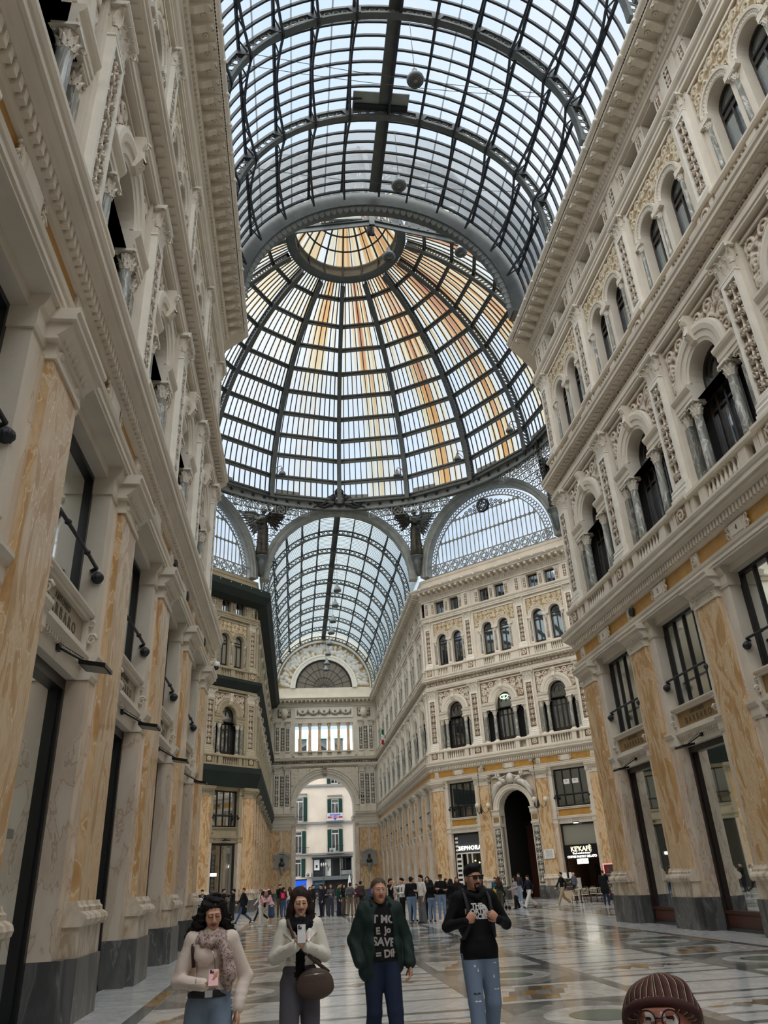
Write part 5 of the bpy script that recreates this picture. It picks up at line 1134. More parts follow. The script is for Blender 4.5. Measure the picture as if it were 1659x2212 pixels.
wtext('lettering', "KE'KAFÈ", .46, 'lit_sign', I4, g, 0, -.075, 3.2, bold=.012); wtext('lettering', '"fresh made is better"', .17, 'lit_white', I4, g, 0, -.075, 2.92, shear=.3, bold=.003); wtext('lettering', 'COFFEE PASTRY GELATO', .21, 'lit_white', I4, g, 0, -.075, 2.69, bold=.004)
g = tag(put('light_box', MB().box(-.42, .42, -.06, .06, 2.2, 2.54, 'lit_white'), q @ T(-.05, .02, 0)), 'small glowing white sign box hanging under the black coffee signboard', 'sign'); wtext('lettering', 'CREMOSA', .14, 'red', I4, g, 0, .065, 2.37, bold=.004)
l = tag(put('wall_spotlight', MB().box(-.2, .2, .0, .3, 5.02, 5.1, 'lampgrey'), q), 'lit spotlight above the coffee shop window', 'lamp'); put('lens', MB().box(-.15, .15, .04, .26, 4.98, 5.02, 'lit_white'), I4, l)
for x in (.45, -.3): l = tag(put('paper_notice', MB().box(-.26, .26, -.2, -.19, 7.85, 8.2, 'white'), q @ T(x, 0, 0)), 'white paper notice stuck in the window above the coffee shop, %s one' % ('left' if x > 0 else 'right'), 'notice', 'paper notices above the coffee shop'); wtext('lettering', 'ETI', .16, 'engraved', I4, l, 0, -.185, 8.05)
c = tag(empty('display_counter', q @ T(.75, 1.0, 0)), 'glass pastry display counter in front of the coffee shop', 'counter')
put('base', MB().box(-.72, .72, -.3, .3, 0, .5, 'cafe_base'), I4, c); m = MB()
for x in (-.72, .2, .72): m.box(x-.03, x+.03, -.3, .3, .5, 1.3, 'off_white')
for z in (.5, .76, 1.02, 1.28): m.box(-.72, .72, -.3, .3, z-.015, z+.015, 'off_white')
put('shelf_frame', m, I4, c); put('glass', MB().box(-.71, .71, .29, .3, .5, 1.28, 'glass_shop'), I4, c)
g_ = random.Random(3)
for z in (.53, .79, 1.05):
    for i in range(7): o = put('pastry', shared('pastry', lambda m: m.lathe(0, 0, [(.05, 0), (.075, .03), (.06, .07), (0, .09)], 'pastry', 8)), q @ T(.75-.6+.2*i, 1.0+g_.uniform(-.12, .15), z)); tag(o, 'pale brown pastry on the %s shelf of the glass counter' % {.53: 'bottom', .79: 'middle', 1.05: 'top'}[z], 'pastry', 'pastries on the %s counter shelf' % {.53: 'bottom', .79: 'middle', 1.05: 'top'}[z])
for k, (x, w_) in enumerate(((1.1, .36), (.62, .2))): tag(put('menu_card', MB().box(-w_/2, w_/2, -.02, .02, 0, .38, 'white'), q @ T(x, 1.0, 1.3)), '%s white menu card standing on the pastry counter' % ('wide' if k == 0 else 'narrow'), 'menu')
b = tag(empty('menu_board', T(15.75, 51.2, 0) @ RZ(R(196))), 'chalk menu board with a glowing pink frame by the corner pillar', 'board')
put('panel', MB().box(-.36, .36, -.05, .05, .35, 2.0, 'chalk'), I4, b); m = MB()
for a_, c_ in (((-.4,.06,.3),(-.4,.06,2.05)), ((.4,.06,.3),(.4,.06,2.05)), ((-.4,.06,2.05),(.4,.06,2.05)), ((-.4,.06,.3),(.4,.06,.3))): m.tube([a_, c_], .03, 'lit_pink', 6)
put('glow_frame', m, I4, b); m = MB(); m.box(-.3, .3, -.2, .2, 0, .34, 'iron_dark'); put('foot', m, I4, b); m = MB()
m.box(.02, .2, .05, .06, 1.6, 1.85, 'red')
for i in range(6): m.box(-.28, .25-.04*(i % 3), .05, .06, 1.45-.17*i, 1.48-.17*i, 'off_white')
put('chalk_writing', m, I4, b)
tag(put('drink_cabinet', MB().box(-.35, .35, -.35, .35, 0, 2.0, 'red').box(-.3, .3, .35, .37, .3, 1.9, 'red').box(-.35, .35, -.35, .38, 1.96, 2.04, 'red'), T(16.75, 51.9, 0) @ RZ(R(200))), 'red drinks cabinet behind the pink-lit menu board', 'cabinet')
# bistro chairs and tables
def chair():
    c = empty('bistro_chair'); s_ = 'rattan'; f = 'wood_chair'
    put('seat', MB().lathe(0, 0, [(0, .44), (.2, .44), (.22, .45), (.22, .47), (.2, .48), (0, .48)], 'cushion', 14), I4, c); m = MB()
    pts = [(.23*math.sin(t), -.2*math.cos(t)+.0, .66+.2*max(0, math.cos(t))**.6 if math.cos(t) > 0 else .66) for t in [R(-125+12.5*i) for i in range(21)]]
    m.tube(pts, .018, f, 6); P = [(.2*math.sin(R(q)), -.19*math.cos(R(q)), z) for q in (-60, -36, -12, 12, 36, 60) for z in (.48,)]
    for q in (-70, -48, -24, 0, 24, 48, 70): m.tube([(.2*math.sin(R(q)), -.19*math.cos(R(q)), .48), (.225*math.sin(R(q)), -.2*math.cos(R(q)), .66+.19*math.cos(R(q))**.6)], .012, 'rattan', 5)
    for z in (.56, .64, .72): m.tube([(.21*math.sin(R(q)), -.195*math.cos(R(q)), z) for q in range(-50, 51, 20)], .012, 'rattan', 5)
    put('backrest', m, I4, c)
    for x in (-1, 1):
        for y in (-1, 1): put('leg', shared(('chleg', x, y), lambda m, x=x, y=y: m.tube([(x*.16, y*.16, .46), (x*.19, y*.2, 0)], .016, f, 6)), I4, c)
    put('stretcher', MB().tube([(.17*math.cos(t*PI/6), .17*math.sin(t*PI/6), .22) for t in range(13)], .01, f, 5), I4, c); return c
def copy_tree(o, M, parent=None):
    c = o.copy(); COL.objects.link(c)
    if parent is not None: c.parent = parent
    if M is not None: c.matrix_basis = M
    for ch in o.children: copy_tree(ch, None, c)
    return c
ch0 = chair(); spots = [((12.14, 47.6), 30, 'set apart at the left end of the row'), ((12.95, 48.3), 10, 'second from the left end'), ((13.72, 49.0), -15, 'behind the front row by the first table'), ((13.7, 47.75), 25, 'between the two tables in front'), ((14.6, 49.4), -10, 'behind the man in the long coat'), ((14.9, 48.5), -30, 'by the corner pillar at the right end')]
for i, ((x, y), a_, lb) in enumerate(spots):
    M_ = T(x, y, 0) @ RZ(R(a_)); o = ch0 if i == 0 else copy_tree(ch0, M_); o.matrix_basis = M_; tag(o, 'brown bistro chair with pale woven back, %s' % lb, 'chair', 'bistro chairs outside the coffee shop')
for i, (x, y) in enumerate(((13.05, 49.35), (14.35, 50.2))):
    t = tag(empty('bistro_table', T(x, y, 0)), 'small round bistro table with pale top, %s' % ('left one' if i == 0 else 'right one'), 'table', 'bistro tables outside the coffee shop')
    put('tabletop', shared('btop', lambda m: m.lathe(0, 0, [(0, .72), (.33, .72), (.34, .74), (.33, .755), (0, .755)], 'off_white', 18)), I4, t); put('leg', shared('bleg', lambda m: m.lathe(0, 0, [(.2, 0), (.05, .04), (.03, .1), (.03, .72)], 'iron_dark', 10)), I4, t)
# lantern clusters hung either side of the portal
for i, s_ in enumerate((5.06, 10.27)):
    c = tag(empty('hanging_lantern', F @ T(U(s_), 1.0, 6.5)), 'black iron lantern with three round globes hanging %s of the portal' % ('left' if i == 0 else 'right'), 'lamp', 'globe lanterns beside the portal')
    m = MB(); m.tube([(0, 0, .1), (0, 0, 3.3)], .02, 'iron_dark', 5); m.tube([(0, 0, 3.3), (0, -.5, 3.45)], .03, 'iron_dark', 5); m.lathe(0, 0, [(.02, 2.6), (.05, 2.7), (.02, 2.8)], 'iron_dark', 6); put('rod', m, I4, c)
    m = MB(); m.lathe(0, 0, [(.0, -.3), (.06, -.2), (.12, 0), (.08, .2), (.03, .5)], 'iron_dark', 8)
    for k in range(3): a_ = R(90+120*k); m.tube([(0, 0, .1), (.3*math.cos(a_), .3*math.sin(a_), -.25), (.55*math.cos(a_), .55*math.sin(a_), -.1), (.58*math.cos(a_), .58*math.sin(a_), .12)], .025, 'iron_dark', 5)
    put('arms', m, I4, c)
    for k in range(3): a_ = R(90+120*k); put('globe', shared('globe', lambda m: m.lathe(0, 0, [(0, 0), (.12, .05), (.19, .18), (.17, .3), (.08, .4), (0, .42)], 'globe', 12)), T(.58*math.cos(a_), .58*math.sin(a_), .12), c)
    sp = tag(put('loudspeaker', MB().lathe(0, 0, [(.05, -.12), (.1, -.02), (.17, .1), (.15, .1), (.05, 0)], 'iron_grey', 12).tube([(0, 0, -.1), (0, .05, -.4)], .03, 'iron_dark', 5), F @ T(U(s_)+(.3 if i else -.3), .7, 9.85) @ Matrix.Rotation(R(-70), 4, 'X')), 'round grey loudspeaker under the cornice %s of the portal' % ('left' if i == 0 else 'right'), 'loudspeaker')
# neon mark in the middle arched window
Wn = tag(put('neon_sign', MB().tube([(.33*math.cos(t*PI/10)*(1.15), .0, .17*math.sin(t*PI/10)) for t in range(21)], .03, 'lit_white', 6, True, False), F @ T(U(7.62), -.28, 15.45)), 'glowing oval neon sign in the middle arched window over the portal', 'sign')
put('mark', MB().tube([(.14, .02, .12), (.02, .02, .05), (-.02, .02, -.18), (-.1, .02, .1)], .04, 'lit_green', 6), I4, Wn); put('mark', MB().tube([(-.02, .02, -.18), (.06, .02, -.05)], .045, 'lit_sign', 6), I4, Wn)

# ------------------------------------------------------------------ left diagonal wall: shop and nets
F = FR['DL']; a = (DS[1]-DS[0])/2-.9
for i in (0, 1):
    a = (DS[i+1]-DS[i])/2-.9; q = F @ T((DS[i]+DS[i+1])/2, 0, 0)
    m = MB(); [m.box(*sorted((k*a, k*(a-.08))), -.34, -.16, 0, 5.02, 'iron_dark') for k in (-1, 1)]; m.box(-a, a, -.34, -.16, 4.86, 5.02, 'iron_dark'); m.box(-.04, .04, -.3, -.2, 0, 4.9, 'iron_dark'); d = struct(put(door_name(), m, q))
    put('pane', MB().quad((-a,-.26,0),(a,-.26,0),(a,-.26,4.9),(-a,-.26,4.9), 'glass_shop'), I4, d)
    m = MB(); shell(m, [(-a-.2,-.4),(-a-.2,-3.5),(a+.2,-3.5),(a+.2,-.4)], 0, 5.1, 'steel_back'); m.quad((-a,-.4,5.1),(a,-.4,5.1),(a,-3.5,5.1),(-a,-3.5,5.1), 'shop_pale'); m.box(-a, a, -3.5, -.4, -.01, .01, 'fl_grey'); m.box(-a+.02, -.1, -.6, -.5, 0, 4.85, 'stone_grey'); put('shop_room', m, I4, d)
    if i == 0:
        g = tag(put('shop_sign', text_mb('SALDI', .3, 'lit_white', .02, .01), q @ T(.75, -.2, 2.75) @ TXT), 'glowing white SALDI lettering in the far left shop window', 'sign'); put('underline', MB().box(.0, .5, -.02, .02, -.26, -.22, 'lit_white'), Matrix.Rotation(0, 4, 'X'), g)
        l = tag(put('floodlight', MB().box(-.28, .28, .2, .55, 5.16, 5.24, 'black_frame').tube([(0, .1, 5.3), (0, .4, 5.24)], .03, 'iron_dark', 5), q), 'black floodlight over the far left shop door', 'lamp')
pth = [(-(W2+11.24), FY-11.24), (-W2, FY), (-W2, YP-.6)]
for nm, pr, lb in (('upper', [(1.3,26.72),(1.34,26.1),(.95,25.5),(.16,25.2)], 'under the roof cornice of the far left wall'), ('middle', [(.7,18.18),(.72,17.9),(.4,17.4),(.12,17.1)], 'under the middle cornice of the far left wall'), ('lower', [(.84,10.8),(.88,10.35),(.66,9.7),(.5,9.2)], 'under the lower cornice of the far left wall')):
    m = MB(); run(m, pth, -1, pr, 'net'); tag(put('safety_net', m), 'dark green safety net hung %s' % lb, 'net', 'green nets on the far left wall')

# ------------------------------------------------------------------ lamps hanging in the roof
def bell(c, r=.38):
    put('shade', shared(('shade', r), lambda m: m.lathe(0, 0, [(.0, -.12*r/.38), (r*.9, -.1*r/.38), (r, -.02*r/.38), (r*.92, .1*r/.38), (r*.45, .38*r/.38), (r*.3, .5*r/.38), (r*.3, .62*r/.38), (r*.12, .7*r/.38), (0, .72*r/.38)], 'lampgrey', 16)), I4, c)
    put('grille', shared(('grl', r), lambda m: [m.archring(0, 0, SECT(r*q, r*q+.02, -.01, .01), 'iron_dark', 0, 2*PI, 16, False) for q in (.3, .55, .8)] and None), T(0, 0, -.13) @ Matrix.Rotation(PI/2, 4, 'X'), c)
for i, (x, y, z, zt, lb) in enumerate(((.67, 19.84, 32.0, 35.9, 'large grey bell lamp hanging under the near glass vault, nearer one'), (.64, 25.2, 32.0, 35.9, 'large grey bell lamp hanging under the near glass vault, farther one'), (.99, 31.8, 34.0, 45.7, 'grey bell lamp hanging below the eye of the dome'), (5.1, 31.2, 34.0, 41.5, 'grey bell lamp hanging under the right flank of the dome'))):
    c = tag(empty('pendant_lamp', T(x, y, z)), lb, 'lamp', 'bell lamps hanging in the roof'); bell(c); put('cable', MB().tube([(0, 0, .7), (0, 0, zt-z)], .015, 'iron_dark', 4), I4, c)
for i, y in enumerate((77.5, 82.5, 88.3, 93, 98, 103, 108, 111.5)):
    c = tag(empty('pendant_lamp', T(.25, y, 30.6)), 'small bell lamp hanging on the axis of the far vault, %s from the dome' % ('first', 'second', 'third', 'fourth', 'fifth', 'sixth', 'seventh', 'eighth')[i], 'lamp', 'bell lamps hanging in a row under the far vault'); bell(c, .45); put('cable', MB().tube([(0, 0, .8), (0, 0, 5.4)], .02, 'iron_dark', 4), I4, c)
for i, (az, lb) in enumerate(((-22.5, 'left of the shield'), (22.5, 'right of the shield'), (45, 'above the star lunette'), (67.5, 'behind the right cornice'))):
    c = tag(empty('bracket_lamp', T(0, YO, 0) @ RZ(-R(az)) @ T(.7 if az < 0 else -.7, 16.5, 37.9)), 'bell lamp on an iron bracket at the foot of the dome, %s' % lb, 'lamp', 'bracket lamps round the dome foot'); bell(c, .36); k = -1 if az < 0 else 1
    put('bracket', MB().tube([(0, 0, .7), (k*.1, .2, 1.0), (k*.7, 1.0, .9)], .04, 'iron_grey', 5).tube([(0, .1, .8), (k*.7, 1.0, -.2)], .03, 'iron_grey', 5).tube([(k*.3, .45, .95), (k*.7, 1.0, .2)], .03, 'iron_grey', 5), I4, c)
for i, (a_, b_, lb) in enumerate((((-6.6, 20.0, 32.4), (6.6, 20.6, 32.6), 'thin wire strung across the near vault past the nearer bell lamp'), ((-6.6, 19.4, 32.3), (6.6, 20.3, 32.4), 'thin wire strung across the near vault just before the nearer bell lamp'), ((-6.6, 25.0, 32.4), (6.6, 25.6, 32.5), 'thin wire strung across the near vault past the farther bell lamp'))):
    A_, B2 = Vector(a_), Vector(b_); tag(put('wire', MB().tube([A_.lerp(B2, t/12)-Vector((0, 0, 1.2*(t/12)*(1-t/12))) for t in range(13)], .012, 'iron_dark', 4)), lb, 'wire')
# dome camera on the left corner, small frieze speakers, flag
c = tag(empty('security_camera', T(-7.3, 29.5, 9.55)), 'white dome security camera on the left corner under the cornice', 'camera'); put('housing', MB().lathe(0, 0, [(.13, -.02), (.15, .06), (.13, .16), (.05, .2)], 'white', 12).tube([(0, 0, .18), (-.1, 0, .3), (-.35, 0, .3)], .03, 'white', 5), I4, c); put('lens_dome', MB().lathe(0, 0, [(0, -.16), (.09, -.12), (.12, -.02)], 'black_frame', 12), I4, c)
for i, (s_, y) in enumerate(((1, 24.0), (-1, 26.9), (-1, 22.1), (-1, 19.6))):
    tag(put('frieze_speaker', MB().lathe(0, 0, [(.15, 0), (.16, .08), (.12, .1), (.05, .06), (0, .06)], 'iron_dark', 12), T(s_*(W2-.4), y, 9.76) @ Matrix.Rotation(-s_*PI/2, 4, 'Y')), 'small dark loudspeaker on the ochre frieze of the %s wall%s' % (('right' if s_ > 0 else 'left'), ('', ', last before the corner', ', by the second bay', ', by the third bay')[i]), 'loudspeaker')
fl = tag(empty('flag', T(7.5, 98.9, 17.2)), 'green, white and red flag on a pole from the far right wall', 'flag'); put('pole', MB().tube([(.3, 0, .2), (-.7, 0, 2.3)], .03, 'iron_dark', 5), I4, fl)
m = MB()
for k, mt in enumerate(('flag_green', 'white', 'flag_red')):
    P = [[(-.68+.32*i/8+.3*k*.0-.0+.04*math.sin(z*3+k), .1*math.sin(i*.8+z*2)+.3*(k-1)*.4, 2.2-.62*k-.62*z/6*1.0-.1*i/8) for i in range(9)] for z in range(7)]; m.grid(np.array(P), mt, None, True)
put('cloth', m, I4, fl)

# ------------------------------------------------------------------ busts and plaques on the pavilion piers
for k, lb in ((-1, 'left'), (1, 'right')):
    x = 5.98*k
    p = tag(put('memorial_plaque', MB().box(-1.0, 1.0, -.05, .12, -.9, .7, 'stone_grey').archring(0, -.1, SECT(.9, 1.12, -.05, .2), 'stone_grey', R(38), R(142), 12).box(-1.15, -.9, 0, .2, .2, .75, 'stone_grey').box(.9, 1.15, 0, .2, .2, .75, 'stone_grey').box(-1.2, 1.2, -.05, .18, -1.0, -.85, 'stone_grey'), T(x, YP-.32, 4.9) @ RZ(PI)), 'grey memorial plaque with curved top on the %s pier of the end wall' % lb, 'plaque', 'memorial plaques on the end wall')
    for i in range(4): wtext('lettering', 'A RICORDO'[:9-i], .13, 'engraved', I4, p, 0, .125, .45-.18*i, extrude=.003)
    b = tag(put('bust', MB().lathe(0, 0, [(0, .0), (.28, .02), (.42, .25), (.38, .42), (.16, .55), (.12, .64), (.17, .74), (.2, .88), (.17, 1.02), (.08, 1.1), (0, 1.12)], 'bronze', 14), T(x, YP-.75, 4.1)), 'dark bronze bust on a bracket, %s pier of the end wall' % lb, 'sculpture', 'busts on the end wall')
    put('bracket', MB().lathe(0, 0, [(.02, -1.1), (.14, -.95), (.16, -.6), (.28, -.25), (.36, -.06), (.36, 0)], 'stone_grey', 10), I4, b)

# ------------------------------------------------------------------ street and house beyond the arch
h = tag(empty('house', T(0, 131, 0)), 'pale pink plastered house with green shutters seen through the far arch', 'building')
put('wall', MB().box(-14, 14, 0, 1, 0, 20.5, 'far_wall'), I4, h)
for z in (16.4, 10.7, 6.1): put('band', MB().box(-14, 14, -.25, .05, z-.18, z+.12, 'stone_grey'), I4, h)
def house_window(x, z0, z1, w_, sh=(1, 1), hood=True):
    o = put('window', MB().box(-w_/2, w_/2, -.06, .02, z0, z1, 'white'), T(x, 0, 0), h); put('pane', MB().box(-w_/2+.1, -.05, -.08, -.05, z0+.1, z1-.7, 'glass_dark').box(.05, w_/2-.1, -.08, -.05, z0+.1, z1-.7, 'glass_dark').box(-w_/2+.1, w_/2-.1, -.08, -.05, z1-.55, z1-.1, 'glass_dark'), I4, o)
    for k, on in zip((-1, 1), sh):
        if on:
            m = MB(); m.box(k*w_/2, k*(w_/2+.62), -.14, -.06, z0, z1, 'shutter'); [m.box(k*(w_/2+.06), k*(w_/2+.56), -.17, -.13, z0+.1+.14*i, z0+.16+.14*i, 'shutter') for i in range(int((z1-z0-.2)/.14))]; put('shutter', m, I4, o)
    if hood: put('hood', MB().box(-w_/2-.6, w_/2+.6, -.4, .0, z1+.45, z1+.62, 'stone_grey').box(-w_/2-.4, w_/2+.4, -.2, .0, z1+.1, z1+.45, 'far_wall'), I4, o)
def balcony(x, z, w_):
    m = MB(); m.box(-w_/2, w_/2, -.75, 0, z-.14, z, 'stone_grey'); o = put('balcony', m, T(x, 0, 0), h); m = MB(); m.box(-w_/2, w_/2, -.74, -.7, z+.92, z+.97, 'iron_dark')
    for i in range(int(w_/.14)): m.box(-w_/2+.14*i, -w_/2+.14*i+.02, -.73, -.71, z, z+.95, 'iron_dark')
    put('railing', m, I4, o)
house_window(2.24, 11.0, 14.2, 1.2); balcony(2.2, 10.85, 2.8); house_window(2.2, 6.35, 9.6, 1.2); balcony(2.2, 6.2, 2.7); house_window(-3.7, 11.0, 14.6, 1.6, (0, 1)); balcony(-3.5, 10.7, 2.4); house_window(-3.7, 6.3, 9.5, 1.2, (0, 1)); balcony(-3.2, 6.15, 2.6); house_window(-3.7, 2.9, 5.5, 1.0, (1, 1), False); house_window(2.2, 16.6, 19.2, 1.2, (1, 1), False)
b = tag(put('banner', MB().box(-1.32, 1.32, -.02, .02, 0, 1.15, 'banner_grey'), T(2.2, 130.2, 10.87)), 'grey banner with blue and red lettering on the upper balcony beyond the arch', 'banner')
TX2 = Matrix(((1,0,0,0),(0,0,-1,0),(0,1,0,0),(0,0,0,1)))
put('lettering', text_mb('ARTIGIANI', .36, 'blue_ink', .003, .01), T(0, -.03, .86) @ TX2, b); put('ribbon', MB().box(-1.2, 1.2, -.035, -.025, .38, .62, 'red_ink'), I4, b); put('lettering', text_mb('NAPOLETANI', .2, 'white', .003, .004), T(0, -.04, .5) @ TX2, b); put('emblem', MB().add([(-.25, -.03, .36), (0, -.03, .02), (.25, -.03, .36), (.25, -.03, .7), (-.25, -.03, .7)], [(0, 1, 2, 3, 4)], 'blue_ink'), I4, b)
def aircon(loc, lb): o = tag(put('air_conditioner', MB().box(-.45, .45, -.2, .2, 0, .65, 'off_white'), T(*loc)), lb, 'air conditioner'); put('fan_grille', MB().lathe(0, 0, [(0, 0), (.24, 0), (.26, .03)], 'iron_grey', 14), T(-.08, -.2, .33) @ Matrix.Rotation(PI/2, 4, 'X'), o)
aircon((1.7, 130.5, 6.2), 'white air conditioner on the lower balcony beyond the arch'); aircon((-2.1, 130.7, 2.85), 'white air conditioner above the blue poster beyond the arch')
sh = tag(empty('street_shop', T(1.65, 130.4, 0)), 'grey street shop front with a wide upper window beyond the arch', 'shop')
put('canopy', MB().box(-3.2, 3.2, -.5, .6, 5.4, 5.6, 'iron_dark'), I4, sh); put('fascia', MB().box(-3.15, 3.15, -.3, .6, 2.3, 2.85, 'lampgrey'), I4, sh); put('wall', MB().box(-3.1, 3.1, .3, .6, 0, 5.4, 'steel_back'), I4, sh)
m = MB(); [m.box(x-.06, x+.06, -.1, .3, 2.85, 5.4, 'iron_grey') for x in (-3.05, -1.1, 1.25, 3.05)]; put('window_frame', m, I4, sh); put('pane', MB().box(1.3, 3.0, .05, .2, 3.7, 5.3, 'glass_dark'), I4, sh); put('panel', MB().box(1.3, 3.0, .0, .2, 2.95, 3.6, 'iron_grey'), I4, sh); put('panel', MB().box(-2.9, -1.2, .05, .2, 2.95, 3.6, 'iron_dark'), I4, sh)
put('poster', MB().box(-2.85, -2.0, .02, .06, 3.75, 5.25, 'white').box(-2.6, -2.3, .0, .02, 4.1, 4.5, 'iron_dark'), I4, sh); put('plant_mural', MB().box(-1.0, -.2, .2, .25, 2.9, 5.3, 'off_white').join(MB().tube([(-.7, .15, 3.6), (-.6, .15, 4.0), (-.3, .15, 4.3)], .04, 'iron_dark', 4)).join(MB().tube([(-.62, .15, 3.7), (-.7, .15, 4.2), (-.8, .15, 4.5)], .04, 'iron_dark', 4)), I4, sh); put('doorway', MB().box(.2, 1.2, .1, .25, 2.9, 5.0, 'dark_room'), I4, sh)
put('signboard', MB().box(-3.0, -1.2, -.1, .2, 1.2, 2.25, 'teal'), I4, sh); put('lettering', text_mb('AZZURRO', .3, 'stone_grey', .005), T(-2.1, -.12, 1.85) @ TX2, sh); put('doorway', MB().box(-.9, 2.6, .1, .28, .1, 2.2, 'dark_room'), I4, sh)
tag(put('poster_panel', MB().box(-.9, .9, -.06, .06, .9, 2.4, 'lit_blue').box(-.45, .1, -.08, -.05, 1.0, 1.6, 'white').box(-1.0, 1.0, -.1, .1, 2.4, 2.6, 'iron_dark').box(-.95, -.85, -.05, .05, 0, .9, 'iron_dark').box(.85, .95, -.05, .05, 0, .9, 'iron_dark'), T(-3.3, 128.5, 0)), 'bright blue poster panel with a white figure beyond the far arch', 'poster')
l = tag(put('street_lamp', MB().lathe(0, 0, [(.14, 0), (.09, .3), (.05, .8), (.045, 4.2)], 'iron_dark', 8), T(.15, 126.5, 0)), 'black street lamp with lanterns beyond the far arch', 'lamp'); m = MB(); m.box(-.35, .35, -.03, .03, 4.1, 4.16, 'iron_dark'); [m.lathe(x, 0, [(.06, 4.15), (.13, 4.5), (.04, 4.65), (0, 4.75)], 'off_white', 6) for x in (-.33, 0, .33)]; put('lantern', m, I4, l)
tag(put('parasol', MB().lathe(0, 0, [(.3, 1.2), (.22, 1.9), (.08, 2.7), (0, 2.9)], 'off_white', 8).lathe(0, 0, [(.03, 0), (.03, 1.2)], 'iron_grey', 6), T(3.9, 124, 0)), 'folded pale parasol beyond the far arch', 'parasol')
struct(put('street', MB().box(-16, 16, YP+3.9, 135, -.06, -.003, 'fl_grey')))
bl = tag(empty('apartment_block', T(0, 152, 0)), 'white apartment block with awnings seen through the loggia', 'building'); put('wall', MB().box(-12, 12, 0, 1, 0, 29.2, 'white'), I4, bl)
for x in (-2.9, 1.0, 4.2): o = put('window', MB().box(-.8, .8, -.1, .05, 25.2, 27.4, 'glass_dark'), T(x, 0, 0), bl); put('awning', MB().prof([(-.1, 28.0), (-.7, 27.4), (-.7, 27.3), (-.05, 27.9)], -1.0, 1.0, 'awning'), I4, o)
for x in (-3, 1, 4.2): put('balcony', MB().box(-1.3, 1.3, -.8, 0, 23.4, 24.6, 'white').box(-1.2, 1.2, -.8, -.2, 24.6, 24.8, 'stone_grey'), T(x, 0, 0), bl)
# ------------------------------------------------------------------ figures: smooth-blended volumes meshed as one skin
def _smin(a, b, k):
    h = np.clip(.5+.5*(b-a)/k, 0, 1); return b*(1-h)+a*h-k*h*(1-h)
class Vol:
    def __init__(s): s.p = []
    def cap(s, a, b, ra, rb, mat, k=.02, sc=(1, 1, 1)): s.p.append(('c', np.array(a, float), np.array(b, float), ra, rb, mat, k, np.array(sc, float))); return s
    def ell(s, c, r, mat, k=.02): s.p.append(('e', np.array(c, float), np.array(r, float), 0, 0, mat, k, None)); return s
    def cut(s, c, r, k=.01): s.p.append(('x', np.array(c, float), np.array(r, float), 0, 0, None, k, None)); return s
    def chain(s, pts, rs, mat, k=.02):
        for a, b, ra, rb in zip(pts, pts[1:], rs, rs[1:]): s.cap(a, b, ra, rb, mat, k)
        return s
    def build(s, vox, rough=0.0, seed=0, rscale=14):
        lo = np.min([np.minimum(p[1]-max(p[3], np.max(p[2]) if p[0] == 'e' else 0), (p[2]-p[4]) if p[0] == 'c' else p[1]-np.max(p[2])) for p in s.p if p[0] != 'x'], 0)-3*vox
        hi = np.max([np.maximum(p[1]+max(p[3], np.max(p[2]) if p[0] == 'e' else 0), (p[2]+p[4]) if p[0] == 'c' else p[1]+np.max(p[2])) for p in s.p if p[0] != 'x'], 0)+3*vox
        n = np.ceil((hi-lo)/vox).astype(int)+1; ax = [lo[i]+vox*np.arange(n[i]) for i in range(3)]
        Fd = np.full(n, 1.0, np.float32); best = np.full(n, 9.0, np.float32); lab = np.zeros(n, np.int16); mats = []
        for p in s.p:
            kind, a, b, ra, rb, mat, k, sc = p; mg = .05+k
            if kind == 'c': l, h = np.minimum(a-ra, b-rb)-mg, np.maximum(a+ra, b+rb)+mg
            else: l, h = a-b-mg, a+b+mg
            i0 = np.clip(np.floor((l-lo)/vox).astype(int), 0, n); i1 = np.clip(np.ceil((h-lo)/vox).astype(int)+1, 0, n)
            if np.any(i1 <= i0): continue
            sl = tuple(slice(i0[i], i1[i]) for i in range(3)); X, Y, Z = np.meshgrid(*[ax[i][sl[i]] for i in range(3)], indexing='ij')
            if kind == 'c':
                u = b-a; L2 = max(u@u, 1e-9); t = np.clip(((X-a[0])*u[0]+(Y-a[1])*u[1]+(Z-a[2])*u[2])/L2, 0, 1)
                d = np.sqrt(((X-a[0]-t*u[0])/sc[0])**2+((Y-a[1]-t*u[1])/sc[1])**2+((Z-a[2]-t*u[2])/sc[2])**2)-(ra+(rb-ra)*t)
            else:
                q0 = np.sqrt(((X-a[0])/b[0])**2+((Y-a[1])/b[1])**2+((Z-a[2])/b[2])**2); q1 = np.sqrt(((X-a[0])/b[0]**2)**2+((Y-a[1])/b[1]**2)**2+((Z-a[2])/b[2]**2)**2); d = q0*(q0-1)/np.maximum(q1, 1e-6)
            d = d.astype(np.float32)
            if kind == 'x': Fd[sl] = -_smin(-Fd[sl], d, k)
            else:
                if mat not in mats: mats.append(mat)
                i = mats.index(mat); m = d < best[sl]; best[sl] = np.where(m, d, best[sl]); lab[sl] = np.where(m, i, lab[sl]); Fd[sl] = _smin(Fd[sl], d, k)
        if rough:
            g = np.random.default_rng(seed); X, Y, Z = np.meshgrid(*ax, indexing='ij'); N_ = 0
            for j in range(7): w = g.normal(0, rscale, 3); w[2] *= .8; N_ = N_+np.sin(X*w[0]+Y*w[1]+Z*w[2]+g.uniform(0, 6))
            Fd = Fd+(rough*N_/2.6).astype(np.float32)
        return nets(Fd, lo, vox, lab, mats)
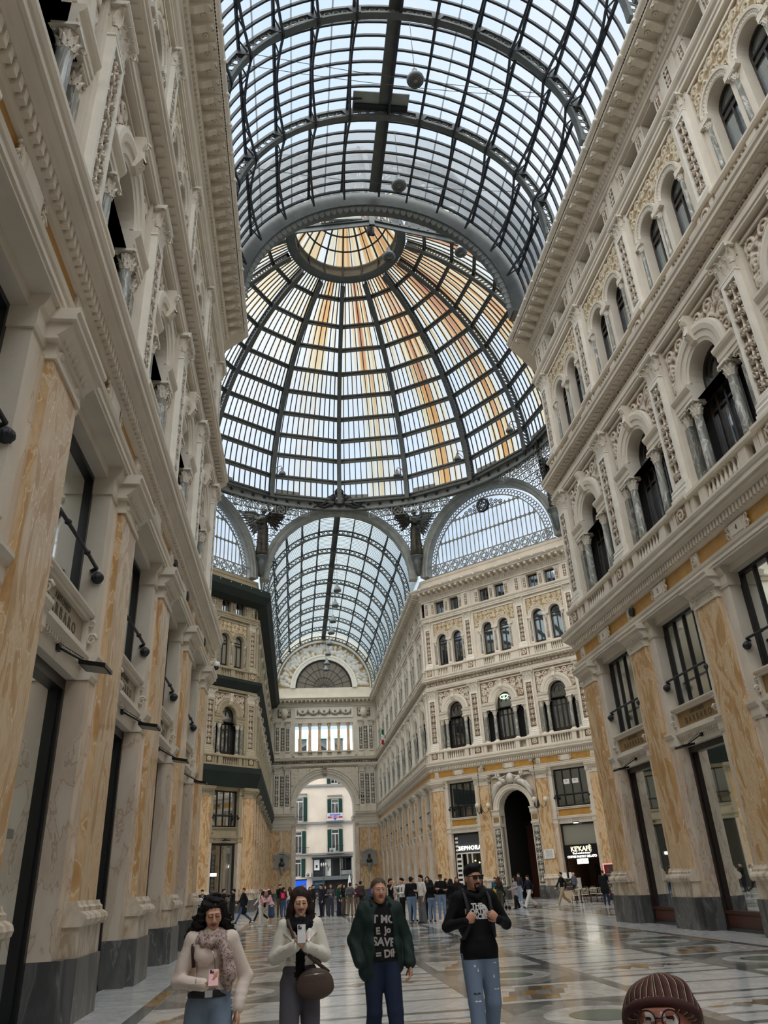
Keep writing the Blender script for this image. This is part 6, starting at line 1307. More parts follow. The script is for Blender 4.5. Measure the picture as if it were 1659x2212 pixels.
def nets(F_, lo, vox, lab, mats):
    S = F_ < 0; n = np.array(F_.shape)-1; C = [(i, j, k) for i in (0, 1) for j in (0, 1) for k in (0, 1)]
    g = lambda A, c: A[c[0]:c[0]+n[0], c[1]:c[1]+n[1], c[2]:c[2]+n[2]]
    cnt = sum(g(S, c).astype(np.int8) for c in C); act = (cnt > 0) & (cnt < 8); idx = -np.ones(act.shape, np.int64); I = np.argwhere(act); idx[act] = np.arange(len(I))
    V = np.zeros((len(I), 3)); W_ = np.zeros(len(I)); f = {c: F_[I[:, 0]+c[0], I[:, 1]+c[1], I[:, 2]+c[2]] for c in C}
    for a in C:
        for d in range(3):
            if a[d]: continue
            b = list(a); b[d] = 1; b = tuple(b); m = (f[a] < 0) != (f[b] < 0); t = np.where(m, f[a]/np.where(m, f[a]-f[b], 1), 0); p = np.tile(np.array(a, float), (len(I), 1)); p[:, d] = t; V += p*m[:, None]; W_ += m
    V = V/W_[:, None]+I; L_ = lab[tuple(np.clip(np.round(V).astype(int), 0, n).T)]; P = lo+V*vox; Q = []
    for d in range(3):
        e1, e2 = [(1, 2), (2, 0), (0, 1)][d]; sl0 = [slice(1, -1)]*3; sl0[d] = slice(0, -1); sl1 = list(sl0); sl1[d] = slice(1, None)
        s0, s1 = S[tuple(sl0)], S[tuple(sl1)]
        for flip, m in ((False, s0 & ~s1), (True, ~s0 & s1)):
            J = np.argwhere(m)
            if not len(J): continue
            J = J+1; J[:, d] -= 1; q = []
            for o1, o2 in ((-1, -1), (0, -1), (0, 0), (-1, 0)): K = J.copy(); K[:, e1] += o1; K[:, e2] += o2; q.append(idx[K[:, 0], K[:, 1], K[:, 2]])
            q = np.stack(q, 1); Q.append(q[:, ::-1] if flip else q)
    Q = np.concatenate(Q); mb = MB(); mb.v = [tuple(p) for p in P.tolist()]; mb.f = [tuple(q) for q in Q.tolist()]; ml = L_[Q[:, 0]]; mb.m = [mats[i] for i in ml.tolist()]; mb.sm = [True]*len(mb.f); return mb
def cm(rgb, rough=.85, kind='cloth'):
    n = '%s_%d_%d_%d' % (kind, *rgb)
    if n not in MATS: plain(n, rgb, rough, spec=.25 if kind != 'skin' else .4, bump=.35 if kind == 'cloth' else (.4 if kind == 'hair' else 0), bscale=16 if kind == 'cloth' else 90)
    return n
plain('eye_white', (206, 200, 196), .3); plain('iris', (40, 28, 22), .2); plain('lip', (150, 84, 78), .45); plain('lip_red', (150, 50, 52), .4); plain('shade_lens', (22, 18, 18), .12); plain('shoe_white', (214, 212, 210), .6); plain('shoe_dark', (28, 26, 26), .6)

def head_vol(skin, hairc, eyes='open', lip='lip', fem=True, beard=None, brow=None, smile=False):
    v = Vol(); brow = brow or hairc; j = .92 if fem else 1.0
    v.ell((0,.015,.025), (.077,.097,.092), skin).ell((0,-.022,-.03), (.062*j,.07,.085), skin, .03).ell((0,-.045,-.075), (.044*j,.044,.04), skin, .03).ell((0,-.077,-.1), (.022*j,.02,.019), skin, .015)
    for k in (-1, 1):
        v.ell((k*.04,-.06,-.028), (.026,.028,.03), skin, .02); v.ell((k*.077,.012,-.012), (.01,.02,.032), skin, .006)
        v.cut((k*.031,-.104,.004), (.02,.016,.012), .01)
    v.cap((-.04,-.085,.024), (.04,-.085,.024), .012, .012, skin, .012)
    v.cap((0,-.09,.014), (0,-.112,-.03), .008, .0135, skin, .008)
    for k in (-1, 1): v.ell((k*.012,-.1,-.035), (.0105,.011,.009), skin, .006)
    for k in (-1, 1):
        if eyes == 'open': v.ell((k*.031,-.082,.004), (.0145,.0135,.0125), 'eye_white', .001).ell((k*.031,-.0935,.004), (.0068,.004,.0068), 'iris', .001).cap((k*.018,-.095,.0125), (k*.045,-.09,.0125), .0035, .003, skin, .004)
        else: v.ell((k*.031,-.082,.005), (.0165,.0145,.0135), skin, .004).cap((k*.017,-.0945,-.003), (k*.046,-.088,-.003), .003, .0028, 'iris', .001)
        v.cap((k*.014,-.0985,.025), (k*.048,-.088,.0265), .004, .003, brow, .001)
    zs = .006 if smile else 0
    for k in (-1, 1): v.cap((0,-.0975,-.062), (k*.022,-.089,-.063+zs), .0055, .0035, lip, .002).cap((0,-.0965,-.071), (k*.019,-.089,-.067+zs), .0068, .0035, lip, .002)
    if smile: v.cap((-.017,-.0985,-.0655), (.017,-.0985,-.0655), .0028, .0028, 'eye_white', .001)
    if beard:
        v.ell((0,-.078,-.102), (.024,.024,.022), beard, .004)
        for k in (-1, 1): v.cap((0,-.1,-.052), (k*.026,-.088,-.06), .005, .004, beard, .002).cap((k*.027,-.085,-.062), (k*.022,-.077,-.095), .004, .006, beard, .002)
    v.cap((0,.022,-.07), (0,.03,-.24), .05 if fem else .057, .062 if fem else .072, skin, .03); return v
HEADS = {}
def head_mb(vox, **kw):
    key = (vox, tuple(sorted(kw.items())))
    if key not in HEADS: HEADS[key] = head_vol(**kw).build(vox)
    return HEADS[key]
HAIRS = {}
def hair_mb(style, mat, vox=.012, seed=1):
    key = (style, mat, vox)
    if key in HAIRS: return HAIRS[key]
    v = Vol()
    if style == 'short': v.ell((0,.024,.04), (.084,.1,.088), mat).ell((0,-.02,.075), (.07,.075,.05), mat, .03).ell((0,.07,-.02), (.07,.05,.06), mat, .03); v.cut((0,-.12,-.06), (.1,.09,.09), .02)
    if style == 'crop': v.ell((0,.022,.034), (.0815,.1,.091), mat); v.cut((0,-.13,-.035), (.12,.1,.095), .015); v.cut((0,.0,-.14), (.12,.2,.1), .02)
    if style == 'quiff': v.ell((0,.02,.045), (.084,.1,.092), mat).ell((0,-.045,.098), (.07,.05,.036), mat, .02).ell((.03,-.02,.11), (.05,.06,.03), mat, .02); v.cut((0,-.13,-.04), (.12,.105,.1), .015); v.cut((0,.0,-.15), (.12,.2,.1), .02)
    if style in ('long', 'curly', 'straight'):
        v.ell((0,.026,.04), (.09,.104,.092), mat).ell((0,.03,-.02), (.095,.085,.1), mat, .03)
        w = .1 if style == 'straight' else .12
        for k in (-1, 1):
            v.chain([(k*.07,.0,.04), (k*.092,.012,-.08), (k*w,.01,-.2), (k*(w+.01),.0,-.33)], [.03,.036,.045,.03], mat, .03); v.chain([(k*.05,.07,-.05), (k*.07,.085,-.2), (k*.07,.08,-.36)], [.06,.075,.05], mat, .04)
        v.chain([(0,.085,-.05), (0,.1,-.22), (0,.1,-.4)], [.06,.08,.05], mat, .04); v.cut((0,-.115,-.055), (.066,.1,.115), .012)
    if style == 'bun': v.ell((0,.026,.04), (.086,.102,.09), mat).ell((0,.1,.06), (.05,.05,.05), mat, .01); v.cut((0,-.125,-.05), (.1,.1,.1), .02)
    if style == 'pony': v.ell((0,.026,.04), (.086,.102,.09), mat).chain([(0,.11,.03), (0,.15,-.1), (0,.13,-.25)], [.035,.04,.015], mat); v.cut((0,-.125,-.05), (.1,.1,.1), .02)
    if style == 'cap': v.ell((0,.02,.06), (.088,.105,.07), mat).ell((0,-.1,.055), (.065,.06,.012), mat, .01)
    if style == 'hood': v.ell((0,.035,.02), (.1,.105,.115), mat); v.cut((0,-.12,-.03), (.072,.1,.1), .02)
    if style == 'bald': v.ell((0,.05,-.015), (.079,.075,.05), mat)
    HAIRS[key] = v.build(vox, *( (.008, seed, 90) if style == 'curly' else (.0025, seed, 60))); return HAIRS[key]
def hand_mb(m, wrist, tip, nrm, side, curl, mat, s=1.0, seg=6, spread=.2):
    """palm, four unequal bent fingers and a thumb; tip: direction of the fingers, nrm: direction the palm faces, side=+1 left hand"""
    d = Vector(tip).normalized(); nn = Vector(nrm); nn = (nn-d*nn.dot(d)).normalized(); x = d.cross(nn)*side
    B = Matrix((( x.x, d.x, nn.x, wrist[0]), (x.y, d.y, nn.y, wrist[1]), (x.z, d.z, nn.z, wrist[2]), (0, 0, 0, 1))); h = MB(); q = MB()
    q.tube([(0,-.02,0), (0,.015,0), (.002,.05,0), (.003,.085,0), (.003,.095,0)], [.026,.031,.042,.043,.03], mat, 10); h.join(q, Matrix.Diagonal((1, 1, .5, 1)))
    for i, (fx, L, r) in enumerate(((.032,.068,.0088), (.011,.077,.0092), (-.01,.071,.0088), (-.03,.056,.0078))):
        p = Vector((fx, .085-.004*abs(i-1.2), 0)); pts = [p-Vector((0, .02, 0)), p]; a = .25*curl; sp = (fx*spread*2)
        for l_, c in ((.45, .8), (.32, 1.0), (.23, .7)): a += curl*c*.85; p = p+Vector((sp*L*l_*.6, math.cos(a)*L*l_, math.sin(a)*L*l_)); pts.append(p)
        h.tube(pts, [r*1.05, r*1.08, r, r*.92, r*.7], mat, seg)
    t = [Vector((.02,.012,.004)), Vector((.044,.036,.014)), Vector((.05,.062,.024+.012*curl)), Vector((.046-.01*curl,.085,.03+.02*curl))]; h.tube(t, [.015,.0125,.0105,.008], mat, seg)
    m.join(h, B @ Matrix.Scale(s, 4)); return m

POSES = {
 'stand': dict(),
 'relax': dict(eL=(.25,.04,1.12), wL=(.24,-.06,.89), eR=(-.25,.03,1.12), wR=(-.23,-.08,.9), kL=(.1,-.03,.49), aL=(.13,-.04,.085)),
 'walk': dict(kL=(.09,-.16,.5), aL=(.09,-.27,.09), tL=(.1,-.43,.06), kR=(-.09,.04,.48), aR=(-.09,.33,.16), tR=(-.1,.25,.03), eL=(.22,.16,1.14), wL=(.2,.12,.9), eR=(-.22,-.06,1.13), wR=(-.2,-.24,.96)),
 'stride': dict(kL=(.09,-.2,.52), aL=(.09,-.4,.11), tL=(.1,-.56,.1), kR=(-.09,.1,.48), aR=(-.09,.45,.2), tR=(-.1,.4,.05), eL=(.22,.14,1.14), wL=(.2,.1,.9), eR=(-.22,-.1,1.13), wR=(-.2,-.26,.98)),
 'crossed': dict(eL=(.27,-.02,1.14), wL=(-.08,-.2,1.17), eR=(-.27,-.02,1.14), wR=(.08,-.21,1.13)),
 'phone': dict(eL=(.23,.0,1.14), wL=(.08,-.25,1.19), eR=(-.23,.0,1.14), wR=(-.08,-.25,1.19)),
 'onehand': dict(eR=(-.23,-.02,1.13), wR=(-.06,-.25,1.16)),
 'film': dict(eL=(.2,-.12,1.25), wL=(.06,-.3,1.5), eR=(-.2,-.12,1.25), wR=(-.06,-.3,1.5)),
 'reach': dict(eR=(-.25,-.16,1.34), wR=(-.1,-.38,1.4), eL=(.24,-.05,1.13), wL=(.14,-.25,1.12)),
 'face': dict(eR=(-.24,-.12,1.22), wR=(-.07,-.17,1.48), eL=(.25,.03,1.12), wL=(.24,-.06,.9)),
 'push': dict(eL=(.23,.02,1.14), wL=(.16,-.3,1.05), eR=(-.23,.02,1.14), wR=(-.16,-.3,1.05), kL=(.09,-.1,.5), aL=(.09,-.12,.09), kR=(-.09,.05,.48), aR=(-.09,.18,.12)),
 'hug': dict(eL=(.25,-.2,1.33), wL=(.05,-.36,1.36), eR=(-.25,-.2,1.3), wR=(-.05,-.36,1.28)),
 'lean': dict(eL=(.2,-.15,1.2), wL=(.06,-.33,1.2), eR=(-.2,-.15,1.2), wR=(-.06,-.33,1.2)),
}
def person(loc, rot, h, pose, top, bottom, hairs, skin=(206, 160, 132), fem=False, wide=0.0, coat=None, skirt=None, sleeve='long', shoes='shoe_dark', vox=.02, head=None, look=(0, 0), lean=0.0, bulk=1.0, extra=None, rough=.004, hands=True, root=None, hip=None, low=True, hem=None, hand_dirs=None):
    """one continuous clothed body (trunk, limbs, head, hands in one mesh) with the hair as its child"""
    k = h/1.70; sk = cm(skin, .5, 'skin'); tp = cm(top); bt = cm(bottom); J = dict(hL=(.09,0,.9), hR=(-.09,0,.9), kL=(.095,-.015,.49), kR=(-.095,-.015,.49), aL=(.1,.02,.085), aR=(-.1,.02,.085), sL=(.17,.01,1.395), sR=(-.17,.01,1.395), eL=(.23,.04,1.12), eR=(-.23,.04,1.12), wL=(.225,-.05,.88), wR=(-.225,-.05,.88))
    if fem: J.update(sL=(.15,.01,1.385), sR=(-.15,.01,1.385), eL=(.205,.04,1.12), eR=(-.205,.04,1.12), wL=(.21,-.05,.89), wR=(-.21,-.05,.89))
    J.update(POSES.get(pose, {}) if isinstance(pose, str) else pose); J = {q: np.array(p, float) for q, p in J.items()}
    for s_ in 'LR':
        if 't'+s_ not in J: J['t'+s_] = np.array([J['a'+s_][0]*1.15, J['a'+s_][1]-.15, max(.03, J['a'+s_][2]-.055)])
    def bend(p):
        p = np.array(p, float)
        if lean and p[2] > .95: a = lean; y, z = p[1], p[2]-.95; p = np.array([p[0], y*math.cos(a)-z*math.sin(a), .95+y*math.sin(a)+z*math.cos(a)])
        return p
    for q in ('sL', 'sR', 'eL', 'eR', 'wL', 'wR'): J[q] = bend(J[q])
    v = Vol(); b = bulk; B = bend
    v.ell(B((0,.0,1.27)), ((.155 if fem else .172)*b,.105*b,.19), tp, .03).ell(B((0,-.005,1.1)), ((.13 if fem else .15)*b,.1*b,.15), tp, .04)
    v.cap(J['sL'], J['sR'], .06*b, .06*b, tp, .04); v.cap(B((0,.012,1.4)), B((0,.012,1.46)), .075, .055, tp, .03)
    if fem: [v.ell(B((q*.07,-.075,1.265)), (.06,.055,.06), tp, .03) for q in (-1, 1)]
    hz = hip if hip else (.98 if not coat else .9)
    v.ell((0,.005,.955), ((.165 if fem else .16)*b,.115*b,.1), bt if hz > .93 else tp, .04)
    if fem: v.ell((0,.03,.93), (.16,.115,.1), bt if hz > .93 else tp, .04)
    if hz > .93: v.ell(B((0,0,1.02)), (.16*b,.112*b,.07), tp, .02)
    if coat: v.cap((-.05,0,1.05), (-.075,.01,coat), .125*b, .15*b, tp, .05).cap((.05,0,1.05), (.075,.01,coat), .125*b, .15*b, tp, .05)
    if skirt: v.cap((-.05,0,.98), (-.075,.02,skirt), .12, .15, bt, .05).cap((.05,0,.98), (.075,.02,skirt), .12, .15, bt, .05)
    for s_, q in (('L', 1), ('R', -1)):
        lg = sk if skirt else bt; r0 = .093 if not fem else .097
        v.cap(J['h'+s_], J['k'+s_], r0*b, .068+wide*.5, lg, .03); v.cap(J['k'+s_], J['a'+s_]+np.array([0, 0, .02]), (.064 if not skirt else .05)+wide*.6, (.052 if not skirt else .034)+wide, lg, .02)
        v.cap(J['a'+s_]-np.array([0, -.02, .03]), J['t'+s_], .043, .036, shoes, .015)
        v.cap(J['s'+s_], J['e'+s_], (.058 if not fem else .05)*b, .047*b, tp, .025)
        if sleeve == 'long': v.cap(J['e'+s_], J['w'+s_], .046*b, .038*b, tp, .015); v.cap(J['w'+s_], J['w'+s_]+(J['w'+s_]-J['e'+s_])*.05, .027, .026, sk, .01)
        else: v.cap(J['e'+s_]*.55+J['s'+s_]*.45, J['e'+s_], .044, .04, sk, .01).cap(J['e'+s_], J['w'+s_], .04, .027, sk, .01)
    if extra: extra(v, J, B)
    m = v.build(vox, rough, int(abs(loc[0]*10+loc[1]*7)) % 97) if low is not None else MB()
    hm_ = hem if hem else (.97 if not coat else None)
    if hm_:
        m.v = [(p[0], p[1], hm_) if abs(p[2]-hm_) < vox*.6 and abs(p[0]) < .21 else p for p in m.v]; m.m = [(tp if sum(m.v[i][2] for i in f_)/len(f_) > hm_ else bt) if q in (tp, bt) and abs(m.v[f_[0]][0]) < (.168 if fem else .18) else q for q, f_ in zip(m.m, m.f)]
    hd = head or dict(skin=sk, hairc=cm(hairs[1], .6, 'hair'), fem=fem, eyes='open'); hp = B((0,-.01,1.585)); HM = T(*hp) @ Matrix.Rotation(R(look[1])+lean*.5, 4, 'X') @ RZ(R(look[0])) @ Matrix.Scale(.98, 4)
    m.join(head_mb(.011 if vox > .012 else .0042, **hd), HM)
    for s_, q in (('L', 1), ('R', -1)):
        if hands:
            d = J['w'+s_]-J['e'+s_]; d = d/np.linalg.norm(d); tip, nn, curl = (d, (-q*.9, -.4, .1), .45)
            if hand_dirs and s_ in hand_dirs:
                if hand_dirs[s_] is None: continue
                tip, nn, curl = hand_dirs[s_]
            hand_mb(m, J['w'+s_]+d*.02, tip, nn, q, curl, sk, 1.0, 5 if vox > .012 else 8)
    Mr = T(loc[0], loc[1], 0) @ RZ(R(rot)) @ Matrix.Scale(k, 4)
    o = put('person', m, Mr); o['joints'] = 0; del o['joints']
    if hairs[0]: put('hair', hair_mb(hairs[0], cm(hairs[1], .55, 'hair'), .012 if vox > .012 else .006), HM, o)
    return o, J, m, HM
def wrap(m, body, y0=-.6, off=.004):
    """lay flat lettering (x, z) on the front of a body"""
    from mathutils.bvhtree import BVHTree
    bv = BVHTree.FromPolygons(body.v, [f_ for f_, q in zip(body.f, body.m) if q[:4] not in ('skin', 'eye_', 'iris')]); out = []
    for p in m.v:
        hit = bv.ray_cast(Vector((p[0], y0, p[2])), Vector((0, 1, 0)), 1.2)[0]; out.append((p[0], (hit.y if hit else -.1)-off, p[2]))
    m.v = out; return m
def plate(o, body, left, right, mat, off=.016, n=8, name='lapel', lift=None):
    """a flap of cloth between two edge lines (x, z) laid on the body, with a turned edge"""
    def at(P, t): i = min(int(t*(len(P)-1)), len(P)-2); f = t*(len(P)-1)-i; return P[i][0]+(P[i+1][0]-P[i][0])*f, P[i][1]+(P[i+1][1]-P[i][1])*f
    q = MB(); G = []
    for j in range(n+1):
        a, b = at(left, j/n), at(right, j/n); G.append([(a[0]+(b[0]-a[0])*i/n, 0, a[1]+(b[1]-a[1])*i/n) for i in range(n+1)])
    w = MB(); w.v = [p for r in G for p in r]; wrap(w, body, -.6, off); V = w.v; N_ = n+1
    q.add(V, [(j*N_+i, j*N_+i+1, (j+1)*N_+i+1, (j+1)*N_+i) for j in range(n) for i in range(n)], mat, True)
    ring = [(0, i) for i in range(n)]+[(j, n) for j in range(n)]+[(n, n-i) for i in range(n)]+[(n-j, 0) for j in range(n)]; R_ = [V[j*N_+i] for j, i in ring]; k = len(R_)
    q.add(R_+[(p[0], p[1]+off, p[2]) for p in R_], [(i, (i+1) % k, k+(i+1) % k, k+i) for i in range(k)], mat); return put(name, q, I4, o)
def backpack(o, rgb, z=1.22, k=1.0, lb='', y=.17, pocket=True):
    n = cm(rgb, .7); v = Vol().ell((0,y,z), (.14*k,.075*k,.2*k), n).ell((0,y+.02,z-.06), (.13*k,.07*k,.12*k), n, .02)
    if pocket: v.ell((0,y+.075*k,z-.08), (.1*k,.04*k,.085*k), n, .01)
    b = put('backpack', v.build(.018), o.matrix_basis.copy()); m = MB()
    for s_ in (-1, 1): m.tube([(s_*.08,y-.04,z+.17*k), (s_*.11,.03,z+.22*k), (s_*.12,-.09,z+.12), (s_*.13,-.1,z-.03), (s_*.12,y-.06,z-.15*k)], .016, n, 5)
    put('strap', m, I4, b); tag(b, lb, 'backpack'); return b
def bag(o, rgb, p, r, lb, strap=True, cat='handbag'):
    n = cm(rgb, .6); b = put('shoulder_bag', Vol().ell(p, r, n).ell((p[0], p[1], p[2]-r[2]*.3), (r[0]*1.02, r[1]*1.05, r[2]*.7), n, .02).build(.015), o.matrix_basis.copy())
    if strap: sx = 1 if p[0] > 0 else -1; put('strap', MB().tube([(p[0],p[1],p[2]+r[2]*.8), (sx*.17,.0,1.3), (sx*.13,.01,1.47), (sx*.15,.09,1.3), (p[0],p[1]+.03,p[2]+r[2]*.8)], .012, n, 5), I4, b)
    tag(b, lb, cat); return b
# ------------------------------------------------------------------ the crowd
BLK, DK, NAVY, GREY, WHT, JEAN, LJEAN, OLV, BEI = (24, 24, 26), (36, 36, 38), (30, 34, 48), (104, 104, 106), (220, 218, 214), (62, 84, 120), (126, 148, 176), (76, 72, 58), (168, 152, 128)
HB, HBR, HG, HK = (22, 17, 15), (66, 42, 28), (120, 114, 108), (12, 11, 11)
LSK, MSK = (216, 172, 146), (190, 142, 112)
def P(lb, x, y, h, rot, pose, top, bot, hair, **k):
    grp = k.pop('grp', 'people in the crowd'); o, J, m, HM = person((x, y), rot, h, pose, top, bot, hair, **k); tag(o, lb, 'person', grp); return o
p = P('man in a long black coat and jeans striding along the far left wall', -6.88, 45.19, 1.72, -70, 'stride', BLK, JEAN, ('crop', HBR), coat=.62, bulk=1.1)
p = P('person in a white sweater walking beside the man in the long black coat', -6.0, 46.1, 1.62, -70, 'stride', WHT, DK, ('short', HG), fem=True, shoes='shoe_white'); bag(p, BLK, (.26, .06, 1.0), (.07, .14, .13), 'black shoulder bag of the person in the white sweater')
P('person in a black coat embracing another before the far left shop, left one', -8.45, 51.5, 1.73, 80, 'hug', BLK, DK, ('short', HB)); P('person in a black patterned jacket embraced before the far left shop, right one', -7.85, 51.5, 1.7, -95, 'hug', BLK, DK, ('short', HK))
p = P('man with a grey shaved head in a navy jacket standing by the left corner pillar', -9.26, 47.33, 1.63, 165, 'relax', NAVY, LJEAN, ('bald', HG)); backpack(p, (186, 200, 198), 1.2, 1.0, 'pale mint backpack on the man in the navy jacket')
P('person in a dark cap standing just behind the man with the mint backpack', -9.5, 49.4, 1.74, 20, 'stand', NAVY, DK, ('cap', HK))
P('person in a red jacket half hidden by the left corner pillar', -9.62, 46.4, 1.55, 150, 'stand', (170, 36, 40), (190, 190, 190), ('short', HK)); P('person in a dark beanie at the far left, behind the red jacket', -10.25, 49.0, 1.72, 10, 'stand', DK, DK, ('hood', HK))
p = P('young woman in a pink cap, pink top and white trousers leaning in', -5.8, 41.37, 1.6, 75, 'lean', (228, 178, 182), WHT, ('long', HB), fem=True, lean=.22, wide=.03, shoes='shoe_white'); put('cap', hair_mb('cap', cm((232, 160, 170))), T(0, -.16, 1.57) @ Matrix.Rotation(.15, 4, 'X'), p); bag(p, BLK, (-.16, -.24, .98), (.1, .05, .1), 'small black bag held by the young woman in white trousers', False)
p = P('young woman in a pink cap, pink top and blue denim skirt leaning over', -5.3, 41.15, 1.62, -75, 'lean', (226, 180, 184), (58, 76, 106), ('long', HB), fem=True, lean=.25, skirt=.52, shoes='shoe_white'); put('cap', hair_mb('cap', cm((234, 164, 172))), T(0, -.18, 1.57) @ Matrix.Rotation(.15, 4, 'X'), p)
P('man in a black puffer vest holding a phone up to film', -5.12, 53.6, 1.82, 15, 'film', BLK, OLV, ('short', HK), bulk=1.1)
p = P('woman in a maroon hoodie and jeans seen from behind', -4.87, 52.54, 1.66, 165, 'phone', (84, 40, 52), JEAN, ('pony', HK), fem=True); backpack(p, (224, 50, 92), 1.2, .85, 'bright pink backpack on the woman in maroon')
P('woman in a white cardigan just right of the pink backpack', -4.5, 54.0, 1.66, -140, 'stand', (216, 210, 200), JEAN, ('long', HBR), fem=True); P('child with a round face among the adults behind the white cardigan', -4.2, 55.2, 1.5, 10, 'stand', DK, DK, ('short', HB))
P('man with a grey beard in a tan jacket behind the woman with the white phone', -3.65, 51.6, 1.76, 60, 'stand', (120, 98, 72), DK, ('short', HG)); P('woman with chestnut hair and a round face left of the man holding a jacket', -3.2, 54.5, 1.6, 5, 'stand', DK, DK, ('long', HBR), fem=True)
P('man in a black jacket with a coat over his arm near the street arch', -3.0, 54.9, 1.71, 50, 'onehand', BLK, DK, ('short', HK)); P('man in a navy coat and dark trousers, back of his head turned left', -2.62, 49.6, 1.7, -60, 'stand', NAVY, NAVY, ('short', HB), coat=.72)
P('woman in black with very long black hair and hands folded', -2.34, 51.2, 1.64, 10, 'onehand', BLK, (70, 72, 70), ('long', HK), fem=True); P('woman with long light brown hair in a grey top and flared jeans', -2.08, 49.48, 1.69, 0, 'onehand', (84, 86, 92), (62, 66, 82), ('long', HBR), fem=True, wide=.03)
P('dark-haired person in black behind the green hoodie', -1.95, 52.5, 1.7, 20, 'stand', BLK, DK, ('short', HK)); P('young man in a bottle green hoodie and baggy navy trousers, facing right', -1.65, 48.83, 1.71, 70, 'relax', (24, 66, 56), (32, 36, 54), ('short', HB), wide=.035)
P('person with fair hair in a cream coat behind the green hoodie', -1.3, 52.0, 1.66, 0, 'stand', (196, 188, 172), DK, ('long', (140, 110, 78)), fem=True); P('woman in a black jacket holding a cup beside the grey backpack', -1.3, 50.0, 1.66, 40, 'phone', BLK, (96, 88, 76), ('long', HB), fem=True)
p = P('man in a grey hoodie and beige trousers seen from behind', -1.03, 48.0, 1.72, 175, 'relax', GREY, (122, 108, 90), ('short', HK), wide=.02); backpack(p, (72, 72, 74), 1.2, 1.05, 'charcoal backpack on the man in the grey hoodie')
P('woman in a maroon checked shirt right of the grey backpack', -.55, 49.6, 1.62, -20, 'phone', (78, 40, 52), (120, 100, 90), ('bun', HB), fem=True); P('dark-haired person with a white tote near the far pier', -.1, 52.0, 1.78, 160, 'stand', (60, 56, 54), DK, ('short', HK))
P('woman in a cobalt blue jacket with wavy brown hair', .15, 46.5, 1.72, 30, 'phone', (40, 70, 140), DK, ('long', (92, 58, 36)), fem=True); P('person in dark clothes just left of the man in the green parka', .55, 47.5, 1.76, 10, 'phone', DK, DK, ('short', HB))
p = P('man in a black T-shirt touching his chin', .35, 39.6, 1.8, 55, 'face', BLK, BLK, ('short', HK), sleeve='short'); P('shorter person in white behind the man in the black T-shirt', .62, 41.5, 1.66, -20, 'stand', (196, 194, 190), DK, ('short', HBR))
p = P('man in a white hoodie with arms stretched towards his friend', .67, 37.81, 1.78, -70, 'reach', WHT, BLK, ('quiff', HK), shoes='shoe_white'); backpack(p, BLK, 1.2, 1.0, 'black backpack on the man in the white hoodie')
P('man in a black hooded jacket and blue jeans seen from behind', .92, 36.62, 1.82, 170, 'onehand', BLK, LJEAN, ('short', HK), shoes='shoe_white', bulk=1.15); P('person in white and black hidden behind the black hooded jacket', 1.2, 38.3, 1.78, 30, 'stand', (206, 204, 200), DK, ('short', HK))
P('young man in a white T-shirt and wide grey trousers facing left', 1.29, 36.09, 1.86, -65, 'onehand', WHT, GREY, ('quiff', HK), sleeve='short', wide=.06); P('person in a dark jacket directly behind the white T-shirt', 1.6, 37.8, 1.76, 170, 'stand', DK, NAVY, ('short', HK))
P('woman with waist-long black hair, black jacket and jeans', 1.83, 36.76, 1.66, 170, 'phone', BLK, LJEAN, ('long', HK), fem=True); P('man with bushy black hair behind the woman with waist-long hair', 1.98, 38.6, 1.8, -20, 'stand', BLK, DK, ('curly', HK))
p = P('tall man in a black sweater with folded arms, cap and glasses', 2.2, 36.33, 1.86, -5, 'crossed', BLK, LJEAN, ('cap', HK), shoes='shoe_white'); put('glasses', MB().box(-.07, .07, -.115, -.1, 1.575, 1.6, 'shade_lens'), I4, p)
P('woman in a black puffer with dark hair left of the black hoodie', 2.85, 37.4, 1.66, 150, 'stand', BLK, DK, ('long', HK), fem=True); P('woman with straight dark hair farther back behind the black hoodie', 3.3, 41.0, 1.68, 30, 'stand', BLK, DK, ('long', HB), fem=True); P('fair-faced woman with auburn hair beside the black hoodie', 3.75, 40.5, 1.72, -10, 'stand', BLK, DK, ('long', (98, 52, 34)), fem=True)
P('man in a black jacket looking down at his phone right of the black hoodie', 5.5, 43.5, 1.72, 60, 'phone', BLK, DK, ('crop', HB), bulk=1.15)
p = P('woman in a dark green jacket and olive trousers seen from behind', 6.72, 44.04, 1.64, 160, 'stand', (34, 44, 40), OLV, ('long', HBR), fem=True, wide=.03); bag(p, (206, 176, 60), (.24, -.02, .98), (.1, .12, .2), 'yellow shopping bag of the woman in dark green', True)
P('child in a blue top looking left near the portal', 7.2, 46.8, 1.62, -40, 'stand', (36, 86, 120), DK, ('short', HK)); P('woman in a grey cardigan and black flared trousers pushing a buggy', 7.92, 45.22, 1.6, -80, 'push', (160, 154, 156), BLK, ('long', HK), fem=True, wide=.03, coat=.78)
P('man in a dark hoodie and pale jeans standing in front of the portal', 10.72, 54.49, 1.78, -60, 'relax', (44, 44, 52), LJEAN, ('short', HB), shoes='shoe_white', wide=.02); P('young person in a navy jacket and white trousers walking past the portal', 8.57, 44.84, 1.63, -70, 'stride', NAVY, (206, 204, 198), ('short', HB), wide=.03)
P('woman in a black jacket and beige trousers walking left by the coffee shop', 10.44, 44.79, 1.7, -75, 'stride', BLK, BEI, ('bun', HK), fem=True, wide=.02, shoes='shoe_white')
P('grey-haired man in a checked shirt at the coffee shop counter', 14.0, 53.0, 1.66, -70, 'onehand', (86, 94, 108), DK, ('bald', HG)); P('man in a long black coat and blue jeans by the cafe tables', 12.35, 43.4, 1.7, 150, 'face', BLK, (40, 56, 86), ('crop', HBR), coat=.72, bulk=1.1)
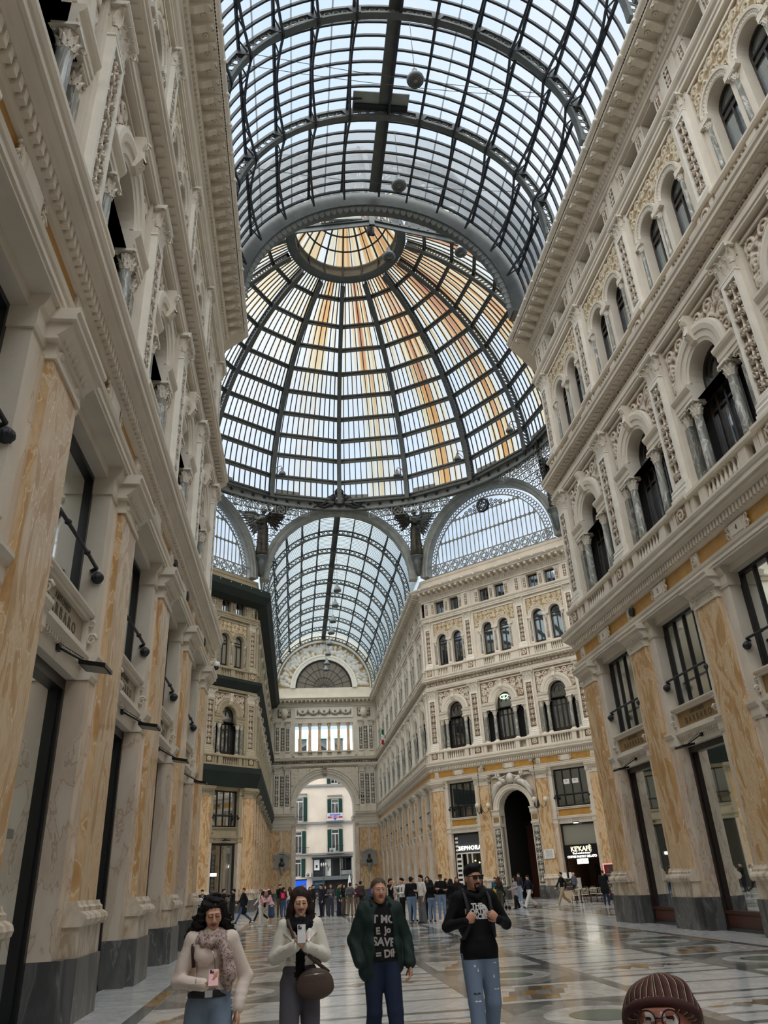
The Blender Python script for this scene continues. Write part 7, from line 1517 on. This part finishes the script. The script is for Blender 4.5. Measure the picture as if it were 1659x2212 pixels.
# the buggy
b = tag(empty('stroller', T(7.15, 45.3, 0) @ RZ(R(-80))), 'black folding buggy pushed by the woman in the grey cardigan', 'stroller')
put('seat', Vol().cap((0, .0, .45), (0, -.15, .62), .15, .14, 'cloth_24_24_26', .04).ell((0,.02,.8), (.2,.22,.2), 'cloth_24_24_26', .05).ell((0,-.12,.3), (.17,.2,.1), 'cloth_24_24_26', .04).build(.022), I4, b); m = MB()
for x in (-.2, .2): m.tube([(x, .4, 1.02), (x, .15, .6), (x, -.3, .12)], .012, 'iron_dark', 5); m.tube([(x, .2, .68), (x, .28, .12)], .012, 'iron_dark', 5)
m.tube([(-.2, .4, 1.02), (.2, .4, 1.02)], .014, 'iron_dark', 5); put('frame', m, I4, b)
for x in (-.22, .22):
    for y in (-.3, .28): put('wheel', shared('wheel', lambda q: q.lathe(0, 0, [(.02, -.02), (.09, -.02), (.1, 0), (.09, .02), (.02, .02)], 'shoe_dark', 14)), T(x, y, .1) @ Matrix.Rotation(PI/2, 4, 'Y'), b)

# ------------------------------------------------------------------ four people walking up, and one at the lens
VX = .0105
# woman in the cream jacket
def ex1(v, J, B):
    c = cm((226, 210, 199), .85)
    v.ell(B((0,.0,1.06)), (.15,.112,.05), c, .02)
    v.cap((-.06,0,1.12), (-.075,.005,1.055), .105, .112, c, .03).cap((.06,0,1.12), (.075,.005,1.055), .105, .112, c, .03)
    for s_ in 'LR': v.cap(J['s'+s_], J['e'+s_], .062, .058, c, .025).cap(J['e'+s_], J['w'+s_], .058, .05, c, .02)
    for s_ in 'LR':
        for t in (.25, .5, .75): p = J['e'+s_]*(1-t)+J['w'+s_]*t; v.ell(p, (.053, .053, .012), c, .02)
o, J, m, HM = person((-4.83, 7.0), 4, 1.63, dict(eR=(-.25,.0,1.1), wR=(-.045,-.235,1.09), eL=(.29,.07,1.1), wL=(.235,-.03,.9), kL=(.1,-.12,.5), aL=(.1,-.16,.09), aR=(-.09,.2,.12)), (226, 210, 199), (122, 138, 158), (None, HB), fem=True, vox=VX, head=dict(skin=cm((206, 158, 130), .5, 'skin'), hairc=cm(HB, .6, 'hair'), eyes='down', fem=True), look=(8, 20), extra=ex1, wide=.04, rough=.006, hem=1.035, bulk=1.06, hand_dirs={'R': ((.8,-.25,.25), (.1,.25,.95), .75), 'L': ((.0,-.3,-1), (-.9,0,0), .3)}, skin=(206, 158, 130))
W1 = tag(o, 'woman with long curly dark hair in a cream leather jacket looking at a pink phone', 'person')
put('hair', Vol().ell((0,.03,.045), (.094,.108,.094), cm(HB, .55, 'hair')).chain([(-.07,-.01,.06), (-.11,.0,-.05), (-.15,.02,-.18), (-.18,.03,-.34)], [.035,.05,.065,.04], cm(HB, .55, 'hair'), .03).chain([(.07,-.01,.06), (.105,.0,-.05), (.13,.01,-.18), (.15,.03,-.3)], [.035,.045,.055,.03], cm(HB, .55, 'hair'), .03).chain([(0,.08,.0), (-.02,.11,-.18), (-.04,.1,-.42)], [.09,.12,.08], cm(HB, .55, 'hair'), .04).cut((.005,-.12,-.05), (.064,.1,.11), .012).build(.0065, .009, 3, 85), HM, o)
jc = cm((214, 196, 184), .5); sm = cm((150, 128, 118), .7)
plate(o, m, [(-.15, 1.36), (-.13, 1.26), (-.02, 1.2)], [(-.05, 1.4), (-.02, 1.34), (.05, 1.27)], jc); plate(o, m, [(.06, 1.4), (.1, 1.36), (.1, 1.3)], [(.15, 1.38), (.17, 1.33), (.14, 1.27)], jc)
plate(o, m, [(-.165, 1.1), (-.165, 1.06)], [(.165, 1.1), (.165, 1.06)], jc, .012, 10, 'jacket_belt'); plate(o, m, [(-.11, 1.27), (-.105, 1.1)], [(-.103, 1.27), (-.098, 1.1)], sm, .006, 6, 'seam'); plate(o, m, [(.12, 1.24), (.115, 1.1)], [(.127, 1.24), (.122, 1.1)], sm, .006, 6, 'seam')
marble('scarf', [(.2, (120, 92, 84)), (.45, (196, 176, 166)), (.55, (150, 120, 116)), (.62, (206, 190, 180)), (.8, (128, 104, 104))], scale=9, warp=1.5, ring=4, stretch=(1, 1, 1), rough=.9)
v = Vol()
for i in range(12): a = 2*PI*i/12; b2 = 2*PI*(i+1)/12; v.cap((.1*math.cos(a), -.02+.09*math.sin(a), 1.395+.025*math.sin(a)), (.1*math.cos(b2), -.02+.09*math.sin(b2), 1.395+.025*math.sin(b2)), .04, .04, 'scarf', .02); v.cap((.08*math.cos(a), -.02+.08*math.sin(a), 1.435+.02*math.sin(a)), (.08*math.cos(b2), -.02+.08*math.sin(b2), 1.435+.02*math.sin(b2)), .027, .027, 'scarf', .02)
v.chain([(.07,-.1,1.4), (.12,-.14,1.28), (.15,-.13,1.14), (.15,-.12,1.04)], [.04,.05,.06,.03], 'scarf', .03); put('scarf', v.build(.009, .006, 4, 50), I4, o)
put('belt', MB().lathe(0, 0, [(.168, .985), (.172, 1.0), (.172, 1.03), (.168, 1.04)], 'shoe_dark', 28), Matrix.Diagonal((1, .74, 1, 1)), o); put('buckle', MB().box(-.03, .03, -.135, -.122, .99, 1.04, 'chrome'), I4, o)
put('bag_strap', MB().tube([(-.13,-.1,1.2), (-.145,-.085,1.33), (-.14,.0,1.44), (-.15,.1,1.3)], .016, cm((70, 46, 44)), 6), I4, o)
put('zip', MB().tube([(.0,-.118,1.36), (.035,-.135,1.24), (.045,-.13,1.12), (.05,-.122,1.04)], .004, 'chrome', 5), I4, o)
def phone(Mo, px, rot, rgb, lb, cam=True):
    p = put('phone', MB().box(-.037, .037, -.005, .005, -.075, .075, cm(rgb, .35)), Mo @ T(*px) @ rot)
    if cam: put('camera_bump', MB().box(-.03, .002, -.009, -.005, .035, .068, cm(tuple(int(c*.85) for c in rgb), .3)).lathe(0, 0, [(0, 0), (0, 0)], 'iris', 3), I4, p); [put('lens', MB().lathe(0, 0, [(0, 0), (.007, 0), (.008, .003)], 'iris', 10), T(-.022+.016*(i % 2), -.009, .044+.015*(i // 2)) @ Matrix.Rotation(PI/2, 4, 'X'), p) for i in range(3)]
    return tag(p, lb, 'phone')
phone(o.matrix_basis, (.035, -.285, 1.135), Matrix.Rotation(R(-48), 4, 'X'), (226, 176, 178), 'pink phone in the hand of the woman in the cream jacket')
# woman in the white jacket
def ex2(v, J, B):
    c = cm((226, 220, 208), .4); n = cm((18, 17, 22))
    for q in (-1, 1): v.cap((q*.085,-.1,1.34), (q*.075,-.115,1.12), .02, .022, c, .02)
    for s_ in 'LR': v.cap(J['s'+s_], J['e'+s_], .06, .056, c, .025).cap(J['e'+s_], J['w'+s_], .056, .048, c, .02)
    for s_ in 'LR':
        for t in (.25, .5, .75): p = J['e'+s_]*(1-t)+J['w'+s_]*t; v.ell(p, (.052, .052, .012), c, .02)
    v.ell(B((0,-.085,1.2)), (.052,.04,.22), n, .008); v.ell((0,-.075,1.0), (.06,.045,.1), n, .01)
o, J, m, HM = person((-4.12, 8.0), 2, 1.66, dict(eR=(-.235,.0,1.13), wR=(-.055,-.235,1.23), eL=(.235,.0,1.13), wL=(.055,-.235,1.22), kR=(-.1,-.1,.5), aR=(-.1,-.14,.09), aL=(.09,.18,.12)), (226, 220, 208), (92, 90, 98), (None, HB), fem=True, vox=VX, head=dict(skin=cm((214, 168, 142), .5, 'skin'), hairc=cm((44, 28, 24), .6, 'hair'), eyes='down', fem=True, lip='lip_red', smile=True), look=(4, 9), extra=ex2, wide=.03, rough=.004, hem=1.06, hand_dirs={'R': ((.55,-.35,.65), (.35,.6,.2), .8), 'L': ((-.55,-.35,.65), (-.35,.6,.2), .8)}, skin=(214, 168, 142))
tag(o, 'smiling woman in a white jacket and grey trousers holding a white phone', 'person'); hm = cm((44, 28, 24), .5, 'hair'); hm2 = cm((96, 50, 36), .5, 'hair')
put('hair', Vol().ell((0,.028,.045), (.088,.104,.092), hm).chain([(-.066,-.02,.06), (-.092,-.01,-.06), (-.115,-.02,-.2)], [.03,.036,.042], hm, .03).chain([(-.115,-.02,-.2), (-.135,-.04,-.36)], [.042,.02], hm2, .03).chain([(.066,-.02,.06), (.092,-.01,-.06), (.115,-.02,-.2)], [.03,.036,.042], hm, .03).chain([(.115,-.02,-.2), (.14,-.04,-.36)], [.042,.02], hm2, .03).chain([(0,.08,-.02), (0,.1,-.2), (0,.1,-.34)], [.08,.1,.06], hm, .04).cut((0,-.115,-.05), (.062,.1,.112), .012).build(.0065, .002, 5, 60), HM, o)
v = Vol(); n = cm((18, 17, 22))
for i in range(12): a = 2*PI*i/12; b2 = 2*PI*(i+1)/12; v.cap((.09*math.cos(a), -.015+.085*math.sin(a), 1.4+.025*math.sin(a)), (.09*math.cos(b2), -.015+.085*math.sin(b2), 1.4+.025*math.sin(b2)), .038, .038, n, .02); v.cap((.074*math.cos(a), -.01+.07*math.sin(a), 1.445+.02*math.sin(a)), (.074*math.cos(b2), -.01+.07*math.sin(b2), 1.445+.02*math.sin(b2)), .024, .024, n, .02)
put('scarf', v.build(.009, .005, 6, 50), I4, o); phone(o.matrix_basis, (.0, -.315, 1.33), Matrix.Rotation(R(-14), 4, 'X'), (222, 222, 224), 'white phone held by the woman in the white jacket')
wc = cm((236, 231, 220), .5)
for q in (-1, 1): plate(o, m, [(q*.05, 1.42), (q*.055, 1.36), (q*.05, 1.27)], [(q*.13, 1.4), (q*.16, 1.33), (q*.07, 1.26)], wc, .018); plate(o, m, [(q*.045, 1.26), (q*.05, 1.07)], [(q*.062, 1.26), (q*.066, 1.07)], wc, .012, 8, 'jacket_edge'); plate(o, m, [(q*.05, 1.1), (q*.05, 1.065)], [(q*.15, 1.1), (q*.15, 1.065)], wc, .01, 8, 'jacket_hem')
put('ring', MB().archring(0, 0, SECT(.009, .0115, -.002, .002), 'chrome', 0, 2*PI, 12, False), T(.03, -.3, 1.262), o)
bb = bag(o, (84, 68, 60), (.13, -.165, .92), (.17, .06, .125), 'brown crossbody bag of the woman in the white jacket', False); put('strap', MB().tube([(.26,-.13,1.0), (.1,-.16,1.12), (-.05,-.165,1.26), (-.115,-.09,1.42), (-.12,.03,1.46), (-.02,.12,1.3), (.2,.1,1.05)], .017, cm((84, 68, 60), .6), 6), I4, bb); put('zip', MB().tube([(.03,-.236,.99), (.13,-.246,1.0), (.22,-.232,1.0)], .004, 'chrome', 5), I4, bb)
# man in the green parka
o, J, m, HM = person((-3.27, 9.0), 6, 1.72, dict(eR=(-.27,.05,1.13), wR=(-.24,-.06,.93), eL=(.28,.05,1.12), wL=(.28,-.08,.9), kL=(.1,-.1,.5), aL=(.11,-.16,.09), aR=(-.1,.16,.11)), (20, 19, 23), (34, 44, 66), ('crop', (86, 72, 62)), vox=VX, bulk=1.08, head=dict(skin=cm((204, 150, 122), .5, 'skin'), hairc=cm((86, 72, 62), .6, 'hair'), fem=False), look=(0, 0), rough=.004, hem=.93, wide=.02, hand_dirs={'R': None, 'L': ((-.05,-.15,-1), (-.9,.1,0), .55)}, skin=(204, 150, 122))
tag(o, 'man with short grey-brown hair in an open dark green parka over a black T-shirt', 'person'); gr = cm((32, 48, 44), .7); v = Vol()
v.ell((0,.01,1.27), (.2,.145,.21), gr).ell((0,.01,1.08), (.2,.15,.2), gr, .05).cap((-.08,.01,1.05), (-.12,.01,.86), .135, .12, gr, .05).cap((.08,.01,1.05), (.11,.01,.9), .135, .12, gr, .05).cap(J['sL'], J['sR'], .076, .076, gr, .05)
for s_ in 'LR': v.chain([J['s'+s_], J['e'+s_], J['w'+s_]*.97+J['e'+s_]*.03], [.075, .07, .058], gr, .02)
v.chain([(-.15,.0,1.42), (-.1,.09,1.46), (.1,.09,1.46), (.15,.0,1.42)], [.05,.065,.065,.05], gr, .03); v.cut((.015,-.2,1.2), (.125,.2,.36), .012); v.cut((.03,-.2,.92), (.17,.17,.22), .02); v.cut((0,-.02,1.53), (.075,.09,.12), .01)
jk = put('parka', v.build(.009, .005, 8, 30), I4, o); put('collar_lining', Vol().chain([(-.1,-.06,1.44), (-.1,.06,1.48), (.1,.06,1.48), (.1,-.06,1.44)], [.022,.03,.03,.022], cm((22, 24, 24)), .02).build(.01, .004, 1, 50), I4, jk)
def shirt_text(o, body, lines, mat, bold, sp=1.0, clip=None):
    q = MB()
    for body_, x, z, size, rot in lines: q.join(text_mb(body_, size, mat, 0, bold, sp), T(x, 0, z) @ Matrix.Rotation(rot, 4, 'Y') @ Matrix.Rotation(PI/2, 4, 'X'))
    if clip:
        keep = [i for i, f in enumerate(q.f) if all(abs(q.v[j][0]) < clip for j in f)]; q.f = [q.f[i] for i in keep]; q.m = [q.m[i] for i in keep]; q.sm = [q.sm[i] for i in keep]
    return put('lettering', wrap(q, body), I4, o)
plain('print_grey', (168, 160, 156), .8); plain('print_white', (226, 222, 222), .8)
shirt_text(o, m, [('T MO', .02, 1.31, .1, .06), ('E  Jo', .01, 1.21, .085, -.05), ('SAVE', .01, 1.105, .105, .1), ('= DiF', .03, 1.0, .095, -.05)], 'print_grey', .004)
# man in the black hoodie
def ex4(v, J, B):
    n = cm((17, 17, 20))
    v.chain([(-.12,.0,1.43), (-.09,.09,1.45), (.09,.09,1.45), (.12,.0,1.43)], [.04,.065,.065,.04], n, .03).chain([(-.11,-.02,1.44), (0,-.1,1.4), (.11,-.02,1.44)], [.035,.03,.035], n, .02); v.cap((-.07,0,.95), (.07,0,.95), .125, .125, n, .02)
o, J, m, HM = person((-2.23, 9.0), 4, 1.80, dict(eR=(-.31,.0,1.15), wR=(-.17,-.21,1.2), eL=(.31,.0,1.15), wL=(.17,-.21,1.2), kR=(-.1,-.1,.5), aR=(-.1,-.16,.09), aL=(.1,.16,.11)), (17, 17, 20), (116, 132, 154), ('quiff', HK), vox=VX, bulk=1.1, head=dict(skin=cm((198, 146, 120), .5, 'skin'), hairc=cm(HK, .6, 'hair'), fem=False, beard=cm(HK, .6, 'hair')), look=(14, 4), rough=.004, extra=ex4, hem=.86, wide=.018, hand_dirs={'R': ((.75,.1,.6), (.3,.9,.1), 1.0), 'L': ((-.75,.1,.6), (-.3,.9,.1), 1.0)}, skin=(198, 146, 120))
tag(o, 'man in a black printed hoodie, dark glasses and ripped pale jeans gripping backpack straps', 'person'); m4 = m
shirt_text(o, m, [('THE', -.012, 1.325, .062, 0), ('NORTH', -.026, 1.277, .062, 0), ('FACE', -.016, 1.229, .062, 0)], 'print_white', .003); q = MB()
for r0, r1 in ((.0, .04), (.048, .088), (.096, .136)): P_ = [(.042+r1*math.sin(t*PI/20)*.55, 0, 1.207+r1*math.cos(t*PI/20)) for t in range(11)]+[(.042+r0*math.sin(t*PI/20)*.55, 0, 1.207+r0*math.cos(t*PI/20)) for t in range(10, -1, -1)]; q.add(P_, [(i, i+1, 20-i, 21-i) for i in range(10)], 'print_white')
put('half_dome_print', wrap(q, m), I4, o)
g = put('sunglasses', MB().box(-.062, -.008, -.112, -.104, -.012, .024, 'shade_lens').box(.008, .062, -.112, -.104, -.012, .024, 'shade_lens').box(-.068, .068, -.114, -.106, .018, .028, 'black_frame').tube([(-.068, -.108, .02), (-.08, .02, .01)], .004, 'black_frame', 5).tube([(.068, -.108, .02), (.08, .02, .01)], .004, 'black_frame', 5), HM, o)
bp_ = tag(put('backpack', Vol().ell((0,.2,1.22), (.16,.1,.24), cm((20, 20, 22), .7)).build(.02), o.matrix_basis.copy()), 'black backpack worn by the man in the printed hoodie', 'backpack'); q = MB()
for s_ in (-1, 1): q.tube([(s_*.09,.1,1.45), (s_*.12,.0,1.475), (s_*.125,-.1,1.4), (s_*.12,-.165,1.28), (s_*.125,-.16,1.15), (s_*.16,-.06,1.05), (s_*.14,.12,1.02)], .019, cm((44, 44, 48), .7), 6)
put('strap', q, I4, bp_)
for x, z, w_, h_ in ((-.1, .58, .07, .02), (-.1, .52, .06, .016), (.12, .6, .05, .016), (-.09, .8, .02, .03), (-.06, .76, .012, .04), (.12, .82, .03, .016), (.1, .7, .014, .04)):
    q = MB(); n_ = 5; q.add([(x-w_/2+w_*i/n_, 0, z+k_*h_*(.5+.3*math.sin(i*2))) for k_ in (0, 1) for i in range(n_+1)], [(i, i+1, n_+2+i, n_+1+i) for i in range(n_)], 'print_white' if h_ < .018 or w_ < .03 else 'shoe_dark'); put('rip', wrap(q, m), I4, o)
# woman in the striped knitted cap, right at the lens
nm, nt, b = newmat('knit'); L = nt.links; N = nt.nodes.new; tc = N('ShaderNodeTexCoord'); sx = N('ShaderNodeSeparateXYZ'); L.new(tc.outputs['Object'], sx.inputs[0]); at = N('ShaderNodeMath'); at.operation = 'ARCTAN2'; L.new(sx.outputs['X'], at.inputs[0]); ad = N('ShaderNodeMath'); ad.operation = 'ADD'; ad.inputs[1].default_value = .02; L.new(sx.outputs['Y'], ad.inputs[0]); L.new(ad.outputs[0], at.inputs[1])
mu = N('ShaderNodeMath'); mu.operation = 'MULTIPLY'; mu.inputs[1].default_value = 3.4; L.new(at.outputs[0], mu.inputs[0]); fr = N('ShaderNodeMath'); fr.operation = 'FRACT'; L.new(mu.outputs[0], fr.inputs[0]); cr = N('ShaderNodeValToRGB'); cr.color_ramp.interpolation = 'CONSTANT'; L.new(fr.outputs[0], cr.inputs['Fac']); e = cr.color_ramp.elements; e[0].position = 0; e[0].color = srgb(92, 50, 48); e[1].position = .9; e[1].color = srgb(110, 78, 66)
for p_, c_ in ((.3, (48, 30, 40)), (.5, (226, 206, 170)), (.58, (92, 54, 50)), (.72, (150, 120, 104)), (.78, (60, 36, 42))): q = e.new(p_); q.color = srgb(*c_)
no = N('ShaderNodeTexNoise'); no.inputs['Scale'].default_value = 160; bu = N('ShaderNodeBump'); bu.inputs['Strength'].default_value = .8; bu.inputs['Distance'].default_value = .004; L.new(no.outputs['Fac'], bu.inputs['Height']); L.new(bu.outputs['Normal'], b.inputs['Normal']); L.new(cr.outputs['Color'], b.inputs['Base Color']); b.inputs['Roughness'].default_value = .95
plain('knit_dark', (70, 40, 38), .95); plain('knit_trim', (196, 160, 128), .95)
o, J, m, HM = person((-3.27, 2.12), -22, 1.425, 'stand', (60, 44, 44), DK, (None, HB), fem=True, vox=.014, head=dict(skin=cm((156, 96, 78), .55, 'skin'), hairc=cm(HB, .6, 'hair'), fem=True), look=(-6, -20), skin=(156, 96, 78))
tag(o, 'woman in a striped brown knitted cap right in front of the lens', 'person')
v = Vol().ell((0,.03,.055), (.108,.122,.085), 'knit').ell((0,.05,.03), (.115,.115,.06), 'knit', .03).ell((.03,-.02,.1), (.06,.06,.035), 'knit', .02); v.cut((0,-.06,-.06), (.2,.15,.085), .02); h = put('knitted_cap', v.build(.006, .004, 2, 40), HM, o)
q = MB(); pts = [(.1*math.sin(R(a)), -.1*math.cos(R(a))+.012, .034+.016*math.cos(R(a))) for a in range(-100, 101, 8)]; q.tube(pts, [.014]*len(pts), 'knit_dark', 8)
for i in range(len(pts)-1): q.tube([Vector(pts[i])+Vector((0,-.004,.012)), Vector(pts[i+1])+Vector((0,-.004,-.008))], .004, 'knit_trim', 4)
put('brim', q, I4, h); put('spectacles', MB().archring(-.033, 0, SECT(.022, .026, -.112, -.108), 'black_frame', 0, 2*PI, 16, False).archring(.033, 0, SECT(.022, .026, -.112, -.108), 'black_frame', 0, 2*PI, 16, False).tube([(-.01, -.11, .004), (.01, -.11, .004)], .003, 'black_frame', 4), HM, o)

# ------------------------------------------------------------------ mannequins in the right shop windows
def ex_p(v, J, B):
    c = cm((196, 180, 154), .6)
    for i in range(5): v.cap((-.13,0,1.0+.1*i), (.13,0,1.0+.1*i), .1, .1, c, .02)
o, J, m, HM = person((8.75, 27.9), 80, 1.83, 'stand', (196, 180, 154), (182, 170, 150), ('cap', (150, 112, 84)), vox=.017, extra=ex_p, skin=(150, 112, 84), bulk=1.15, rough=.006); o.location.z = .44; o.name = 'mannequin'; tag(o, 'shop window mannequin in a cream puffer jacket and pale trousers', 'mannequin')
o, J, m, HM = person((8.75, 23.0), 75, 1.72, 'relax', (66, 64, 64), (24, 24, 26), ('cap', (70, 56, 44)), vox=.017, skin=(34, 30, 28), bulk=1.1, extra=lambda v, J, B: v.ell((0,-.09,1.25), (.05,.04,.2), cm((190, 184, 170)), .008)); o.location.z = .44; o.name = 'mannequin'; tag(o, 'shop window mannequin in a charcoal jacket over a pale jumper', 'mannequin')
tag(put('display_book', MB().box(-.03, .03, -.25, .25, 0, .7, 'white'), T(8.6, 22.2, .45) @ Matrix.Rotation(R(22), 4, 'X')), 'white display panel leaning in the right shop window', 'display panel')
c = tag(put('knitted_hat', Vol().ell((0, 0, .12), (.13, .13, .14), cm((196, 176, 150))).cap((0, 0, -.3), (0, 0, .0), .09, .06, cm((60, 56, 52)), .02).build(.02), T(8.5, 21.6, .76)), 'pale knitted hat on a dark stand low in the right shop window', 'hat')
tag(put('shop_spotlight', MB().lathe(0, 0, [(0, 0), (.06, 0), (.07, .05), (.05, .1)], 'lit_white', 10), T(9.4, 24.15, 5.38)), 'small spotlight on the ceiling of the right shop', 'lamp')
tag(put('window_sticker', MB().lathe(0, 0, [(0, 0), (.2, 0), (.2, .004), (0, .004)], 'stone_grey', 24), T(8.2, 20.75, 2.24) @ Matrix.Rotation(-PI/2, 4, 'Y')), 'round pale sticker on the glass of the second right shop', 'sticker')

# ------------------------------------------------------------------ bronze angels between the arches of the octagon
def angel(x, y, rot, lb):
    k = 3.0; br = 'bronze'; v = Vol()
    v.ell((0,0,1.27), (.16,.11,.2), br).ell((0,0,1.08), (.13,.1,.15), br, .04).cap((-.15,0,1.4), (.15,0,1.4), .06, .06, br, .04).cap((-.05,0,1.0), (-.08,.0,.1), .12, .14, br, .05).cap((.05,0,1.0), (.07,-.03,.1), .12, .13, br, .05).cap((.05,-.06,.95), (.1,-.12,.2), .05, .05, br, .03).cap((-.06,-.06,.9), (-.12,-.1,.15), .05, .06, br, .03)
    v.cap((0,0,1.4), (0,0,1.52), .05, .05, br).ell((0,0,1.62), (.08,.095,.11), br, .02).ell((0,.03,1.64), (.095,.1,.1), br, .02)
    v.chain([(-.16,0,1.4), (-.24,-.12,1.2), (-.05,-.24,1.18)], [.055,.05,.04], br).chain([(.16,0,1.4), (.28,-.05,1.5), (.2,-.12,1.72)], [.055,.05,.035], br).ell((-.05,-.2,1.12), (.16,.06,.05), br, .03).ell((0,-.02,.98), (.17,.14,.07), br, .03)
    mm_ = v.build(.026, .006, 3, 22)
    for q in (-1, 1): hand_mb(mm_, (-.05, -.24, 1.18) if q < 0 else (.2, -.12, 1.72), (.7, -.3, 0) if q < 0 else (0, -.1, 1), (0, .5, .5), q, .5, br, 1.1)
    o = put('statue', mm_, T(x, y, 30.3) @ RZ(R(rot)) @ Matrix.Scale(k, 4)); tag(o, lb, 'statue', 'winged statues under the dome')
    for q in (-1, 1):
        m = MB(); root = Vector((q*.08, .1, 1.38))
        for i in range(9):
            t = i/8; e = Vector((q*(1.0-.55*t), .16, 1.84-.95*t)); mid = root.lerp(e, .5)+Vector((q*.02, .04, .12*(1-t)))
            r_ = [.05, .075-.02*t, .05, .008]; P_ = [root, mid, mid.lerp(e, .6), e]; w_ = MB(); w_.tube(P_, r_, br, 6); m.join(w_)
        for i in range(7): t = i/6; e = Vector((q*(.55-.3*t), .14, 1.56-.5*t)); m.tube([root, root.lerp(e, .6)+Vector((0, -.02, .05)), e], [.05, .06, .015], br, 6)
        m.tube([root, (q*.4, .14, 1.74), (q*1.0, .16, 1.86)], [.06, .05, .015], br, 6); put('wing', m, I4, o)
    put('pedestal', MB().lathe(0, 0, [(.02, -.7), (.08, -.6), (.11, -.35), (.15, -.2), (.12, -.14), (.2, -.05), (.21, 0), (.0, .03)], 'iron', 12), I4, o)
for x, y, rot, lb in ((-7.5, FY-.95, -22, 'bronze winged statue left of the far nave arch'), (7.6, FY-.95, 22, 'bronze winged statue between the far nave arch and the star lunette'), (W2+11.24-.95, FY-11.24-.3, 67, 'bronze winged statue half hidden behind the right cornice')): angel(x, y, rot, lb)
